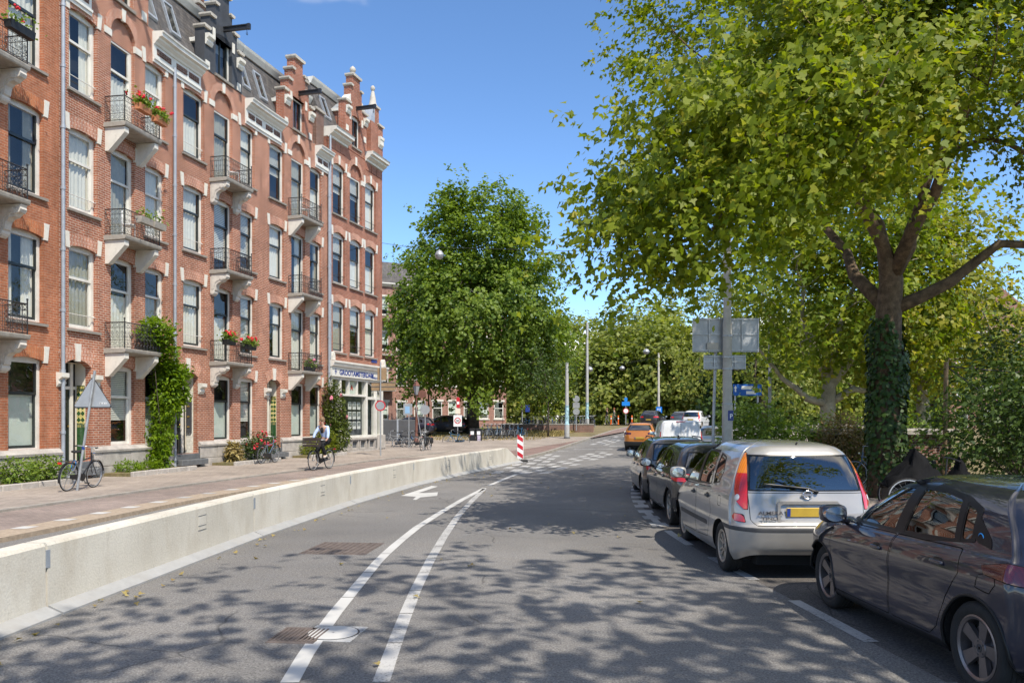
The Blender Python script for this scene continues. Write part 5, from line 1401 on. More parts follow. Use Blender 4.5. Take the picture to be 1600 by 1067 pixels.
for sx in (-1, 1):
    q = Vector((sx*pn[0], pn[1], pn[2])); o_ = MB().lathe([(.001,.004),(.034,.003),(.038,0)], 16).build('reverse_light', M['lamp_clear'], car_silver, (sx*pv[0]+q.x*.008, pv[1]+q.y*.008, pv[2]+q.z*.008), smooth=40)
    o_.rotation_euler = q.to_track_quat('Z', 'Y').to_euler()
hatch2 = dict(hatch, paint=P_black, levels=scale_levels(lv_hatch, 1.0, 1.02, 1.02), detail=False, rim='rim_silver', lamps=[([(.40,.80),(.42,.93),(.95,.97),(1.15,.93),(1.05,.84),(.85,.80)],'arc','lamp_red','tail_light')], patches=[])
car_black, _ = make_car(hatch2, 'black hatchback parked in front of the silver people carrier', (3.66, 15.55, 0), R(-1.5))
lv_est = scale_levels(lv_mpv, 1.02, .99, .905)
estate = dict(mpv, levels=lv_est, paint=P_brown, detail=False, rim='rim_dark', mirror=(.86,.98), glass=[([(y*.99, z*.905+.0) for y, z in g[0]] if g[1] == 'side' else [(x*1.0, z*.905) for x, z in g[0]], g[1], 'car_glass_dk', g[3]) for g in mpv['glass']],
 lamps=[([(.50,.72),(.50,.83),(.84,.83),(.84,.72)],'arc','lamp_red','tail_light'), ([(.58,.50),(.58,.56),(.82,.56),(.82,.50)],'arc','lamp_red','fog_light')], lamp_bands=None, patches=[], panels=[], handles=[(.10,.78),(-.66,.79)], plate=(.62,-1.96), handle_paint=P_brown)
car_mini, _ = make_car(estate, 'grey brown estate car with square red tail lights at the bend', (3.95, 19.95, 0), R(-3))
for x in (-.62, .62): MB().tube([(x*.93,-1.1,1.40),(x*.93,-.9,1.455),(x*.93,.1,1.46),(x*.93,.25,1.41)], .014, 6).build('roof_rail', M['trim'], car_mini, smooth=True)
estate2 = dict(estate, paint=P_grey, lamp_bands=None, levels=scale_levels(lv_mpv, 1.02, .99, .845), glass=[([(y*.99, z*.845) for y, z in g[0]] if g[1] == 'side' else [(x, z*.845) for x, z in g[0]], g[1], 'car_glass_dk', g[3]) for g in mpv['glass']])
car_grey, _ = make_car(estate2, 'blue grey car between the brown estate car and the white van', (5.15, 25.0, 0), R(-9))
for c_, zf_ in ((car_mini, 1.43), (car_grey, 1.335)):
    MB().prism([(-1.45,zf_),(-1.30,zf_+.07),(-1.22,zf_)], -.018, .018, 'x').build('roof_fin', M['trim'], c_)
# white van
def van():
    lv = [L(.25,.86,-2.1,.34,2.2,.3,Rr=.12,Rf=.4,bow=.02,rb=.02), L(.42,.92,-2.16,.46,2.28,.45,Rr=.14,Rf=.45,bow=.02,rb=.02), L(.75,.93,-2.18,.75,2.26,.7,Rr=.14,Rf=.45,bow=.02,rb=.02), L([(-2,1.05),(1,1.02),(2,.95)],.925,-2.16,1.05,2.0,.98,Rr=.14,Rf=.5,bow=.02,rb=.02),
          L([(-2,1.12),(1,1.08)],.91,-2.15,1.12,1.5,1.12,Rr=.14,Rf=.5,bow=.02,rb=.02), L([(-2,1.45),(1,1.42)],.86,-2.10,1.45,.95,1.45,Rr=.15,Rf=.45,bow=.03,rb=.02,ef=.9), L([(-2,1.70),(.6,1.68)],.80,-2.05,1.70,.55,1.70,Rr=.16,Rf=.4,bow=.03,rb=.02,ef=.9), L(1.80,.70,-1.98,1.79,.40,1.79,Rr=.16,Rf=.3,rb=.02), L(1.84,.4,-1.6,1.84,0,1.84,Rr=.1,Rf=.1), L(1.85,.01,-1,1.85,-.5,1.85,Rr=.005,Rf=.005)]
    sp = dict(name='parked_van', levels=lv, paint=P_white, arches=[(-1.35,.38),(1.4,.38)], wr=.325, rim_r=.21, rim='rim_silver', spokes=5, mirror=(1.0,1.2), head=1.2, sill_z=.42, sill_mat='trim_mat', sub=6,
      glass=[([(1.35,1.12),(.75,1.62),(.2,1.64),(.2,1.1)],'side','car_glass_dk','side_window'), ([(-.8,1.16),(-.62,1.66),(.62,1.66),(.8,1.16)],'front','car_glass','windscreen')],
      lamps=[([(.84,.85),(.84,1.35),(.90,1.36),(.96,1.25),(.96,.9)],'arc','lamp_red','tail_light')],
      panels=[([(-.74,.48),(-.80,1.0),(-.70,1.72),(-.006,1.72),(-.006,.48)],'rear','rear_door'), ([(.006,.48),(.006,1.72),(.70,1.72),(.80,1.0),(.74,.48)],'rear','rear_door')], handles=[(.25,1.0)], plate=(.62,-2.2), plate_tilt=0)
    v, S = make_car(sp, 'white delivery van seen from behind among the parked cars', (7.35, 36.0, 0), R(-5), 'van')
    MB().box(-.2,.2,-2.06,-2.03,1.765,1.79).build('brake_light', M['lamp_red'], v)
    return v
van()
suv = dict(hatch2, levels=scale_levels(lv_hatch, 1.04, 1.02, 1.10), paint=P_orange, name='moving_car', sub=5, glass=[([(y*1.02, z*1.10) for y, z in g[0]] if g[1] == 'side' else [(x*1.03, z*1.10) for x, z in g[0]], g[1], g[2], g[3]) for g in hatch['glass']],
   lamps=[([(.46,.90),(.46,1.02),(.95,1.04),(1.1,.98),(1.0,.90)],'arc','lamp_dk','tail_light')], sill_z=.52, sill_mat='trim_mat', panels=[([(-.62,.62),(-.66,1.10),(.66,1.10),(.62,.62)],'rear','tailgate')], handles=[], plate=(.72,-2.03))
car_or, _ = make_car(suv, 'orange crossover driving away past the white van', (7.55, 46.3, gz(46.3)), R(-14))
for x in (-.6, .6): MB().tube([(x,-1.2,1.50),(x,-1.0,1.57),(x,.0,1.57),(x,.2,1.51)], .018, 6).build('roof_rail', M['trim'], car_or, smooth=True)
suv_b = dict(suv, paint=P_black, lamps=[([(.46,.90),(.46,1.02),(.95,1.04),(1.1,.98),(1.0,.90)],'arc','lamp_red','tail_light')])
make_car(suv_b, 'dark sports utility car far up the street near the bridge', (13.2, 74.5, gz(74.5)), R(-24))
mp2 = dict(mpv, paint=P_white, detail=False, sub=5, name='moving_car')
make_car(mp2, 'white people carrier with red tail lights far up the street', (16.6, 72.0, gz(72)), R(-28))
make_car(dict(hatch2, paint=P_grey, sub=5), 'blue grey hatchback beside the far white people carrier', (16.9, 79.0, gz(79)), R(-26))
make_car(dict(estate, paint=P_lsilver, sub=5, lamp_bands=None), 'light silver car parked right of the white van behind the thick pole', (11.0, 43.8, gz(43.8)), R(160))
make_car(dict(estate, paint=P_black, sub=5, lamp_bands=None), 'black car parked under the big elm behind the thirty sign', (-5.4, 62.0, gz(62)+.05), R(82))
make_car(dict(hatch2, paint=P_navy, sub=5), 'navy hatchback parked beside the black car under the elm', (-7.6, 59.0, gz(59)+.05), R(86))
# ------------------------------------------------------------------ trees and plants
M['bark_plane'] = pm('mottled plane bark', (0.135,0.095,0.06), 0.95, 0.5, 7, bmp=1.0, dirt=(0.05,0.036,0.026))
M['bark_pale'] = pm('pale plane bark', (0.30,0.27,0.20), 0.9, 0.3, 3, bmp=.6, dirt=(0.16,0.15,0.10))
M['bark_dark'] = pm('dark bark', (0.07,0.055,0.042), 0.95, 0.3, 5, bmp=.8)
M['leaf_plane'] = leaf_mat('plane leaf', (0.085,0.14,0.008), (0.27,0.31,0.018), .5, (0.40,0.34,0.03))
M['leaf_plane2'] = leaf_mat('bright plane leaf', (0.085,0.15,0.01), (0.25,0.30,0.022), .5, (0.36,0.35,0.03))
M['leaf_elm'] = leaf_mat('elm leaf', (0.07,0.135,0.016), (0.225,0.30,0.042), .45)
M['leaf_far'] = leaf_mat('far tree leaf', (0.125,0.165,0.03), (0.31,0.345,0.08), .45, (0.36,0.32,0.10))
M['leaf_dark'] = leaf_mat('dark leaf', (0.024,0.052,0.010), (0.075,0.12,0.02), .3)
M['leaf_bush'] = leaf_mat('bush leaf', (0.08,0.15,0.02), (0.23,0.31,0.05), .42)
M['leaf_ivy'] = leaf_mat('ivy leaf', (0.012,0.035,0.006), (0.05,0.095,0.015), .15)
M['leaf_wist'] = leaf_mat('wisteria leaf', (0.06,0.13,0.006), (0.20,0.30,0.012), .45)
M['leaf_dry'] = leaf_mat('dry leaf', (0.22,0.15,0.06), (0.34,0.27,0.10), .2)
SHAPES = {
 'plane': np.array([(0,-.1),(.38,.0),(.50,.34),(.22,.42),(0,.95),(-.22,.42),(-.50,.34),(-.38,.0)]),
 'oval': np.array([(0,0),(.26,.40),(0,1.0),(-.26,.40)]),
 'narrow': np.array([(0,0),(.14,.45),(0,1.0),(-.14,.45)]),
 'round': np.array([(0,-.1),(.42,.15),(.30,.62),(0,.80),(-.30,.62),(-.42,.15)])}
def nrm(a): return a/np.maximum(np.linalg.norm(a, axis=1, keepdims=True), 1e-9)
def leaf_arrays(P, Nn, Tn, size, shape, fold=.25):
    """leaf polygons at P with normal Nn, tip direction Tn"""
    S = SHAPES[shape]; k = len(S); n = len(P)
    Nn = nrm(Nn); Tn = nrm(Tn-Nn*(Tn*Nn).sum(1, keepdims=True)); B = np.cross(Tn, Nn)
    sz = size[:,None,None]
    V = P[:,None,:]+(B[:,None,:]*S[None,:,0:1]+Tn[:,None,:]*S[None,:,1:2]+Nn[:,None,:]*(np.abs(S[None,:,0:1])*fold-S[None,:,1:2]**2*.12))*sz
    return V.reshape(-1,3), np.arange(n*k).reshape(n, k)
def leaf_obj(name, P, Nn, Tn, size, shape, mat, parent, fold=.25):
    V, F = leaf_arrays(P, Nn, Tn, size, shape, fold)
    return link(name, np_mesh(name, V, F, mat), parent)
def sample_union(ells, n, rg, shell=.55):
    """points in a union of ellipsoids, favouring the outer part"""
    vol = np.array([e[3]*e[4]*e[5]*(e[6] if len(e) > 6 else 1) for e in ells]); vol = vol/vol.sum(); out = []
    for e, v in zip(ells, vol):
        m = max(1, int(round(n*v)))
        d = nrm(rg.normal(size=(m,3))); r = shell+(1-shell)*rg.random(m)**.7
        out.append(np.array(e[:3])+d*r[:,None]*np.array(e[3:6]))
    return np.concatenate(out)
class Skel:
    def __init__(s): s.p = []; s.par = []; s.own = []
    def add(s, p, par): s.p.append(np.array(p, float)); s.par.append(par); return len(s.p)-1
    def path(s, pts, start=-1):
        i = start
        for p in pts: i = s.add(p, i)
        return i
    def grow(s, target, rg, bend=.15, seg=4, up=.0, cost=None):
        P = np.array(s.p); d = np.linalg.norm(P-target, axis=1); 
        if cost is not None: d = d+cost[:len(d)]
        j = int(np.argmin(d)); a = P[j]; L = np.linalg.norm(target-a)
        k = max(1, min(seg, int(L/.5)))
        mid = (a+target)/2+rg.normal(size=3)*L*bend+np.array([0,0,up*L])
        i = j
        for q in range(1, k+1):
            t = q/k; pt = (1-t)**2*a+2*t*(1-t)*mid+t*t*target; i = s.add(pt, i)
        return i
    def mesh(s, name, mat, parent, rtip=.012, pw=.5, rmax=None, n=7, radii=None):
        N = len(s.p); cnt = np.zeros(N); kids = [[] for _ in range(N)]
        for i, p in enumerate(s.par):
            if p >= 0: kids[p].append(i)
        for i in range(N-1, -1, -1):
            if not kids[i]: cnt[i] = 1
            if s.par[i] >= 0: cnt[s.par[i]] += cnt[i]
        r = rtip*cnt**pw
        if rmax: r = np.minimum(r, rmax)
        if radii:
            for i, v in radii.items(): r[i] = v
        mb = MB(); done = set()
        for i in range(N):
            if i in done: continue
            # follow the thickest child
            ch = [i]; done.add(i)
            while True:
                ks = [k for k in kids[ch[-1]] if k not in done]
                if not ks: break
                k = max(ks, key=lambda q: cnt[q]); ch.append(k); done.add(k)
            pts = [s.p[q] for q in ch]; rs = [r[q] for q in ch]
            if s.par[i] >= 0: pts = [s.p[s.par[i]]]+pts; rs = [min(r[s.par[i]]*.9, rs[0]*1.25)]+rs
            if len(pts) > 1: mb.tube(pts, rs, n if rs[0] > .05 else 5, cap=True)
        return mb.build(name, mat, parent, smooth=True)
def crown_leaves(centers, cc, rg, rad, twigs, per, lsize, flat=.6, droop=.15, up=.9, tw=.9):
    """leaves on twigs around clump centres"""
    C = np.repeat(centers, twigs, axis=0)
    n = len(C); P0 = C+rg.normal(size=(n,3))*rad*np.array([1,1,flat])
    D = nrm(nrm(P0-cc)*.8+rg.normal(size=(n,3))*.7+np.array([0,0,-droop]))
    t = (np.arange(per)+.5)/per
    L = tw*(.5+.8*rg.random(n))
    P = P0[:,None,:]+D[:,None,:]*(t[None,:,None]*L[:,None,None])+np.array([0,0,-1])*(t[None,:,None]**2*L[:,None,None]*droop)
    P = P.reshape(-1,3)+rg.normal(size=(n*per,3))*lsize*.55
    Dn = np.repeat(D, per, axis=0); m = len(P)
    Nn = np.array([0,0,up*.7])+rg.normal(size=(m,3))*.55+nrm(P-cc)*.7
    Tn = Dn*.6+rg.normal(size=(m,3))*.8+np.array([0,0,-.35])
    sz = lsize*(.6+.7*rg.random(m))
    return P, Nn, Tn, sz
def tree(name, label, base, ells, nclump, twigs, per, lsize, leafm, bark, seed, trunk_r, limbs=None, trunk=None, shape='oval', rad=.7, group=None, shell=.5, top_leaf=None, cc=None, near=None, rtip=.012, pw=.47, up=.0, tw=.9, droop=.15, flat=.6, cat='tree', clear=None):
    rg = np.random.default_rng(seed)
    b = np.array(base, float)
    t = thing(name, label, cat, tuple(base), 0, group)
    E = [(e[0]-b[0], e[1]-b[1], e[2]-b[2])+tuple(e[3:]) for e in ells]
    C = sample_union(E, nclump, rg, shell)
    C = C[C[:,2] > .3]
    if clear is not None: C = C[[not clear(*(q+b)) for q in C]]
    ccn = np.array(cc)-b if cc is not None else np.mean([e[:3] for e in E], axis=0)
    sk = Skel()
    tp = trunk or [(0,0,0),(0.05,0,1.2),(0,.05,2.4)]
    ti = sk.path(tp); nt = len(tp)
    lrad = {}
    for lb in (limbs or []):
        pl = [lb[1]]
        for q0, q1 in zip(lb[1:], lb[2:]): pl += [tuple((np.array(q0)+np.array(q1))/2+rg.normal(size=3)*.11), q1]
        n0 = len(sk.p); sk.path(pl, lb[0] if isinstance(lb[0], int) else ti)
        for q in range(n0, len(sk.p)): lrad[q] = trunk_r*(.42-.28*(q-n0)/max(1, len(sk.p)-1-n0))
    if not limbs:
        hz = max(e[2]+e[5]*.55 for e in E); z0 = tp[-1][2]
        sk.path([(tp[-1][0]+(ccn[0]-tp[-1][0])*k/5+rg.normal()*.15, tp[-1][1]+(ccn[1]-tp[-1][1])*k/5+rg.normal()*.15, z0+(hz-z0)*k/5) for k in range(1, 6)], ti)
    order = np.argsort(np.linalg.norm(C-np.array(tp[-1]), axis=1))
    for i in order:
        cost = np.zeros(len(sk.p)); cost[:nt-1] = 50
        sk.grow(C[i], rg, .12, 4, up, cost)
    rad_ = {i: trunk_r*(1.25 if i == 0 else 1.0-.06*i) for i in range(nt)}
    rad_.update(lrad)
    sk.mesh('trunk', bark, t, rtip, pw, trunk_r*.85, 9, rad_)
    P, Nn, Tn, sz = crown_leaves(C, ccn, rg, rad, twigs, per, lsize, flat=flat, tw=tw, droop=droop)
    ok = P[:,2] > .15; P, Nn, Tn, sz = P[ok], Nn[ok], Tn[ok], sz[ok]
    if near is not None:
        d = np.linalg.norm(P+b-np.array(near), axis=1)
        W = P+b; vis = (np.abs(W[:,0]/np.maximum(W[:,1], .1)) < .64) & (W[:,1] > 1) & ((W[:,2]-1.88)/np.maximum(W[:,1], .1) < .52)
        d = np.where(vis, d, 1e6)
        idx = np.argsort(d)[:260]
        tipl = np.zeros(len(P), bool); tipl[idx] = True
        base_me = None
        for i in idx:
            V, F = leaf_arrays(P[i:i+1]*0, Nn[i:i+1], Tn[i:i+1], sz[i:i+1], shape)
            lo = link('leaf', np_mesh('leaf', V, F, leafm), t, tuple(P[i]))
        P, Nn, Tn, sz = P[~tipl], Nn[~tipl], Tn[~tipl], sz[~tipl]
    cr = leaf_obj('crown', P, Nn, Tn, sz, shape, leafm, t)
    cr['kind'] = 'stuff'
    return t
# near plane tree, ivy on its trunk
pb = (8.42, 18.0, 0.12)
plane = tree('plane_tree', 'big plane tree with ivy clad trunk spreading over the parked cars', pb,
  [(8.8,18.5,11.2,5.8,6.0,4.1,.6),(4.8,13.6,7.9,1.5,2.2,1.6,2.8),(2.9,12.3,5.85,1.2,1.9,1.0,6),(4.6,12.6,6.5,1.7,2.0,1.1,3),(2.1,12.4,5.1,.65,1.0,.65,9),(12.2,15.5,7.9,2.4,2.4,1.2,1.5),(6.6,14.8,10.3,2.4,3.0,2.2,1.4),(9.0,14.6,9.9,4.2,2.6,1.8),(2.7,12.5,4.5,.9,1.0,.35,6),(7.2,13.4,8.6,2.0,2.0,1.5,1.8),(6.2,15.0,7.7,1.8,2.0,1.0,3)],
  450, 11, 22, .116, M['leaf_plane'], M['bark_plane'], 3, .335,
  trunk=[(0,0,0),(.0,0,1.5),(.02,0,3.0),(.06,0,4.2),(.12,0,4.9)],
  limbs=[[3,(.75,-.1,4.5),(1.6,-.5,5.1),(2.8,-1.0,5.45),(4.0,-1.6,5.9)], [4,(.0,.1,5.6),(-.35,.2,6.6),(-.3,.3,7.8),(-.6,.4,9.2)], [4,(.45,-.2,5.6),(.55,-.3,6.3),(.9,-.3,7.4),(1.8,-.3,8.8),(2.2,.2,10.4)], [4,(-.2,-.3,5.6),(-.9,-.9,6.3),(-1.8,-2.0,6.7),(-3.0,-3.4,6.7),(-4.4,-4.8,6.3),(-5.6,-5.4,5.6)], [3,(-.3,1.0,5.2),(-.5,2.2,6.6),(-.6,3.2,8.6)], [4,(.2,-.9,5.9),(.3,-2.2,7.2),(.2,-3.4,8.2)]],
  clear=lambda x, y, z: y < 19.5 and x > 6.2 and z-1.88 < y*.262 and abs(x/y-.49) < .16, shape='plane', rad=.5, cc=(8.6,18,7.5), near=(0,0,1.88), rtip=.0105, pw=.5, tw=1.0, droop=.3, flat=.42)
rg = np.random.default_rng(5)
n = 3400
th = rg.random(n)*2*math.pi; zz = 4.1*rg.random(n)**.9-.02; keep = zz < 3.6+.5*np.sin(th*2)+.3*rg.random(n); th, zz = th[keep], zz[keep]; n = len(th)
rr = .375+.05*rg.random(n)+.035*np.sin(zz*3+th)
P = np.stack([rr*np.cos(th)+.02, rr*np.sin(th), zz], 1); Nn = np.stack([np.cos(th), np.sin(th), .4*np.ones(n)], 1)+rg.normal(size=(n,3))*.35; Tn = np.stack([rg.normal(size=n)*.4, rg.normal(size=n)*.4, -np.ones(n)], 1)
iv = thing('ivy', 'dark ivy wrapped round the lower trunk of the big plane tree', 'ivy', pb)
o = leaf_obj('foliage', P, Nn, Tn, .105*(.7+.6*rg.random(n)), 'round', M['leaf_ivy'], iv); o['kind'] = 'stuff'
mb = MB()
for k in range(5):
    a = k*1.3; mb.tube([((.35)*math.cos(a+.2*z), (.35)*math.sin(a+.2*z), z) for z in np.linspace(0, 3.4, 9)], .018, 5)
mb.build('stem', M['bark_dark'], iv)['kind'] = 'stuff'
# plane tree behind the camera: its shade dapples the foreground
tree('plane_tree', 'plane tree standing behind the camera that dapples the near road with shade', (8.8,-4.0,.12), [(5.2,-2.2,10.3,6.6,6.4,3.0),(2.4,-.6,9.6,3.6,4.2,2.0)], 64, 10, 8, .26, M['leaf_plane'], M['bark_plane'], 8, .40, shape='round', rad=.8, shell=.3,
     limbs=[[2,(-.6,.3,5),(-1.8,1,7),(-3.4,1.8,8.8)],[2,(.3,-.3,5),(-.4,-.6,7.5),(-1,-.4,10)]])
# second and third plane trees on the right
tree('plane_tree', 'pale barked plane tree with open limbs behind the shrubs, right of the thick pole', (13.0,33,.12), [(13.2,33,7.4,3.9,4.2,3.7),(11.0,32.4,5.2,1.5,2.0,1.3),(15.4,32.5,5.3,2.4,2.4,1.6),(13.8,33,10.2,3.6,4,2.4)], 120, 14, 11, .20, M['leaf_plane2'], M['bark_pale'], 13, .34, shape='plane', rad=.72, shell=.62,
     trunk=[(0,0,0),(0,0,1.4),(.05,0,2.4),(.1,0,3.2)], limbs=[[2,(-.9,-.2,2.6),(-2.0,-.5,3.4),(-3,-.6,4.6)],[2,(1,-.2,3.0),(2.3,-.4,3.4),(3.6,-.5,4.2)],[3,(-.5,0,4.6),(-1.0,.1,6.3),(-1.2,.2,8)],[3,(.4,0,4.8),(.9,.2,6.6),(1.6,.3,8.4)],[3,(.9,-.3,4.2),(2.2,-.4,5.2),(3.0,-.5,6.6)]], tw=1.0, droop=.25)
tree('plane_tree', 'yellow green plane tree deep on the right behind the ivy trunk', (17.5,34,.12), [(17.2,34,6.2,4.4,4,3.6),(14.6,33,4.6,2.2,2.4,1.8),(18.5,36,9.5,5,4,3)], 95, 13, 9, .23, leaf_mat('yellow plane leaf', (0.10,0.13,0.008), (0.30,0.30,0.025), .45, (0.40,0.33,0.03)), M['bark_pale'], 17, .3, shape='plane', rad=.8, shell=.5)
tree('street_tree', 'dark green tree behind the grey sign panels on the thick pole', (14.5,46,gz(46)), [(14.0,46,7.0,4.6,4,4.2),(15.5,50,10,5,4,3.6)], 90, 12, 9, .25, M['leaf_far'], M['bark_dark'], 19, .25, rad=.85)
tree('street_tree', 'green tree filling the gap right of the second plane tree', (21.5,44,gz(44)), [(21,44,6.4,5,4.5,4.2),(24,40,5,4,4,3.5)], 80, 12, 8, .27, M['leaf_bush'], M['bark_dark'], 23, .25, rad=.95)
# the big elm
tree('elm_tree', 'tall dense elm standing alone on the grass beyond the corner shop', (-3.1,62,gz(62)), [(-2.6,62,15.0,5.4,4.8,4.7),(-2.6,62,9.4,6.6,6,5.2),(-6.6,61,7.2,2.4,3,3.2),(2.0,61,6.9,2.6,3,2.9),(-5.8,61,12.6,2.3,3,3.6),(.8,61,12.6,2.5,3,4.0),(-.8,58.5,4.4,3.0,2.2,2.0),(-2.5,59,9,4.5,3,4.5),(-7.0,61,9.8,1.8,2.4,2.6),(-2.6,61.5,17.4,3.2,3.0,2.2,2)],
     340, 14, 17, .24, M['leaf_elm'], M['bark_dark'], 29, .5, shape='round', rad=.58, shell=.62, trunk=[(0,0,0),(.05,0,1.5),(.1,0,3)], tw=1.1, droop=.35, flat=.8)
# young tree right of the elm, far tree belt towards the bridge
tree('young_tree', 'slim young tree with a thin stem right of the elm', (2.6,57.5,gz(57)), [(2.4,57.5,5.2,1.9,1.8,1.6),(1.2,58,6.6,1.6,1.6,1.3)], 40, 10, 8, .20, M['leaf_dark'], M['bark_dark'], 31, .06, rad=.5, trunk=[(0,0,0),(.02,0,1.4),(0,0,2.6)])
FAR = [(2.0,112,11.0,4.8,5.0,5.2,'leaf_far'),(9.5,118,12.4,5.4,5,6.0,'leaf_far'),(15.5,104,11.2,5.2,5,5.6,'leaf_far'),(21.0,112,12.2,5.2,5,6.0,'leaf_far'),(19.0,96,9.0,4.4,4,4.6,'leaf_far'),(25.6,100,9.6,4.2,4,5.4,'leaf_dark'),(30.5,104,9.0,4.6,4,5.0,'leaf_dark'),(-3.5,118,9.5,5,5,5,'leaf_far'),(24.0,84,7.4,3.2,3,3.6,'leaf_dark'),(29.5,86,7.8,4.0,4,4.4,'leaf_far'),(36.0,92,9.6,5,5,5.4,'leaf_far'),(44,96,9,6,5,6,'leaf_far'),(54,100,10,7,6,7,'leaf_far'),(11.5,100,8.0,3.6,3.4,4.0,'leaf_far')]
FLB = ['olive green tree left of the tall grey lamp pole, far row','broad olive tree behind the pedestrians in the far row','olive brown tree behind the blue cross shaped sign','tallest olive tree in the middle of the far row','low olive tree just behind the far parked cars','dark green tree right of the far row','dark green tree at the right end of the far row, behind the thick pole','olive tree seen below the elm crown','small dark tree beside the far street','olive tree right of the far white people carrier','olive tree behind the grey sign panels, far back','wide olive tree far back on the right','widest olive tree far back at the right edge','small olive tree behind the tall lamp pole']
for i, (x, y, z, rx, ry, rz_, lm) in enumerate(FAR):
    tree('far_tree', FLB[i], (x, y, gz(y)), [(x,y,z-.6,rx,ry,rz_),(x-1.0,y-2,z*.48,rx*.9,ry*.7,rz_*.55)], 70, 14, 8, .50, M[lm], M['bark_dark'], 40+i, .3, rad=1.0, shape='round', group='trees of the far row', shell=.6, tw=1.4, flat=.8)
# distant wood closing the horizon
rg = np.random.default_rng(77); n = 26000
ang = R(-66)+R(132)*rg.random(n); dist = 150+60*rg.random(n)
X, Y = np.sin(ang)*dist, np.cos(ang)*dist; hh = 9+3.5*np.sin(ang*19)+2.5*np.sin(ang*47+1)
Z = 1.0+hh*rg.random(n)**.8
o = leaf_obj('distant_trees', np.stack([X,Y,Z],1), rg.normal(size=(n,3))+np.array([0,-.8,.8]), rg.normal(size=(n,3)), 1.3+.9*rg.random(n), 'round', M['leaf_far'], None)
tag(o, 'distant belt of trees along the horizon', 'trees', kind='stuff')
# ---- shrubs
def shrub(name, label, base, ells, n, lsize, lm, seed, shape='oval', stems=7, flowers=None, cat='shrub', group=None):
    rg = np.random.default_rng(seed); b = np.array(base, float)
    t = thing(name, label, cat, tuple(base), 0, group)
    E = [(e[0]-b[0], e[1]-b[1], e[2]-b[2])+tuple(e[3:]) for e in ells]
    P = sample_union(E, n, rg, .35)+rg.normal(size=(1,3))*0; P = P+rg.normal(size=P.shape)*.10*np.array(E[0][3:6]); P = P[P[:,2] > .02]
    c = np.mean([e[:3] for e in E], axis=0); m = len(P)
    leaf_obj('foliage', P, np.array([0,0,.7])+rg.normal(size=(m,3))*.6+nrm(P-c)*.5, rg.normal(size=(m,3))*.8+nrm(P-c)+np.array([0,0,.1]), lsize*(.6+.8*rg.random(m)), shape, M[lm] if isinstance(lm, str) else lm, t)['kind'] = 'stuff'
    for k in range(stems):
        q = P[rg.integers(m)]; a = rg.random()*6.28
        MB().tube([(.12*math.cos(a), .12*math.sin(a), 0), (q[0]*.4, q[1]*.4, q[2]*.55), tuple(q)], [.02,.014,.006], 5).build('stem', M['bark_dark'], t, smooth=True)
    if flowers:
        mt, nf, fs = flowers
        cand = P[P[:,2] > np.quantile(P[:,2], .35)]
        for k in range(nf):
            q = cand[rg.integers(len(cand))]; q = c+(q-c)*1.12
            mb = MB()
            for j in range(5):
                d = rg.normal(size=3)*fs*.35; mb.sphere(tuple(q+d), fs*(.4+.3*rg.random()), 6, 4)
            mb.build('flower', M[mt] if isinstance(mt, str) else mt, t, smooth=True)
    return t
M['fl_red'] = pm('red petals', (0.62,0.018,0.03), .6, .2, 30); M['fl_pink'] = pm('pink petals', (0.70,0.22,0.30), .6, .2, 30); M['fl_crim'] = pm('crimson petals', (0.66,0.035,0.07), .6, .25, 30)
shrub('leafy_shrub', 'light green leafy bush beside the thick sign pole', (7.0,22.5,.1), [(7.0,22.5,1.25,1.25,1.2,1.15),(6.6,22.2,1.7,.9,.9,.75)], 4200, .13, 'leaf_bush', 61)
shrub('leafy_shrub', 'bright green bush in front of the pale barked plane tree', (8.6,23.0,.1), [(8.6,23,1.05,1.0,1,.95),(9.4,23.3,1.1,.8,.9,1.0)], 3600, .12, 'leaf_bush', 62)
shrub('flowering_shrub', 'faded brown flowering bush left of the ivy trunk', (9.1,22.0,.1), [(9.1,22,1.35,.72,.7,.75)], 2200, .09, leaf_mat('faded blossom leaf', (0.13,0.10,0.03), (0.28,0.19,0.08), .3), 63)
shrub('leafy_shrub', 'green bush right of the faded brown one', (10.3,22.4,.1), [(10.2,22.4,1.0,.9,.9,.9)], 2200, .12, 'leaf_bush', 64)
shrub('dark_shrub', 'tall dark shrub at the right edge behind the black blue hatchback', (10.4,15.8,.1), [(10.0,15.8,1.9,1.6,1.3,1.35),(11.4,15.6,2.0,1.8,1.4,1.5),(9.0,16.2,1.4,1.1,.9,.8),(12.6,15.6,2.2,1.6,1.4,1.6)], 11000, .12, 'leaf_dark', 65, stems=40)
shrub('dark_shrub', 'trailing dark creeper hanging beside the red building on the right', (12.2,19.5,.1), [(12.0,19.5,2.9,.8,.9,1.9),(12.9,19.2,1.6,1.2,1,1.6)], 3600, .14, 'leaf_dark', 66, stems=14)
shrub('leafy_shrub', 'low hedge bush behind the parked silver car', (12.5,26,.1), [(12.5,26,1.0,2.2,1,1.0)], 3000, .13, 'leaf_bush', 67)
shrub('leafy_shrub', 'dense bush behind the tall dark shrub', (14.5,22,.1), [(14.5,22,2.0,2.6,1.6,2.0)], 4200, .15, 'leaf_dark', 68, stems=12)
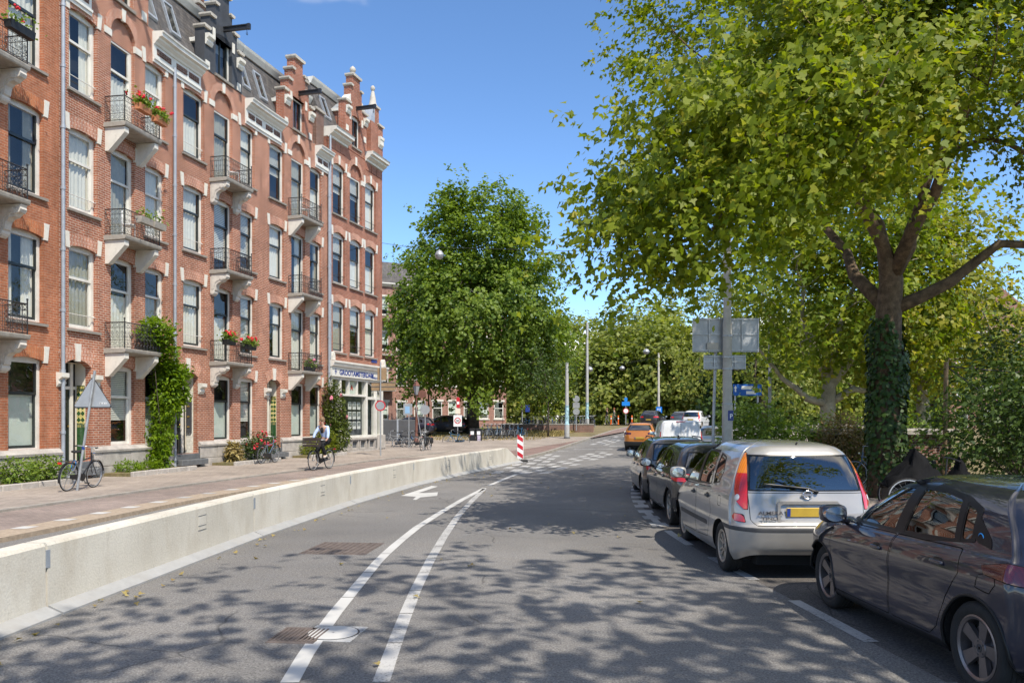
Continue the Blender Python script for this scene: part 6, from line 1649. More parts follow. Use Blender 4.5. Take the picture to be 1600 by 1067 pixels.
# ------------------------------------------------------------------ street furniture, bicycles, people, far buildings
def hpt(h, s, y, z):
    """house coordinates (along, into, up) -> world"""
    a = h.rotation_euler[2]; return (h.location[0]+s*math.cos(a)-y*math.sin(a), h.location[1]+s*math.sin(a)+y*math.cos(a), z)
def concrete_mat():
    m, nt, N, L, b = new_mat('stained cream concrete')
    v = objcoord(nt); mp = N.new('ShaderNodeMapping'); mp.inputs['Scale'].default_value = (1.2, 1.2, .35); L.new(v, mp.inputs[0])
    oi = N.new('ShaderNodeObjectInfo')
    n1 = noise_node(nt, 2.2, 6, mp.outputs[0], .7); n2 = noise_node(nt, 1.1, 4, v); n3 = noise_node(nt, 40, 3, v); n4 = noise_node(nt, 7, 6, mp.outputs[0], .75)
    c = ramp(nt, n2.outputs[0], [(.3, (.52,.485,.415)), (.7, (.63,.595,.52))])
    c = mixc(nt, ramp(nt, n1.outputs[0], [(.50, (0,)*3), (.76, (.6,)*3)]), c, (.42,.36,.275))
    c = mixc(nt, ramp(nt, n4.outputs[0], [(.57, (0,)*3), (.78, (.7,)*3)]), c, (.27,.24,.20))
    c = mixc(nt, .35, c, ramp(nt, oi.outputs['Random'], [(0, (.82,.80,.76)), (1, (1.08,1.06,1.04))]), 'MULTIPLY')
    c = mixc(nt, .5, c, ramp(nt, n3.outputs[0], [(.3, (.85,)*3), (.7, (1.12,)*3)]), 'MULTIPLY')
    L.new(c, b.inputs['Base Color']); b.inputs['Roughness'].default_value = .9; bump(nt, n3.outputs[0], .35, .01, b)
    return m
M['barrier'] = concrete_mat()
M['barrier_foot'] = pm('pale steel foot', (0.33,0.33,0.325), .6, .1, 3, dirt=(.3,.28,.25))
BP = [(-4.97,-2.3),(-4.82,2.7),(-4.6,7.7),(-4.25,12.8),(-3.7,17.7),(-2.9,22.6),(-1.75,27.5),(-.5,32.3)]
ORD = ['concrete barrier block at the bottom left corner, with a blue graffiti stroke','second concrete barrier block from the camera, dappled by tree shade','third concrete barrier block from the camera','fourth concrete barrier block from the camera','fifth concrete barrier block from the camera','concrete barrier block just before the sloping end piece']
for i in range(1, len(BP)-1):
    a, b = Vector(BP[i]+(0,)), Vector(BP[i+1]+(0,)); d = b-a; Ln = d.length; rz = math.atan2(-d.x, d.y)
    t = thing('concrete_barrier', ORD[i-1], 'barrier', (a.x, a.y, 0), rz, 'concrete barrier blocks along the lane')
    P = [(.125,.03),(.12,.66),(.10,.69),(-.10,.69),(-.12,.66),(-.125,.03)]
    MB().prism([(x, z) for x, z in P], .018, Ln-.018, 'y').build('block', M['barrier'], t)
    MB().prism([(.28,.0),(.28,.02),(.13,.085),(-.13,.085),(-.28,.02),(-.28,0)], .02, Ln-.02, 'y').build('foot', M['barrier_foot'], t)
    MB().box(.1215,.124,Ln*.62,Ln*.62+.24,.36,.56).build('mark_plate', M['barrier'], t)
    for z in (.36,.555,.42): MB().box(.1235,.1265,Ln*.62,Ln*.62+.24,z,z+.008).build('mark_line', M['stone_dk'], t)
    MB().box(.10,.126,-.012,.05,.45,.62).build('coupling', M['zinc'], t)
    MB().box(-.1,.1,-.01,.01,.05,.66).build('joint', M['stone_dk'], t)
    if i == 1:
        MB().prism([(3.55,.40),(3.75,.52),(3.85,.44),(3.98,.34),(3.98,.42),(3.8,.56),(3.66,.58),(3.5,.5)], .1245, .1265, 'x').build('graffiti_stroke', pm('blue spray paint', (0.02,.27,.60), .5, .1), t)
a, b = Vector(BP[-1]+(0,)), Vector((.22,34.7,0)); d = b-a; Ln = d.length
t = thing('barrier_end', 'sloping concrete end piece of the barrier row', 'barrier', (a.x, a.y, 0), math.atan2(-d.x, d.y))
MB().prism([(.012,.02),(.012,.69),(.6,.69),(Ln,.10),(Ln,.02)], -.125, .125, 'x').build('block', M['barrier'], t)
MB().prism([(.28,.0),(.28,.02),(.13,.085),(-.13,.085),(-.28,.02),(-.28,0)], .02, Ln, 'y').build('foot', M['barrier_foot'], t)
# striped beacon
M['sign_white'] = pm('sign white', (0.80,0.80,0.79), .4, .04); M['sign_redw'] = pm('reflective red', (0.50,0.015,0.025), .35, .08); M['sign_grey'] = pm('sign back grey', (0.36,0.37,0.38), .45, .1, 3, metal=.4); M['galv'] = pm('galvanised steel', (0.40,0.41,0.42), .45, .15, 6, metal=.5)
M['rubber'] = pm('black rubber', (0.02,0.02,0.02), .9, .2)
t = thing('striped_beacon', 'red and white striped marker board at the end of the barrier', 'beacon', (.36,35.1,0), R(-2))
MB().bevbox(-.14,.14,-.02,.02,.13,1.13,.01).build('board', M['sign_white'], t)
for k in range(3):
    z = .18+k*.36
    MB().prism([(-.125,z+.12),(.125,z-.04 if k else z-.04),(.125,z+.14),(-.125,z+.30)], -.025,-.0201,'y').build('stripe', M['sign_redw'], t)
MB().tube([(0,0,.03),(0,0,1.22)], .02, 8).build('post', M['sign_white'], t)
MB().bevbox(-.2,.34,-.18,.18,0,.09,.03).build('foot', M['rubber'], t)
# ---- generic sign post
def post(t, h, r=.03, mat='galv', lean=(0,0), z0=0):
    return MB().tube([(0,0,z0),(lean[0]*.5,lean[1]*.5,h/2),(lean[0],lean[1],h)], r, 10).build('post', M[mat], t, smooth=60)
def disc(t, c, r, mat, name='sign_disc', th=.012, ring=None):
    o = MB().lathe([(.001,-th),(r,-th),(r,th),(.001,th)], 28, c, 'y').build(name, M[mat], t, smooth=30)
    if ring: MB().lathe([(r*.80,-th-.003),(r,-th-.003),(r*1.01,-th),(r*1.01,th),(r,th+.003),(r*.93,th+.003)], 28, c, 'y').build('sign_ring', M[ring], o, smooth=30)
    return o
t = thing('warning_sign', 'grey back of a triangular sign on a leaning pole by the bicycle', 'sign', (-10.72,19.7,.12), 0)
post(t, 2.95, .032, 'galv', (.44,0))
def tri(x, z): return (x+.36, z)
MB().prism([tri(-.42,2.06),tri(.42,2.06),tri(.44,2.10),tri(.03,2.74),tri(-.03,2.74),tri(-.44,2.10)], .035, .05, 'y').build('sign_back', M['sign_grey'], t)
fr_ = MB().prism([tri(-.44,2.03),tri(.44,2.03),tri(.47,2.08),tri(.03,2.78),tri(-.03,2.78),tri(-.47,2.08)], .05, .056, 'y').build('sign_edge', M['trim_mat'], t)
MB().box(.54,.72,.030,.0345,2.12,2.17).build('maker_plate', M['sign_white'], t)
txt('BUKO', t, (.545,.0295,2.125), .055, M['trim'], .001, 1.15, ext=.001)
MB().lathe([(.036,-.04),(.036,.04)], 12, (.155,0,1.05)).build('sticker', M['sign_blue'], t)
# pole with direction boards
M['board_wood'] = pm('tan board back', (0.30,0.20,0.11), .7, .2, 6)
t = thing('direction_sign', 'pole with brown board backs and a round sign by the corner shop', 'sign', (-6.3,38.3,.12), 0)
post(t, 4.5, .035)
disc(t, (0,-.05,2.4), .25, 'sign_grey', ring='sign_redw')
for (x0,x1,z0,z1) in ((-.16,.28,3.62,4.22),(-.45,.70,3.10,3.52)): MB().bevbox(x0,x1,.04,.07,z0,z1,.008).build('sign_board', M['board_wood'], t)
for z in (3.1,3.3,3.5): MB().box(-.45,.70,.025,.039,z,z+.025).build('board_rail', M['stone_dk'], t)
t = thing('square_sign', 'blue square sign back on a post beside the bike rack', 'sign', (-6.0,46.5,.12), 0)
post(t, 2.7, .03); MB().bevbox(-.32,.2,-.03,-.01,2.0,2.65,.01).build('sign_board', M['sign_grey'], t); MB().box(-.22,.05,-.036,-.031,2.1,2.5).build('sign_face', pm('pale blue face', (.25,.42,.62), .4, .05), t)
t = thing('leaning_post', 'thin bare post leaning behind the bike rack', 'post', (-5.2,46.9,.12), 0); post(t, 2.5, .022, 'galv', (-.45,.1)); MB().lathe([(.035,0),(.03,.03),(.001,.04)], 8, (-.45,.1,2.5)).build('cap', M['galv'], t)
t = thing('round_sign', 'round sign back on a slim post beside the lone parked bicycle', 'sign', (-4.85,44.6,.12), 0); post(t, 2.75, .03); disc(t, (0,-.05,2.28), .27, 'sign_grey')
t = thing('speed_sign', 'white thirty zone sign under a red and white shield', 'sign', (-3.55,52.2,.12), 0)
post(t, 2.9, .03)
MB().bevbox(-.27,.27,-.045,-.02,1.28,2.02,.01).build('sign_board', M['sign_white'], t)
o = MB().lathe([(.001,-.05),(.21,-.05),(.21,-.046)], 28, (0,0,1.66), 'y').build('sign_ring', M['sign_redw'], t); o2 = MB().lathe([(.001,-.055),(.15,-.055),(.15,-.05)], 28, (0,0,1.66), 'y').build('sign_face', M['sign_white'], t)
txt('30', t, (-.115,-.058,1.575), .23, M['trim'], .004)
MB().bevbox(-.16,.18,-.045,-.02,2.1,2.45,.01).build('sub_plate', M['cream'], t)
MB().prism([(-.08,2.5),(.14,2.5),(.14,3.1),(.08,3.18),(-.04,3.18),(-.08,3.1)], -.045, -.02, 'y').build('shield', M['sign_redw'], t); MB().box(-.05,.11,-.05,-.0451,2.72,2.9).build('shield_bar', M['sign_white'], t)
# old lantern with traffic mirror
M['rust_iron'] = pm('red brown iron', (0.17,0.07,0.05), .6, .2, 8)
t = thing('old_lantern', 'red brown old lamp post with lantern and round traffic mirror', 'street lamp', (-6.1,51.0,.12), 0)
MB().lathe([(.16,0),(.16,.4),(.12,.5),(.11,.7),(.085,.8),(.08,2.4),(.11,2.45),(.06,2.55),(.05,3.25),(.09,3.3)], 14).build('post', M['rust_iron'], t, smooth=40)
MB().lathe([(.09,3.3),(.20,3.85),(.21,3.87)], 4).build('lantern_glass', M['sign_grey'], t); MB().lathe([(.24,3.87),(.10,4.1),(.03,4.15),(.02,4.28),(.001,4.3)], 4).build('lantern_roof', M['rust_iron'], t)
disc(t, (.38,-.05,3.35), .26, 'terracotta_dk', 'traffic_mirror', .03); MB().tube([(0,0,3.2),(.38,0,3.35)], .02, 6).build('mirror_arm', M['rust_iron'], t)
# grey lockers
t = thing('bike_locker', 'dark grey bicycle lockers behind the corner shop', 'locker', (-8.9,53.0,.09), R(14))
MB().bevbox(0,2.6,0,1.2,.12,1.75,.05).build('cabinet', pm('locker grey', (.06,.062,.068), .5, .1), t)
for x in (.02,1.3): MB().bevbox(x+.04,x+1.22,-.03,-.002,.2,1.68,.02).build('door', pm('locker door', (.075,.077,.083), .5, .1), t)
MB().box(1.24,1.36,-.05,-.031,.12,1.75).build('mullion', M['zinc'], t); MB().box(-.02,2.62,-.05,1.2,.0,.12).build('plinth', M['zinc'], t)
# bins under the elm
for (x, m2, lb) in ((-2.65,'black_plastic','black litter bin left of the pale stickered bin'),(-2.22,'galv','litter bin covered in pale stickers under the elm')):
    t = thing('litter_bin', lb, 'bin', (x,53.6,.12), 0)
    MB().bevbox(-.2,.2,-.2,.2,.05,1.05,.04).build('body', M['black_plastic'], t); MB().bevbox(-.21,.21,-.21,.21,1.05,1.13,.03).build('lid', M['black_plastic'], t)
    MB().box(-.12,.10,-.206,-.2005,.72,.95).build('sticker', M['sign_white'], t)
    if m2 == 'galv': MB().box(-.1,.12,-.206,-.2005,.2,.68).build('poster', pm('sticker print', (.5,.45,.55), .6, .6, 9), t)
# ---- lamp poles, wires, hanging lamps
M['pole'] = pm('weathered pole paint', (0.46,0.43,0.37), .7, .12, 4, dirt=(.33,.29,.24)); M['pole_grey'] = pm('grey pole', (0.36,0.36,0.35), .6, .12, 4)
M['sticker_b'] = pm('blue white stickers', (0.30,0.46,0.62), .6, .8, 6)
def lamp_pole(label, x, y, h, r, stick=True, mat='pole_grey'):
    t = thing('lamp_pole', label, 'pole', (x, y, gz(y)+.1), 0)
    MB().lathe([(r*1.25,0),(r*1.25,.9),(r*1.02,1.0),(r*.75,h-.1),(r*.6,h)], 14).build('mast', M[mat], t, smooth=40)
    MB().lathe([(r*1.6,0),(r*1.6,.08),(r*1.26,.1)], 14).build('collar', M['stone_dk'], t)
    if stick: MB().lathe([(r*1.28,.95),(r*1.05,1.02),(r*1.0,2.3)], 14).build('stickers', M['sticker_b'], t, smooth=40)
    return t
lamp_pole('short grey pole with stickers right of the elm', 3.85, 56, 5.3, .14)
lamp_pole('tall slim lamp pole with blue stickers left of the pedestrian', 6.3, 67, 9.0, .13)
t = lamp_pole('pale lamp pole carrying the blue and yellow signs up the street', 15.6, 85, 7.6, .13, False, 'pole')
MB().bevbox(-.32,.32,-.22,-.2,1.2,1.9,.02).build('blue_sign', pm('traffic blue', (.01,.16,.55), .4, .05), t); MB().bevbox(-.3,.3,-.22,-.2,.45,1.15,.02).build('yellow_sign', pm('fluorescent yellow', (.70,.72,.03), .5, .05), t); MB().box(-.18,.18,-.226,-.221,.6,1.0).build('sign_symbol', M['sign_blue'], t)
for dx in (-.12,.1): MB().prism([(dx-.02,1.35),(dx+.02,1.35),(dx+.02,1.6),(dx+.07,1.6),(dx,1.75),(dx-.07,1.6),(dx-.02,1.6)], -.23,-.221,'y').build('arrow_symbol', M['sign_white'], t)
lamp_pole('slim pole far away between the dark trees', 24.0, 100, 6.0, .09, False); lamp_pole('grey lamp post right of the blue road sign', 12.9, 40, 7.4, .085, False)
def hanging_lamp(label, p, ends, s=.3):
    t = thing('hanging_lamp', label, 'lamp', p, 0)
    MB().lathe([(.02,.30),(.05,.26),(s*.55,.22),(s*.95,.05),(s,0)], 18).build('shade', M['sign_grey'], t, smooth=50)
    MB().lathe([(s*.97,.0),(s*.85,-.14),(s*.5,-.22),(.01,-.25)], 18).build('globe', M['sign_grey'], t, smooth=50)
    w = [tuple(Vector(e)-Vector(p)) for e in ends]
    for e in w: MB().tube([(0,0,.42), (e[0]*.5, e[1]*.5, .42+(e[2]-.42)*.5-.12), e], .011, 4).build('span_wire', M['iron'], t)
    MB().tube([(0,0,.28),(0,0,.44)], .012, 5).build('hanger', M['iron'], t)
hanging_lamp('street lamp hanging on a wire in front of the elm', (-4.0,44.0,10.9), [hpt(hE,6.0,-.02,11.9),(14.0,46.5,11.6)], .25)
hanging_lamp('hanging lamp over the far street, higher one', (12.6,75,8.2), [(6.25,67,9.6),(23,84,9.4)], .32); hanging_lamp('hanging lamp over the far street, lower one', (12.4,90,7.6), [(6.25,67,9.5),(15.6,85,8.7)], .32); hanging_lamp('hanging lamp close beside the tall slim lamp pole', (7.4,76,6.6), [(6.3,67.1,8.6),(15.6,85,8.4)], .3)
# thick cream pole with sign backs
t = thing('sign_mast', 'thick cream pole carrying two grey sign panels seen from behind', 'sign', (5.55,20.6,.12), 0)
MB().lathe([(.135,0),(.135,2.1),(.12,2.14),(.115,4.2),(.10,4.3),(.095,8.2)], 18).build('mast', M['pole'], t, smooth=40)
for z in (3.05,3.35,3.9,2.15): MB().lathe([(.125,-.025),(.137,-.02),(.137,.02),(.125,.025)], 18, (0,0,z)).build('clamp', M['galv'], t)
for (x0,x1,z0,z1) in ((-.86,.84,3.50,4.38),(-.57,.50,3.05,3.42)):
    p = MB().bevbox(x0,x1,.16,.18,z0,z1,.01).build('sign_back', M['sign_grey'], t)
    for z in (z0+.03,(z0+z1)/2,z1-.05): MB().box(x0,x1,.128,.159,z,z+.028).build('cross_rail', M['galv'], p)
    for k in range(5): x = x0+(x1-x0)*k/4; MB().box(x-.012,x+.012,.12,.127,z0,z1).build('upright', M['galv'], p)
MB().bevbox(-.5,-.2,.10,.12,3.56,3.74,.01).build('control_box', M['pole'], t)
MB().box(-.02,.12,-.14,-.136,1.72,1.98).build('sticker', M['sign_blue'], t); txt('P', t, (.02,-.141,1.78), .16, M['sign_white'], .002, ext=.001)
t = thing('leaning_post', 'grey steel post leaning against the thick cream pole', 'post', (5.22,20.9,.12), 0); post(t, 3.5, .04, 'galv', (.1,0)); MB().lathe([(.05,0),(.045,.03),(.001,.04)], 8, (.1,0,3.5)).build('cap', M['galv'], t)
t = thing('road_sign', 'blue direction sign half hidden by leaves behind the thick pole', 'sign', (9.7,33.5,.12), 0)
for x in (-.35,.6): MB().tube([(x,0,0),(x,0,2.9)], .04, 8).build('post', M['galv'], t)
b_ = MB().bevbox(-.45,.75,-.06,-.03,2.74,3.22,.02).build('panel', pm('direction blue', (.01,.10,.42), .4, .05), t)
for (x0,x1,z0,z1) in ((-.1,.5,3.0,3.14),(.1,.5,2.8,2.93)): MB().box(x0,x1,-.066,-.061,z0,z1).build('white_field', M['sign_white'], b_)
MB().prism([(-.38,2.9),(-.32,2.9),(-.32,3.05),(-.28,3.05),(-.35,3.16),(-.42,3.05),(-.38,3.05)], -.066,-.061,'y').build('arrow_symbol', M['sign_white'], b_)
# blue cross sign, far round sign, orange posts, traffic light
t = thing('blue_sign', 'blue cross shaped sign cluster over a small round red sign', 'sign', (12.1,85,gz(85)+.1), 0); post(t, 3.0, .05)
for (x0,x1,z0,z1) in ((-.42,.42,2.0,2.42),(-.16,.16,2.44,2.85)): MB().bevbox(x0,x1,-.08,-.05,z0,z1,.02).build('blue_panel', pm('sign blue bright', (.01,.20,.62), .4, .05), t)
disc(t, (0,-.06,1.45), .30, 'sign_white', ring='sign_redw')
for k, (x, y) in enumerate(((10.9,88),(11.9,89.5),(12.9,86))):
    t = thing('orange_post', ['orange plastic post left of the pedestrian','orange plastic post right of the pedestrian','orange plastic post under the blue cross sign'][k], 'post', (x, y, gz(y)+.08), 0, 'orange posts by the crossing')
    MB().lathe([(.14,0),(.14,.04),(.075,.06),(.07,.95),(.05,1.0),(.001,1.01)], 12).build('tube', pm('orange plastic', (.72,.14,.02), .5, .05), t, smooth=40); MB().lathe([(.074,.6),(.074,.75)], 12).build('band', M['sign_white'], t)
t = thing('traffic_light', 'small traffic light beside a blue sign under the elm crown', 'traffic light', (1.0,78,gz(78)), 0); post(t, 2.4, .05)
MB().bevbox(-.16,.16,-.14,.1,1.5,2.5,.03).build('signal_head', M['black_plastic'], t); disc(t, (0,-.15,2.25), .09, 'sign_redw', 'red_lens'); disc(t, (0,-.15,1.98), .09, 'terracotta_dk', 'amber_lens'); disc(t, (0,-.15,1.72), .09, 'tile_green', 'green_lens')
MB().bevbox(.3,.72,-.05,-.02,1.4,2.1,.02).build('blue_sign', M['sign_blue'], t)
t = thing('round_sign', 'pair of round sign backs on a post before the far bicycles', 'sign', (5.3,66,gz(66)+.1), 0); post(t, 2.9, .04)
disc(t, (0,-.06,2.6), .28, 'sign_grey'); disc(t, (0,-.06,1.55), .28, 'sign_grey'); MB().bevbox(-.28,.28,-.07,-.05,1.85,2.3,.02).build('sign_board', M['sign_grey'], t)
# ---- bicycles (y forward, wheels on z=0)
def bike_proto(label, col, crate=False, bags=False):
    t = thing('bicycle', label, 'bicycle', (0,0,0), 0)
    fm = pm('bike frame '+label[:12], col, .35, .1, 5, spec=.5)
    def wheel():
        mb = MB(); mb.lathe([(.335,-.016),(.352,-.008),(.355,0),(.352,.008),(.335,.016),(.328,.008),(.328,-.008),(.335,-.016)], 30, ax='x'); return mb.mesh('wheel', [M['tyre']], 60)
    def rimm():
        mb = MB(); mb.lathe([(.328,-.01),(.31,-.012),(.31,.012),(.328,.01)], 30, ax='x', m=0)
        for k in range(18):
            a = 2*math.pi*k/18; mb.tube([((.03 if k % 2 else -.03), .02*math.cos(a+1.2), .02*math.sin(a+1.2)), (0,.31*math.cos(a),.31*math.sin(a))], .0016, 3, cap=False)
        mb.lathe([(.012,-.04),(.02,-.035),(.02,.035),(.012,.04)], 8, ax='x'); return mb.mesh('rim', [M['galv']], 60)
    wm, rm = cached('bw', wheel), cached('br', rimm)
    for y in (-.5,.58): w = link('wheel', wm, t, (0,y,.352)); link('rim', rm, w)
    f = MB(); bbk, hd, st = (0,.02,.30), (0,.42,.80), (0,-.17,.84)
    f.tube([bbk,(0,.40,.72)], .018, 7); f.tube([st,bbk], .017, 7); f.tube([(0,-.14,.70),hd], .016, 7); f.tube([(0,.40,.66),(0,.365,.92)], .020, 7)
    for x in (-.05,.05): f.tube([(x*.5,-.02,.30),(x,-.5,.352)], .010, 5); f.tube([(x*.4,-.15,.76),(x,-.5,.352)], .009, 5)
    f.build('frame', fm, t, smooth=50)
    f = MB()
    for x in (-.05,.05): f.tube([(x*.6,.40,.68),(x,.52,.45),(x,.58,.352)], .011, 5)
    f.build('fork', fm, t, smooth=50)
    h = MB(); h.tube([(0,.37,.90),(0,.35,1.04)], .013, 6); h.tube([(-.29,.08,1.06),(-.27,.2,1.07),(-.12,.34,1.06),(0,.36,1.05),(.12,.34,1.06),(.27,.2,1.07),(.29,.08,1.06)], .012, 6); h.build('handlebar', M['galv'], t, smooth=50)
    for x in (-.285,.285): MB().tube([(x,.07,1.06),(x*.96,.17,1.068)], .018, 6).build('grip', M['rubber'], t)
    s = MB(); rbox(s, (0,-.24,.96), (.11,.14,.035), .7); s.tube([(0,-.10,.955),(0,-.0,.95)], [.05,.022], 6); s.tube([(0,-.17,.80),(0,-.2,.94)], .013, 6); s.build('saddle', M['rubber'], t, smooth=50)
    g = MB()
    for cy, a0, a1 in ((-.5,R(20),R(200)),(.58,R(10),R(150))):
        A = np.linspace(a0, a1, 14); g.rings([[(x, cy+.375*math.cos(a), .352+.375*math.sin(a)) for a in A] for x in (-.025,0,.025)], closed=False)
    g.build('mudguards', M['black_plastic'], t)['kind'] = 'stuff'
    r = MB(); r.tube([(-.06,-.25,.74),(-.06,-.85,.74),(.06,-.85,.74),(.06,-.25,.74)], .007, 5)
    for x in (-.06,.06): r.tube([(x,-.75,.74),(x*.9,-.5,.37)], .006, 5)
    r.build('rack', M['iron'], t); MB().box(-.04,.04,-.9,-.86,.68,.73).build('rear_light', M['lamp_red'], t)
    c = MB(); c.lathe([(.001,.045),(.09,.045),(.09,.052),(.001,.052)], 16, (0,.02,.30), 'x'); c.tube([(.05,.02,.30),(.06,.12,.17)], .009, 5); c.tube([(-.05,.02,.30),(-.06,-.08,.43)], .009, 5); c.box(.06,.15,.08,.17,.155,.18); c.box(-.15,-.06,-.12,-.03,.42,.445); c.build('crankset', M['iron'], t)
    MB().prism([(-.52,.31),(-.52,.41),(.08,.40),(.12,.30),(.05,.22)], .055, .062, 'x').build('chain_guard', M['black_plastic'], t)
    MB().tube([(-.06,-.45,.33),(-.16,-.40,.02)], .008, 5).build('kickstand', M['galv'], t)
    MB().lathe([(.001,.03),(.035,.025),(.03,-.02),(.01,-.03)], 10, (0,.46,.88), 'y').build('head_light', M['chrome'], t)
    if crate:
        cr = MB()
        for z in (.88,.97,1.06,1.12): 
            for (a, b) in (((-.24,.48),(.24,.48)),((.24,.48),(.24,.86)),((.24,.86),(-.24,.86)),((-.24,.86),(-.24,.48))): cr.box(min(a[0],b[0])-.008, max(a[0],b[0])+.008, min(a[1],b[1])-.008, max(a[1],b[1])+.008, z-.03, z+.025)
        cr.box(-.24,.24,.48,.86,.84,.86); cr.build('crate', pm('brown crate', (.05,.035,.03), .7, .2), t); MB().tube([(0,.45,.80),(0,.60,.84)], .014, 6).build('crate_carrier', M['iron'], t)
    if bags:
        b = MB()
        for x in (-.14,.14): rbox(b, (x,-.55,.56), (.06,.19,.17), .5)
        b.build('pannier', M['black_plastic'], t, smooth=True)['kind'] = 'stuff'
    return t
def stand(b, x, y, hd, z=None, lean=0):
    b.location = (x, y, gz(y)+.12 if z is None else z); b.rotation_euler = (0, R(lean), R(hd))
    return b
bk1 = stand(bike_proto('black bicycle with blue lock leaning on the tilted sign pole', (.02,.02,.025)), -10.82, 20.0, -4, .12, 5)
MB().tube([(-.03+.05*math.cos(a), -.28+.03*math.sin(a), .62+.12*math.sin(a)) for a in np.linspace(0,6.28,13)], .012, 5).build('lock', pm('blue lock', (.02,.16,.42), .5, .1), bk1, smooth=True)
bk2 = stand(bike_proto('blue grey bicycle parked beside the tiled porch', (.10,.14,.20)), -9.75, 31.9, -12, .12, 3)
bk3 = stand(bike_proto('bicycle with black panniers by the round sign post', (.03,.03,.03), bags=True), -4.75, 44.2, 165, .12, 3)
bk4 = stand(bike_proto('blue bicycle parked sideways at the thirty sign', (.02,.12,.25)), -3.6, 52.0, 88, .12, 2)
bk5 = stand(bike_proto('silver framed bicycle at the left end of the corner bike rack', (.30,.30,.30)), -6.9, 47.8, 98, .12, 4)
for (x, y, hd, lb, src) in ((-6.2,47.4,110,'black bicycle in the middle of the corner bike rack',bk1),(-5.6,47.0,95,'dark bicycle at the right end of the corner bike rack',bk3),(-9.0,46.4,75,'bicycle leaning behind the corner house wall',bk2)):
    copy_tree(src, (x, y, .12), R(hd), lb)
WORD = ['first','second','third','fourth','fifth','sixth','seventh','eighth','ninth','tenth','eleventh','twelfth','thirteenth','fourteenth','fifteenth','sixteenth']
rg = np.random.default_rng(9); prot = [bk1, bk2, bk3, bk4, bk5]
for k in range(9):
    c = copy_tree(prot[k % 5], (-1.75+.30*k, 55.6+.12*k, gz(55.6)+.05), R(150+rg.normal()*9), WORD[k]+' bicycle from the left in the tight row right of the litter bins'); c['group'] = 'bicycles in the row under the elm'
for k in range(16):
    y = 68+.2*k
    c = copy_tree(prot[(k*3) % 5], (1.0+.42*k, y, gz(y)+.1), R(170+rg.normal()*12), WORD[k]+' bicycle from the left along the low wall near the bridge'); c['group'] = 'bicycles along the low wall'
MB().box(-.13,.13,-.12,.12,.75,.98).build('pink_crate', pm('pink crate', (.75,.25,.32), .6, .1), bk4) if False else None
for k, (x, y, hd) in enumerate(((6.2,21.4,100),(9.4,20.5,80),(10.2,20.8,70))):
    copy_tree([bk5,bk2,bk3][k], (x, y, .12), R(hd), ['silver bicycle standing against the bush by the thick pole','bicycle parked left of the ivy trunk','bicycle half hidden behind the ivy trunk'][k])
# low wall and railing by the bridge
t = thing('low_wall', 'low dark wall with railings beyond the dry grass', 'wall', (0.6,66.5,gz(66.5)), R(-2))
MB().bevbox(-1.5,6.2,0,.3,-.2,.55,.03).build('wall_body', M['brick_brown'], t); MB().box(-1.5,6.2,-.03,.33,.55,.62).build('coping', M['slab'], t)
for k in range(20): MB().tube([(-1.4+.39*k,.15,.62),(-1.4+.39*k,.15,1.25)], .015, 5).build('baluster', M['iron'], t)
MB().tube([(-1.45,.15,1.25),(6.15,.15,1.25)], .02, 6).build('rail', M['iron'], t)
# ---- people
def skin_mesh(name, pts, edges, radii, mats, parent, sub=2, loc=(0,0,0)):
    me = bpy.data.meshes.new(name); me.from_pydata([tuple(p) for p in pts], edges, []); me.update()
    o = bpy.data.objects.new(name, me)
    md = o.modifiers.new('skin', 'SKIN'); md.use_smooth_shade = True
    for i, r in enumerate(radii):
        sv = me.skin_vertices[0].data[i]; sv.radius = (r, r) if not isinstance(r, tuple) else r; sv.use_root = i == 0
    o.modifiers.new('sub', 'SUBSURF').levels = sub
    m2 = eval_mesh(o); bpy.data.objects.remove(o)
    m2.materials.clear()
    for mt in mats: m2.materials.append(mt)
    return link(name, m2, parent, loc)
M['skin'] = pm('skin', (.52,.31,.22), .55, .08, 9); M['hair_b'] = pm('light brown hair', (.20,.12,.06), .6, .25, 30); M['shirt'] = pm('pale blue shirt', (.42,.52,.74), .8, .1, 9); M['blackcloth'] = pm('black cloth', (.014,.014,.016), .9, .2, 9); M['shoe'] = pm('beige shoes', (.55,.48,.40), .7, .1); M['olive'] = pm('olive grey overalls', (.14,.15,.12), .9, .15, 9); M['hair_r'] = pm('reddish hair', (.25,.08,.03), .6, .2, 30)
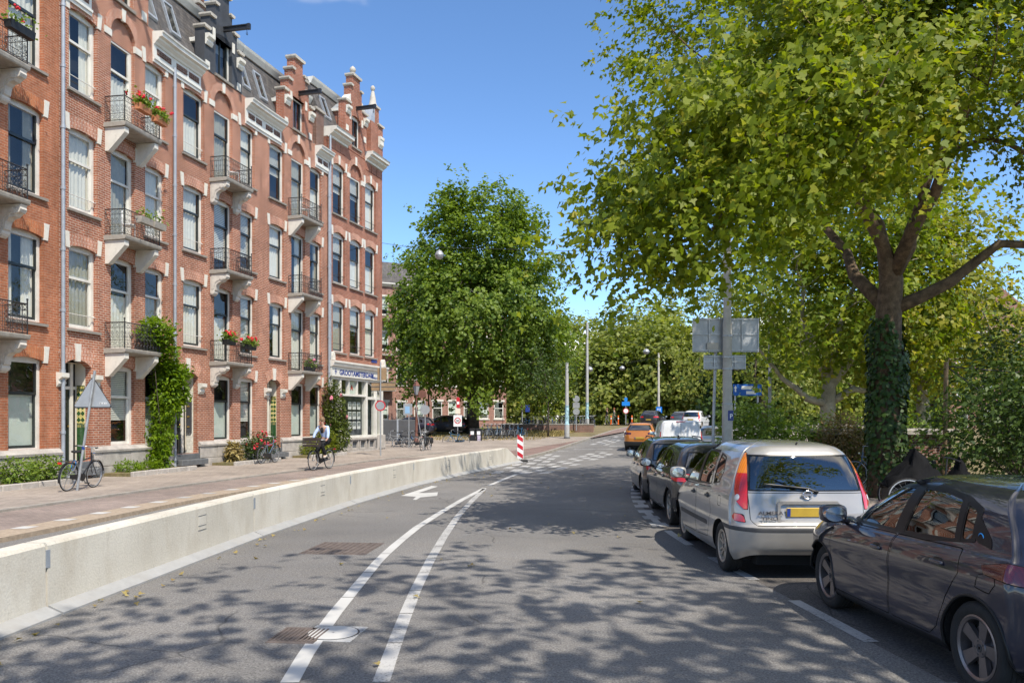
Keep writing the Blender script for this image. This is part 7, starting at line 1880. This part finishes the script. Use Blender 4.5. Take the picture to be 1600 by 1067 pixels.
def person(label, loc, rz, J, top, legs, hair, shades=False, tail=True, shoe='shoe'):
    """J: joint dict in metres; body one skinned mesh, clothes and hair its children"""
    t = thing('person', label, 'person', loc, rz)
    keys = ['hip','waist','chest','neck','chin','head','shl','ell','hal','fil','shr','elr','har','fir','hl','kl','al','tl','hr','kr','ar','tr']
    ix = {k: i for i, k in enumerate(keys)}; P = [J[k] for k in keys]
    E = [('hip','waist'),('waist','chest'),('chest','neck'),('neck','chin'),('chin','head'),('chest','shl'),('shl','ell'),('ell','hal'),('hal','fil'),('chest','shr'),('shr','elr'),('elr','har'),('har','fir'),('hip','hl'),('hl','kl'),('kl','al'),('al','tl'),('hip','hr'),('hr','kr'),('kr','ar'),('ar','tr')]
    rad = dict(hip=(.13,.10), waist=(.11,.085), chest=(.14,.10), neck=.05, chin=(.062,.072), head=(.078,.095), shl=.058, ell=.04, hal=.028, fil=.03, shr=.058, elr=.04, har=.028, fir=.03, hl=.085, kl=.058, al=.04, tl=.035, hr=.085, kr=.058, ar=.04, tr=.035)
    b = skin_mesh('body', P, [(ix[a], ix[c]) for a, c in E], [rad[k] for k in keys], [M['skin']], t)
    def cloth(name, ks, es, g, mat):
        jx = {k: i for i, k in enumerate(ks)}
        rr = [tuple(x+g for x in rad[k]) if isinstance(rad[k], tuple) else rad[k]+g for k in ks]
        return skin_mesh(name, [J[k] for k in ks], [(jx[a], jx[c]) for a, c in es], rr, [mat], b)
    cloth('shirt', ['hip','waist','chest','shl','ell','hal','shr','elr','har'], [('hip','waist'),('waist','chest'),('chest','shl'),('shl','ell'),('ell','hal'),('chest','shr'),('shr','elr'),('elr','har')], .018, top)
    cloth('trousers', ['hip','hl','kl','al','hr','kr','ar'], [('hip','hl'),('hl','kl'),('kl','al'),('hip','hr'),('hr','kr'),('kr','ar')], .022, legs)
    for s_ in 'lr':
        m_ = MB(); a, c = Vector(J['a'+s_]), Vector(J['t'+s_]); m_.tube([a+Vector((0,0,-.02))-(c-a)*.4, a+(c-a)*.3+Vector((0,0,-.03)), c+Vector((0,0,-.02))], [.045,.052,.035], 8); m_.build('shoe', M[shoe], b, smooth=True)
        w, f = Vector(J['ha'+s_]), Vector(J['fi'+s_]); d = (f-w).normalized(); sd = d.cross(Vector((0,0,1))).normalized() if abs(d.z) < .95 else Vector((1,0,0))
        hm = MB()
        for k in range(4):
            o_ = sd*(.027-.018*k); l_ = (.065,.075,.07,.055)[k]; p0 = f+o_; hm.tube([p0, p0+d*l_*.5+Vector((0,0,-.006)), p0+d*l_*.75+Vector((0,0,-.035)), p0+d*l_*.55+Vector((0,0,-.055))], [.0095,.009,.008,.007], 6)
        hm.tube([w+d*.03+sd*.03, w+d*.06+sd*.055+Vector((0,0,-.015)), w+d*.085+sd*.045+Vector((0,0,-.035))], [.011,.010,.008], 6)
        hm.build('fingers', M['skin'], b, smooth=True)['kind'] = 'stuff'
    hd = Vector(J['head']); 
    m_ = MB(); m_.sphere(tuple(hd+Vector((0,-.022,.03))), .112, 14, 9, sx=.86, sy=1.0, sz=1.02)
    if tail: m_.tube([hd+Vector((0,-.10,.05)), hd+Vector((0,-.15,.0)), hd+Vector((0,-.14,-.12))], [.04,.035,.012], 8)
    hair_ = m_.build('hair', hair, b, smooth=True)
    m_ = MB(); m_.sphere(tuple(hd+Vector((0,.088,-.03))), .016, 8, 6, sz=1.6); m_.build('nose', M['skin'], b, smooth=True)
    for x in (-.082,.082): MB().sphere(tuple(hd+Vector((x,-.005,-.02))), .022, 8, 6, sx=.4).build('ear', M['skin'], b, smooth=True)
    MB().box(hd.x-.025, hd.x+.025, hd.y+.082, hd.y+.09, hd.z-.078, hd.z-.068).build('mouth', M['fl_crim'], b)
    for x in (-.033,.033):
        m_ = MB(); m_.sphere(tuple(hd+Vector((x,.085,.0))), .026 if shades else .012, 10, 6, sy=.45, sz=.8); m_.build('sunglass_lens' if shades else 'eye', M['trim'], b, smooth=True)
    return t
# cyclist riding towards the camera
cb = stand(bike_proto('black city bicycle with brown crate ridden by the woman', (.02,.02,.02), crate=True), -6.78, 28.5, 180-17, .085)
J = dict(hip=(0,-.24,1.06), waist=(0,-.19,1.24), chest=(0,-.10,1.44), neck=(0,-.05,1.57), chin=(0,-.01,1.66), head=(0,-.01,1.74), shl=(-.17,-.10,1.50), ell=(-.27,.02,1.27), hal=(-.285,.10,1.10), fil=(-.285,.15,1.085), shr=(.17,-.10,1.50), elr=(.27,.02,1.27), har=(.285,.10,1.10), fir=(.285,.15,1.085),
  hl=(-.09,-.20,1.0), kl=(-.10,.16,.86), al=(-.11,-.06,.50), tl=(-.11,.06,.46), hr=(.09,-.20,1.0), kr=(.10,.14,.66), ar=(.11,.06,.26), tr=(.11,.18,.20))
cy = person('cyclist in pale blue shirt, black trousers and sunglasses riding towards us', (-6.78,28.5,.085), R(180-17), J, M['shirt'], M['blackcloth'], M['hair_b'], True)
MB().sphere((0,.0,1.40), .075, 10, 7, sx=.9, sy=.55, sz=1.5).build('black_top', M['blackcloth'], cy, smooth=True)
# pedestrians near the bridge
Jw = dict(hip=(0,0,.95), waist=(0,.0,1.12), chest=(0,.0,1.34), neck=(0,.0,1.48), chin=(0,.03,1.57), head=(0,.03,1.65), shl=(-.18,0,1.40), ell=(-.23,-.06,1.13), hal=(-.21,.10,.96), fil=(-.21,.14,.91), shr=(.18,0,1.40), elr=(.23,.02,1.13), har=(.2,.2,1.05), fir=(.2,.25,1.04),
  hl=(-.09,0,.90), kl=(-.09,.16,.50), al=(-.09,.18,.09), tl=(-.09,.31,.05), hr=(.09,0,.90), kr=(.09,-.05,.49), ar=(.09,-.28,.13), tr=(.09,-.17,.05))
person('pedestrian in olive grey clothes walking on the far pavement', (11.0,86,gz(86)+.1), R(70), Jw, M['olive'], M['olive'], M['hair_r'], False, False)
person('second pedestrian in dark clothes close behind the olive clad one', (10.3,86.6,gz(86.6)+.1), R(75), Jw, M['blackcloth'], M['olive'], M['hair_b'], False, True)
# ---- plants at the facade
def wshrub(name, label, h, ell, base, n, ls, lm, seed, **k):
    E = [hpt(h, e[0], e[1], e[2])+tuple(e[3:]) for e in ell]; return shrub(name, label, hpt(h, *base), E, n, ls, lm, seed, **k)
wshrub('wisteria', 'bright green climber growing up the white bracket balcony house', hB, [(3.75,-.55,4.75,.6,.6,.5),(4.2,-.5,4.1,.5,.55,.55),(4.6,-.45,3.3,.6,.55,.6),(4.5,-.4,2.3,.5,.5,.7),(4.3,-.35,1.3,.4,.45,.75),(5.1,-.4,3.5,.55,.35,.35),(4.2,-.35,.6,.35,.4,.5),(4.9,-.5,2.75,.5,.5,.45)], (4.3,-.35,.12), 8200, .14, 'leaf_wist', 81, shape='oval', stems=6, cat='climber')
wshrub('climber', 'tall dark green climber with pink roses beside the shop front', hD, [(5.35,-.6,2.3,.55,.5,1.3),(5.55,-.7,1.2,.6,.55,1.0),(5.2,-.5,3.3,.35,.35,.5)], (5.3,-.4,.12), 4200, .13, leaf_mat('climber leaf', (0.04,0.07,0.01), (0.12,0.15,0.02), .3), 82, stems=10, flowers=('fl_pink',9,.10), cat='climber')
wshrub('rose_bush', 'red rose bush in the bed by the charcoal gabled house', hC, [(4.5,-.65,.75,.75,.5,.6),(5.0,-.65,.8,.6,.5,.55)], (4.7,-.5,.12), 2200, .09, 'leaf_dark', 83, flowers=('fl_crim',34,.07))
wshrub('grass_tuft', 'dry ornamental grass tuft left of the red rose bush', hC, [(3.0,-.55,.55,.25,.22,.5)], (3.0,-.5,.12), 700, .22, 'leaf_dry', 84, shape='narrow', stems=3, cat='grass')
wshrub('border_plant', 'yellow green leafy border plant under the brick gable house', hD, [(3.2,-.7,.5,.7,.45,.42),(4.2,-.7,.75,.6,.5,.65)], (3.6,-.5,.12), 2600, .14, leaf_mat('lime leaf', (0.09,0.13,0.01), (0.26,0.28,0.03), .4), 85, shape='narrow')
wshrub('border_plant', 'low bushy plant with dark red roses between the porch and the climber', hD, [(4.4,-.55,1.1,.4,.35,.55)], (4.4,-.5,.12), 900, .1, 'leaf_dark', 86, flowers=('fl_crim',7,.07))
wshrub('border_plant', 'green border shrub at the far left edge of the picture', hA, [(3.3,-.55,.5,.6,.35,.38)], (3.3,-.5,.12), 900, .10, 'leaf_bush', 87)
wshrub('border_plant', 'green border shrub under the dark window of the orange house', hA, [(4.4,-.55,.5,.7,.35,.40)], (4.4,-.5,.12), 1100, .10, 'leaf_bush', 88)
wshrub('border_plant', 'low weeds in the bed under the white framed window', hB, [(2.4,-.5,.35,.5,.3,.25),(3.4,-.5,.3,.5,.3,.25)], (2.8,-.5,.12), 1400, .10, 'leaf_wist', 89, shape='narrow', stems=3)
for (h, a, b, lb) in ((hA,1.0,5.2,'stone edging of the bed before the orange house'),(hB,1.7,5.2,'stone edging of the bed under the climber'),(hC,2.2,5.6,'stone edging of the rose bed'),(hD,2.2,5.6,'stone edging of the bed beside the shop')):
    t = thing('bed_edging', lb, 'edging', h.location[:], h.rotation_euler[2], 'stone bed edgings')
    x = a
    while x < b-.1:
        MB().bevbox(x+.005, min(b, x+.6)-.005, -1.15, -1.03, .08, .27, .02).build('edging_stone', M['stone'], t); x += .6
    MB().box(a, b, -1.03, -.14, .10, .22).build('soil', M['soil'], t)
# balcony flower boxes
def flowerbox(label, h, s, y, z, pot, L=.6, n=150, fl='fl_red', nf=10):
    rg = np.random.default_rng(int(s*100)); t = thing('flower_box', label, 'flower box', hpt(h, s, y, z), h.rotation_euler[2])
    MB().prism([(-.09,0),(.09,0),(.12,.2),(-.12,.2)], -L/2, L/2, 'x').build('planter', M[pot], t)
    P = rg.normal(size=(n*3,3))*np.array([L*.3,.1,.1])+np.array([0,0,.30]); P = P[P[:,2] > .1]; m = len(P)
    leaf_obj('foliage', P, rg.normal(size=(m,3))+np.array([0,0,1]), rg.normal(size=(m,3)), .08*(.7+.6*rg.random(m)), 'round', M['leaf_bush'], t)['kind'] = 'stuff'
    for k in range(nf):
        mb = MB(); q = np.array([rg.normal()*L*.32, rg.normal()*.1-.04, .38+.14*rg.random()])
        for j in range(5): mb.sphere(tuple(q+rg.normal(size=3)*.025), .033, 6, 4)
        mb.build('flower', M[fl], t, smooth=True)
    return t
flowerbox('terracotta box of red geraniums on the top balcony, left one', hB, 2.6, -.86, 11.07+.52, 'terracotta'); flowerbox('terracotta box of red geraniums on the top balcony, right one', hB, 3.45, -.86, 11.07+.45, 'terracotta')
flowerbox('dark pot of red geraniums at the left corner of the lowest balcony', hC, 2.3, -.80, 4.07+.62, 'black_plastic'); flowerbox('dark pot of red geraniums at the right of the lowest balcony', hC, 3.7, -.84, 4.07+.55, 'black_plastic')
flowerbox('dark trough hanging on the top balcony of the orange house', hA, 3.1, -.84, 11.07+.62, 'black_plastic', .8, 30, nf=2); flowerbox('grey trough on the middle balcony of the white bracket house, left', hB, 2.7, -.84, 7.57+.5, 'slab', .6, 20, nf=0); flowerbox('grey trough on the middle balcony of the white bracket house, right', hB, 3.4, -.84, 7.57+.5, 'slab', .6, 20, nf=0)
flowerbox('small flower trough on the lowest balcony beside the shop', hD, 3.1, -.5, 4.1, 'black_plastic', .7, 120, 'fl_pink', 10)
def cafe_chair(label, h, s, y, z, col='sign_white'):
    t = thing('balcony_chair', label, 'chair', hpt(h, s, y, z), h.rotation_euler[2]+.6)
    MB().bevbox(-.2,.2,-.2,.2,.43,.46,.01).build('seat', M[col], t); MB().bevbox(-.2,.2,.18,.2,.5,.85,.005).build('backrest', M[col], t)
    for x in (-.18,.18):
        for yy in (-.18,.18): MB().tube([(x,yy,0),(x,yy,.44 if yy < 0 else .86)], .012, 5).build('leg', M[col], t)
cafe_chair('white chair on the top balcony under the charcoal gable', hC, 3.3, -.35, 11.08); cafe_chair('white chair on the top balcony beside the shop', hD, 2.9, -.35, 11.08); cafe_chair('white chair on the middle balcony of the white bracket house', hB, 2.6, -.35, 7.58)
# ---- right side: covered cargo bike, shed, far brick building
t = thing('cargo_bike', 'cargo bicycle under a crumpled black cover behind the silver car', 'bicycle', (7.35,14.6,.12), R(78))
rg = np.random.default_rng(3); rows = []
for j in range(9):
    v = j/8; row = []
    for i in range(28):
        a = 2*math.pi*i/28; w = (1-v**1.6)*(1+.06*math.sin(3*a+4*v)); pk = .20*math.cos(a)**2
        row.append((.36*w*math.cos(a)*(1+.05*rg.normal()), .62*w*math.sin(a)*(1+.04*rg.normal()), .50+(.62*v+.16*v*(math.sin(a*2+1)))*(1 if v < .9 else .96)+.03*rg.normal()*(v < .95)))
    rows.append(row)
M['tarp'] = pm('black tarpaulin', (.007,.007,.008), .75, .2, 5, spec=.12, bmp=.6)
mb = MB(); mb.rings(rows, cap=True); mb.build('cover', M['tarp'], t, smooth=35)
rows2 = [[(p[0]*.7, p[1]*.42-.75, .55+(p[2]-.5)*.72) for p in r_] for r_ in rows]; mb = MB(); mb.rings(rows2, cap=True); mb.build('saddle_cover', M['tarp'], t, smooth=35)
MB().bevbox(-.3,.3,-.45,.5,.22,.55,.04).build('cargo_box', M['black_plastic'], t)
for (x, y) in ((-.36,.2),(.36,.2),(0,-1.15)): 
    w = link('wheel', cached('bw', None), t, (x, y, .352)); link('rim', cached('br', None), w)
MB().tube([(0,-1.15,.352),(0,-.6,.5),(0,-.4,.4)], .02, 6).build('frame', M['iron'], t); MB().tube([(-.45,-.62,1.02),(-.2,-.55,1.06),(.2,-.55,1.06),(.45,-.62,1.02)], .014, 6).build('handlebar', M['iron'], t); MB().tube([(0,-.5,.5),(0,-.55,1.06)], .016, 6).build('stem', M['iron'], t)
t = thing('garden_shed', 'low brown shed with a flat grey roof behind the ivy trunk', 'shed', (8.9,22.6,.1), R(-4))
MB().box(0,3.4,0,1.8,0,1.35).build('wall', M['brick_brown'], t); MB().bevbox(-.15,3.55,-.2,1.95,1.35,1.5,.03).build('roof', M['slab'], t); MB().bevbox(.4,1.2,-.03,-.002,.05,1.2,.02).build('door', M['board_wood'], t)
t = thing('fence_post', 'wooden post with slack cables above the dark shrub', 'post', (10.0,18.5,.1), 0)
post(t, 3.1, .05, 'board_wood', (.05,0)); MB().tube([(.05,0,3.0),(1.5,-.2,2.85),(4,-.5,2.8)], .015, 5).build('cable', M['iron'], t); MB().tube([(.05,0,3.0),(.8,-.1,2.4),(1.6,-.2,1.9)], .015, 5).build('stay', M['iron'], t)
def far_building(label, x0, y0, ang, W, fl, fh, brick, ncol, win=(1.0,1.7), roof='mansard', z0=0.0, balc=(), trim=True):
    h = thing('far_building', label, 'building', (x0, y0, z0), R(90-ang)); ops = []; H = fl*fh+.6
    cw = W/ncol
    for k in range(fl):
        for j in range(ncol): ops.append((j*cw+(cw-win[0])/2, j*cw+(cw+win[0])/2, .9+k*fh, .9+k*fh+win[1], 0, .15))
    wall_mesh(W, 0, H, ops).build('wall', M[brick], h)
    MB().box(0, W, .4, 9, 0, H).build('core', M['dark_room'], h)
    sw = MB(); sw.quad((0,0,0),(0,0,H),(0,9,H),(0,9,0)); sw.build('side_wall', M[brick], h); sw = MB(); sw.quad((W,0,0),(W,9,0),(W,9,H),(W,0,H)); sw.build('side_wall', M[brick], h)
    for i, (a, b, za, zb, _, _) in enumerate(ops):
        w = link('window', cached(('fw', win), lambda: frame_mb(win[0], win[1], .09, .03, .12).mesh('window', [M['white']])), h, (a, 0, za))
        link('pane', cached(('fp', win), lambda: MB().quad((.09,.08,.09),(win[0]-.09,.08,.09),(win[0]-.09,.08,win[1]-.09),(.09,.08,win[1]-.09)).mesh('pane', [M['glass']])), w); link('glazing_bar', cached(('fb', win), lambda: MB().box(.09,win[0]-.09,.05,.11,win[1]*.6,win[1]*.6+.07).mesh('glazing_bar', [M['white']])), w)
        if i % 2: link('blind', cached(('fbl', win), lambda: MB().quad((.09,.14,win[1]*.3),(win[0]-.09,.14,win[1]*.3),(win[0]-.09,.14,win[1]-.05),(.09,.14,win[1]-.05)).mesh('blind', [M['blind']])), w)
        if trim: link('lintel', cached(('fl', win), lambda: MB().box(-.12,win[0]+.12,-.03,.02,win[1],win[1]+.18).mesh('lintel', [M['white_stone']])), w); link('sill', cached(('fs', win), lambda: MB().box(-.1,win[0]+.1,-.08,.05,-.1,0).mesh('sill', [M['white_stone']])), w)
    MB().prism([(0,H-.35),(-.1,H-.35),(-.35,H-.1),(-.35,H),(.3,H)], 0, W, 'x').build('cornice', M['white'], h)
    if roof == 'mansard': MB().prism([(0,H),(1.1,H+2.2),(8,H+2.3),(9,H)], 0, W, 'x').build('roof', M['slate'], h)
    elif roof == 'gable':
        MB().prism([(0,H),(W/2,H+W*.45),(W,H)], 0, .4, 'y').build('gable', M[brick], h); MB().prism([(-.2,H-.05),(W/2,H+W*.45+.1),(W+.2,H-.05)], .41, 9, 'y').build('roof', M['slate'], h)
    for (s_, k) in balc:
        z = .45+k*fh; b_ = MB().box(s_, s_+2.0, -1.0, 0, z-.15, z).build('balcony', M['slab'], h); r_ = MB()
        for i in range(14): r_.tube([(s_+.03+1.94*i/13,-.97,z),(s_+.03+1.94*i/13,-.97,z+.95)], .014, 4)
        r_.tube([(s_+.02,-.97,z+.95),(s_+1.98,-.97,z+.95)], .02, 4); r_.tube([(s_+.03,0,z+.95),(s_+.03,-.97,z+.95)], .02, 4); r_.build('railing', M['iron'], b_)
    return h
far_building('cream and brick house across the side street with iron balconies', -14.5, 74, 62, 7.2, 4, 3.3, 'brick_far', 4, roof='mansard', balc=((1.6,1),(1.6,2),(1.6,3)), z0=.9)
far_building('red brick house with white windows half hidden by the elm', -8.0, 77.4, 68, 8.0, 4, 3.2, 'brick_far', 5, roof='mansard', z0=1.0, balc=((4.5,1),(4.5,2)))
far_building('gabled red brick building glimpsed at the right edge', 40.5, 74, 98, 9.0, 3, 3.1, 'brick_far', 4, roof='gable', z0=0)
far_building('long red brick terrace behind the trees on the right', 50.0, 74, 98, 18.0, 3, 3.3, 'brick_far', 9, roof='mansard', z0=0)
# fallen leaves
rg = np.random.default_rng(21); n = 150
yy = 5+30*rg.random(n)**1.3; side = rg.random(n) < .55
xx = np.where(side, np.interp(yy, [b[1] for b in BP], [b[0] for b in BP])+.33+np.abs(rg.normal(size=n))*.25, -3.5+8.5*rg.random(n))
P = np.stack([xx, yy, np.full(n, .018)], 1)
o = leaf_obj('fallen_leaves', P, np.array([0,0,1.])+rg.normal(size=(n,3))*.25, np.stack([rg.normal(size=n), rg.normal(size=n), np.zeros(n)], 1), .045+.04*rg.random(n), 'plane', M['leaf_dry'], None, .5)
tag(o, 'scattered dry leaves on the road and at the barrier foot', 'leaves', kind='stuff')
# dry grass blades on the lawn under the elm
n = 16000; yy = 54+13*rg.random(n); xx = -6+14*rg.random(n); keep = xx < np.array([C_left(y) for y in yy])-3.2; xx, yy = xx[keep], yy[keep]; n = len(xx)
P = np.stack([xx, yy, np.array([gz(y) for y in yy])-.05], 1)
o = leaf_obj('dry_grass', P, rg.normal(size=(n,3))+np.array([0,-1,0]), np.array([0,0,1.])+rg.normal(size=(n,3))*.35, .16+.12*rg.random(n), 'narrow', leaf_mat('straw grass', (0.16,0.125,0.045), (0.36,0.28,0.11), .2), None)
tag(o, 'dry yellow grass under the elm', 'grass', kind='stuff')
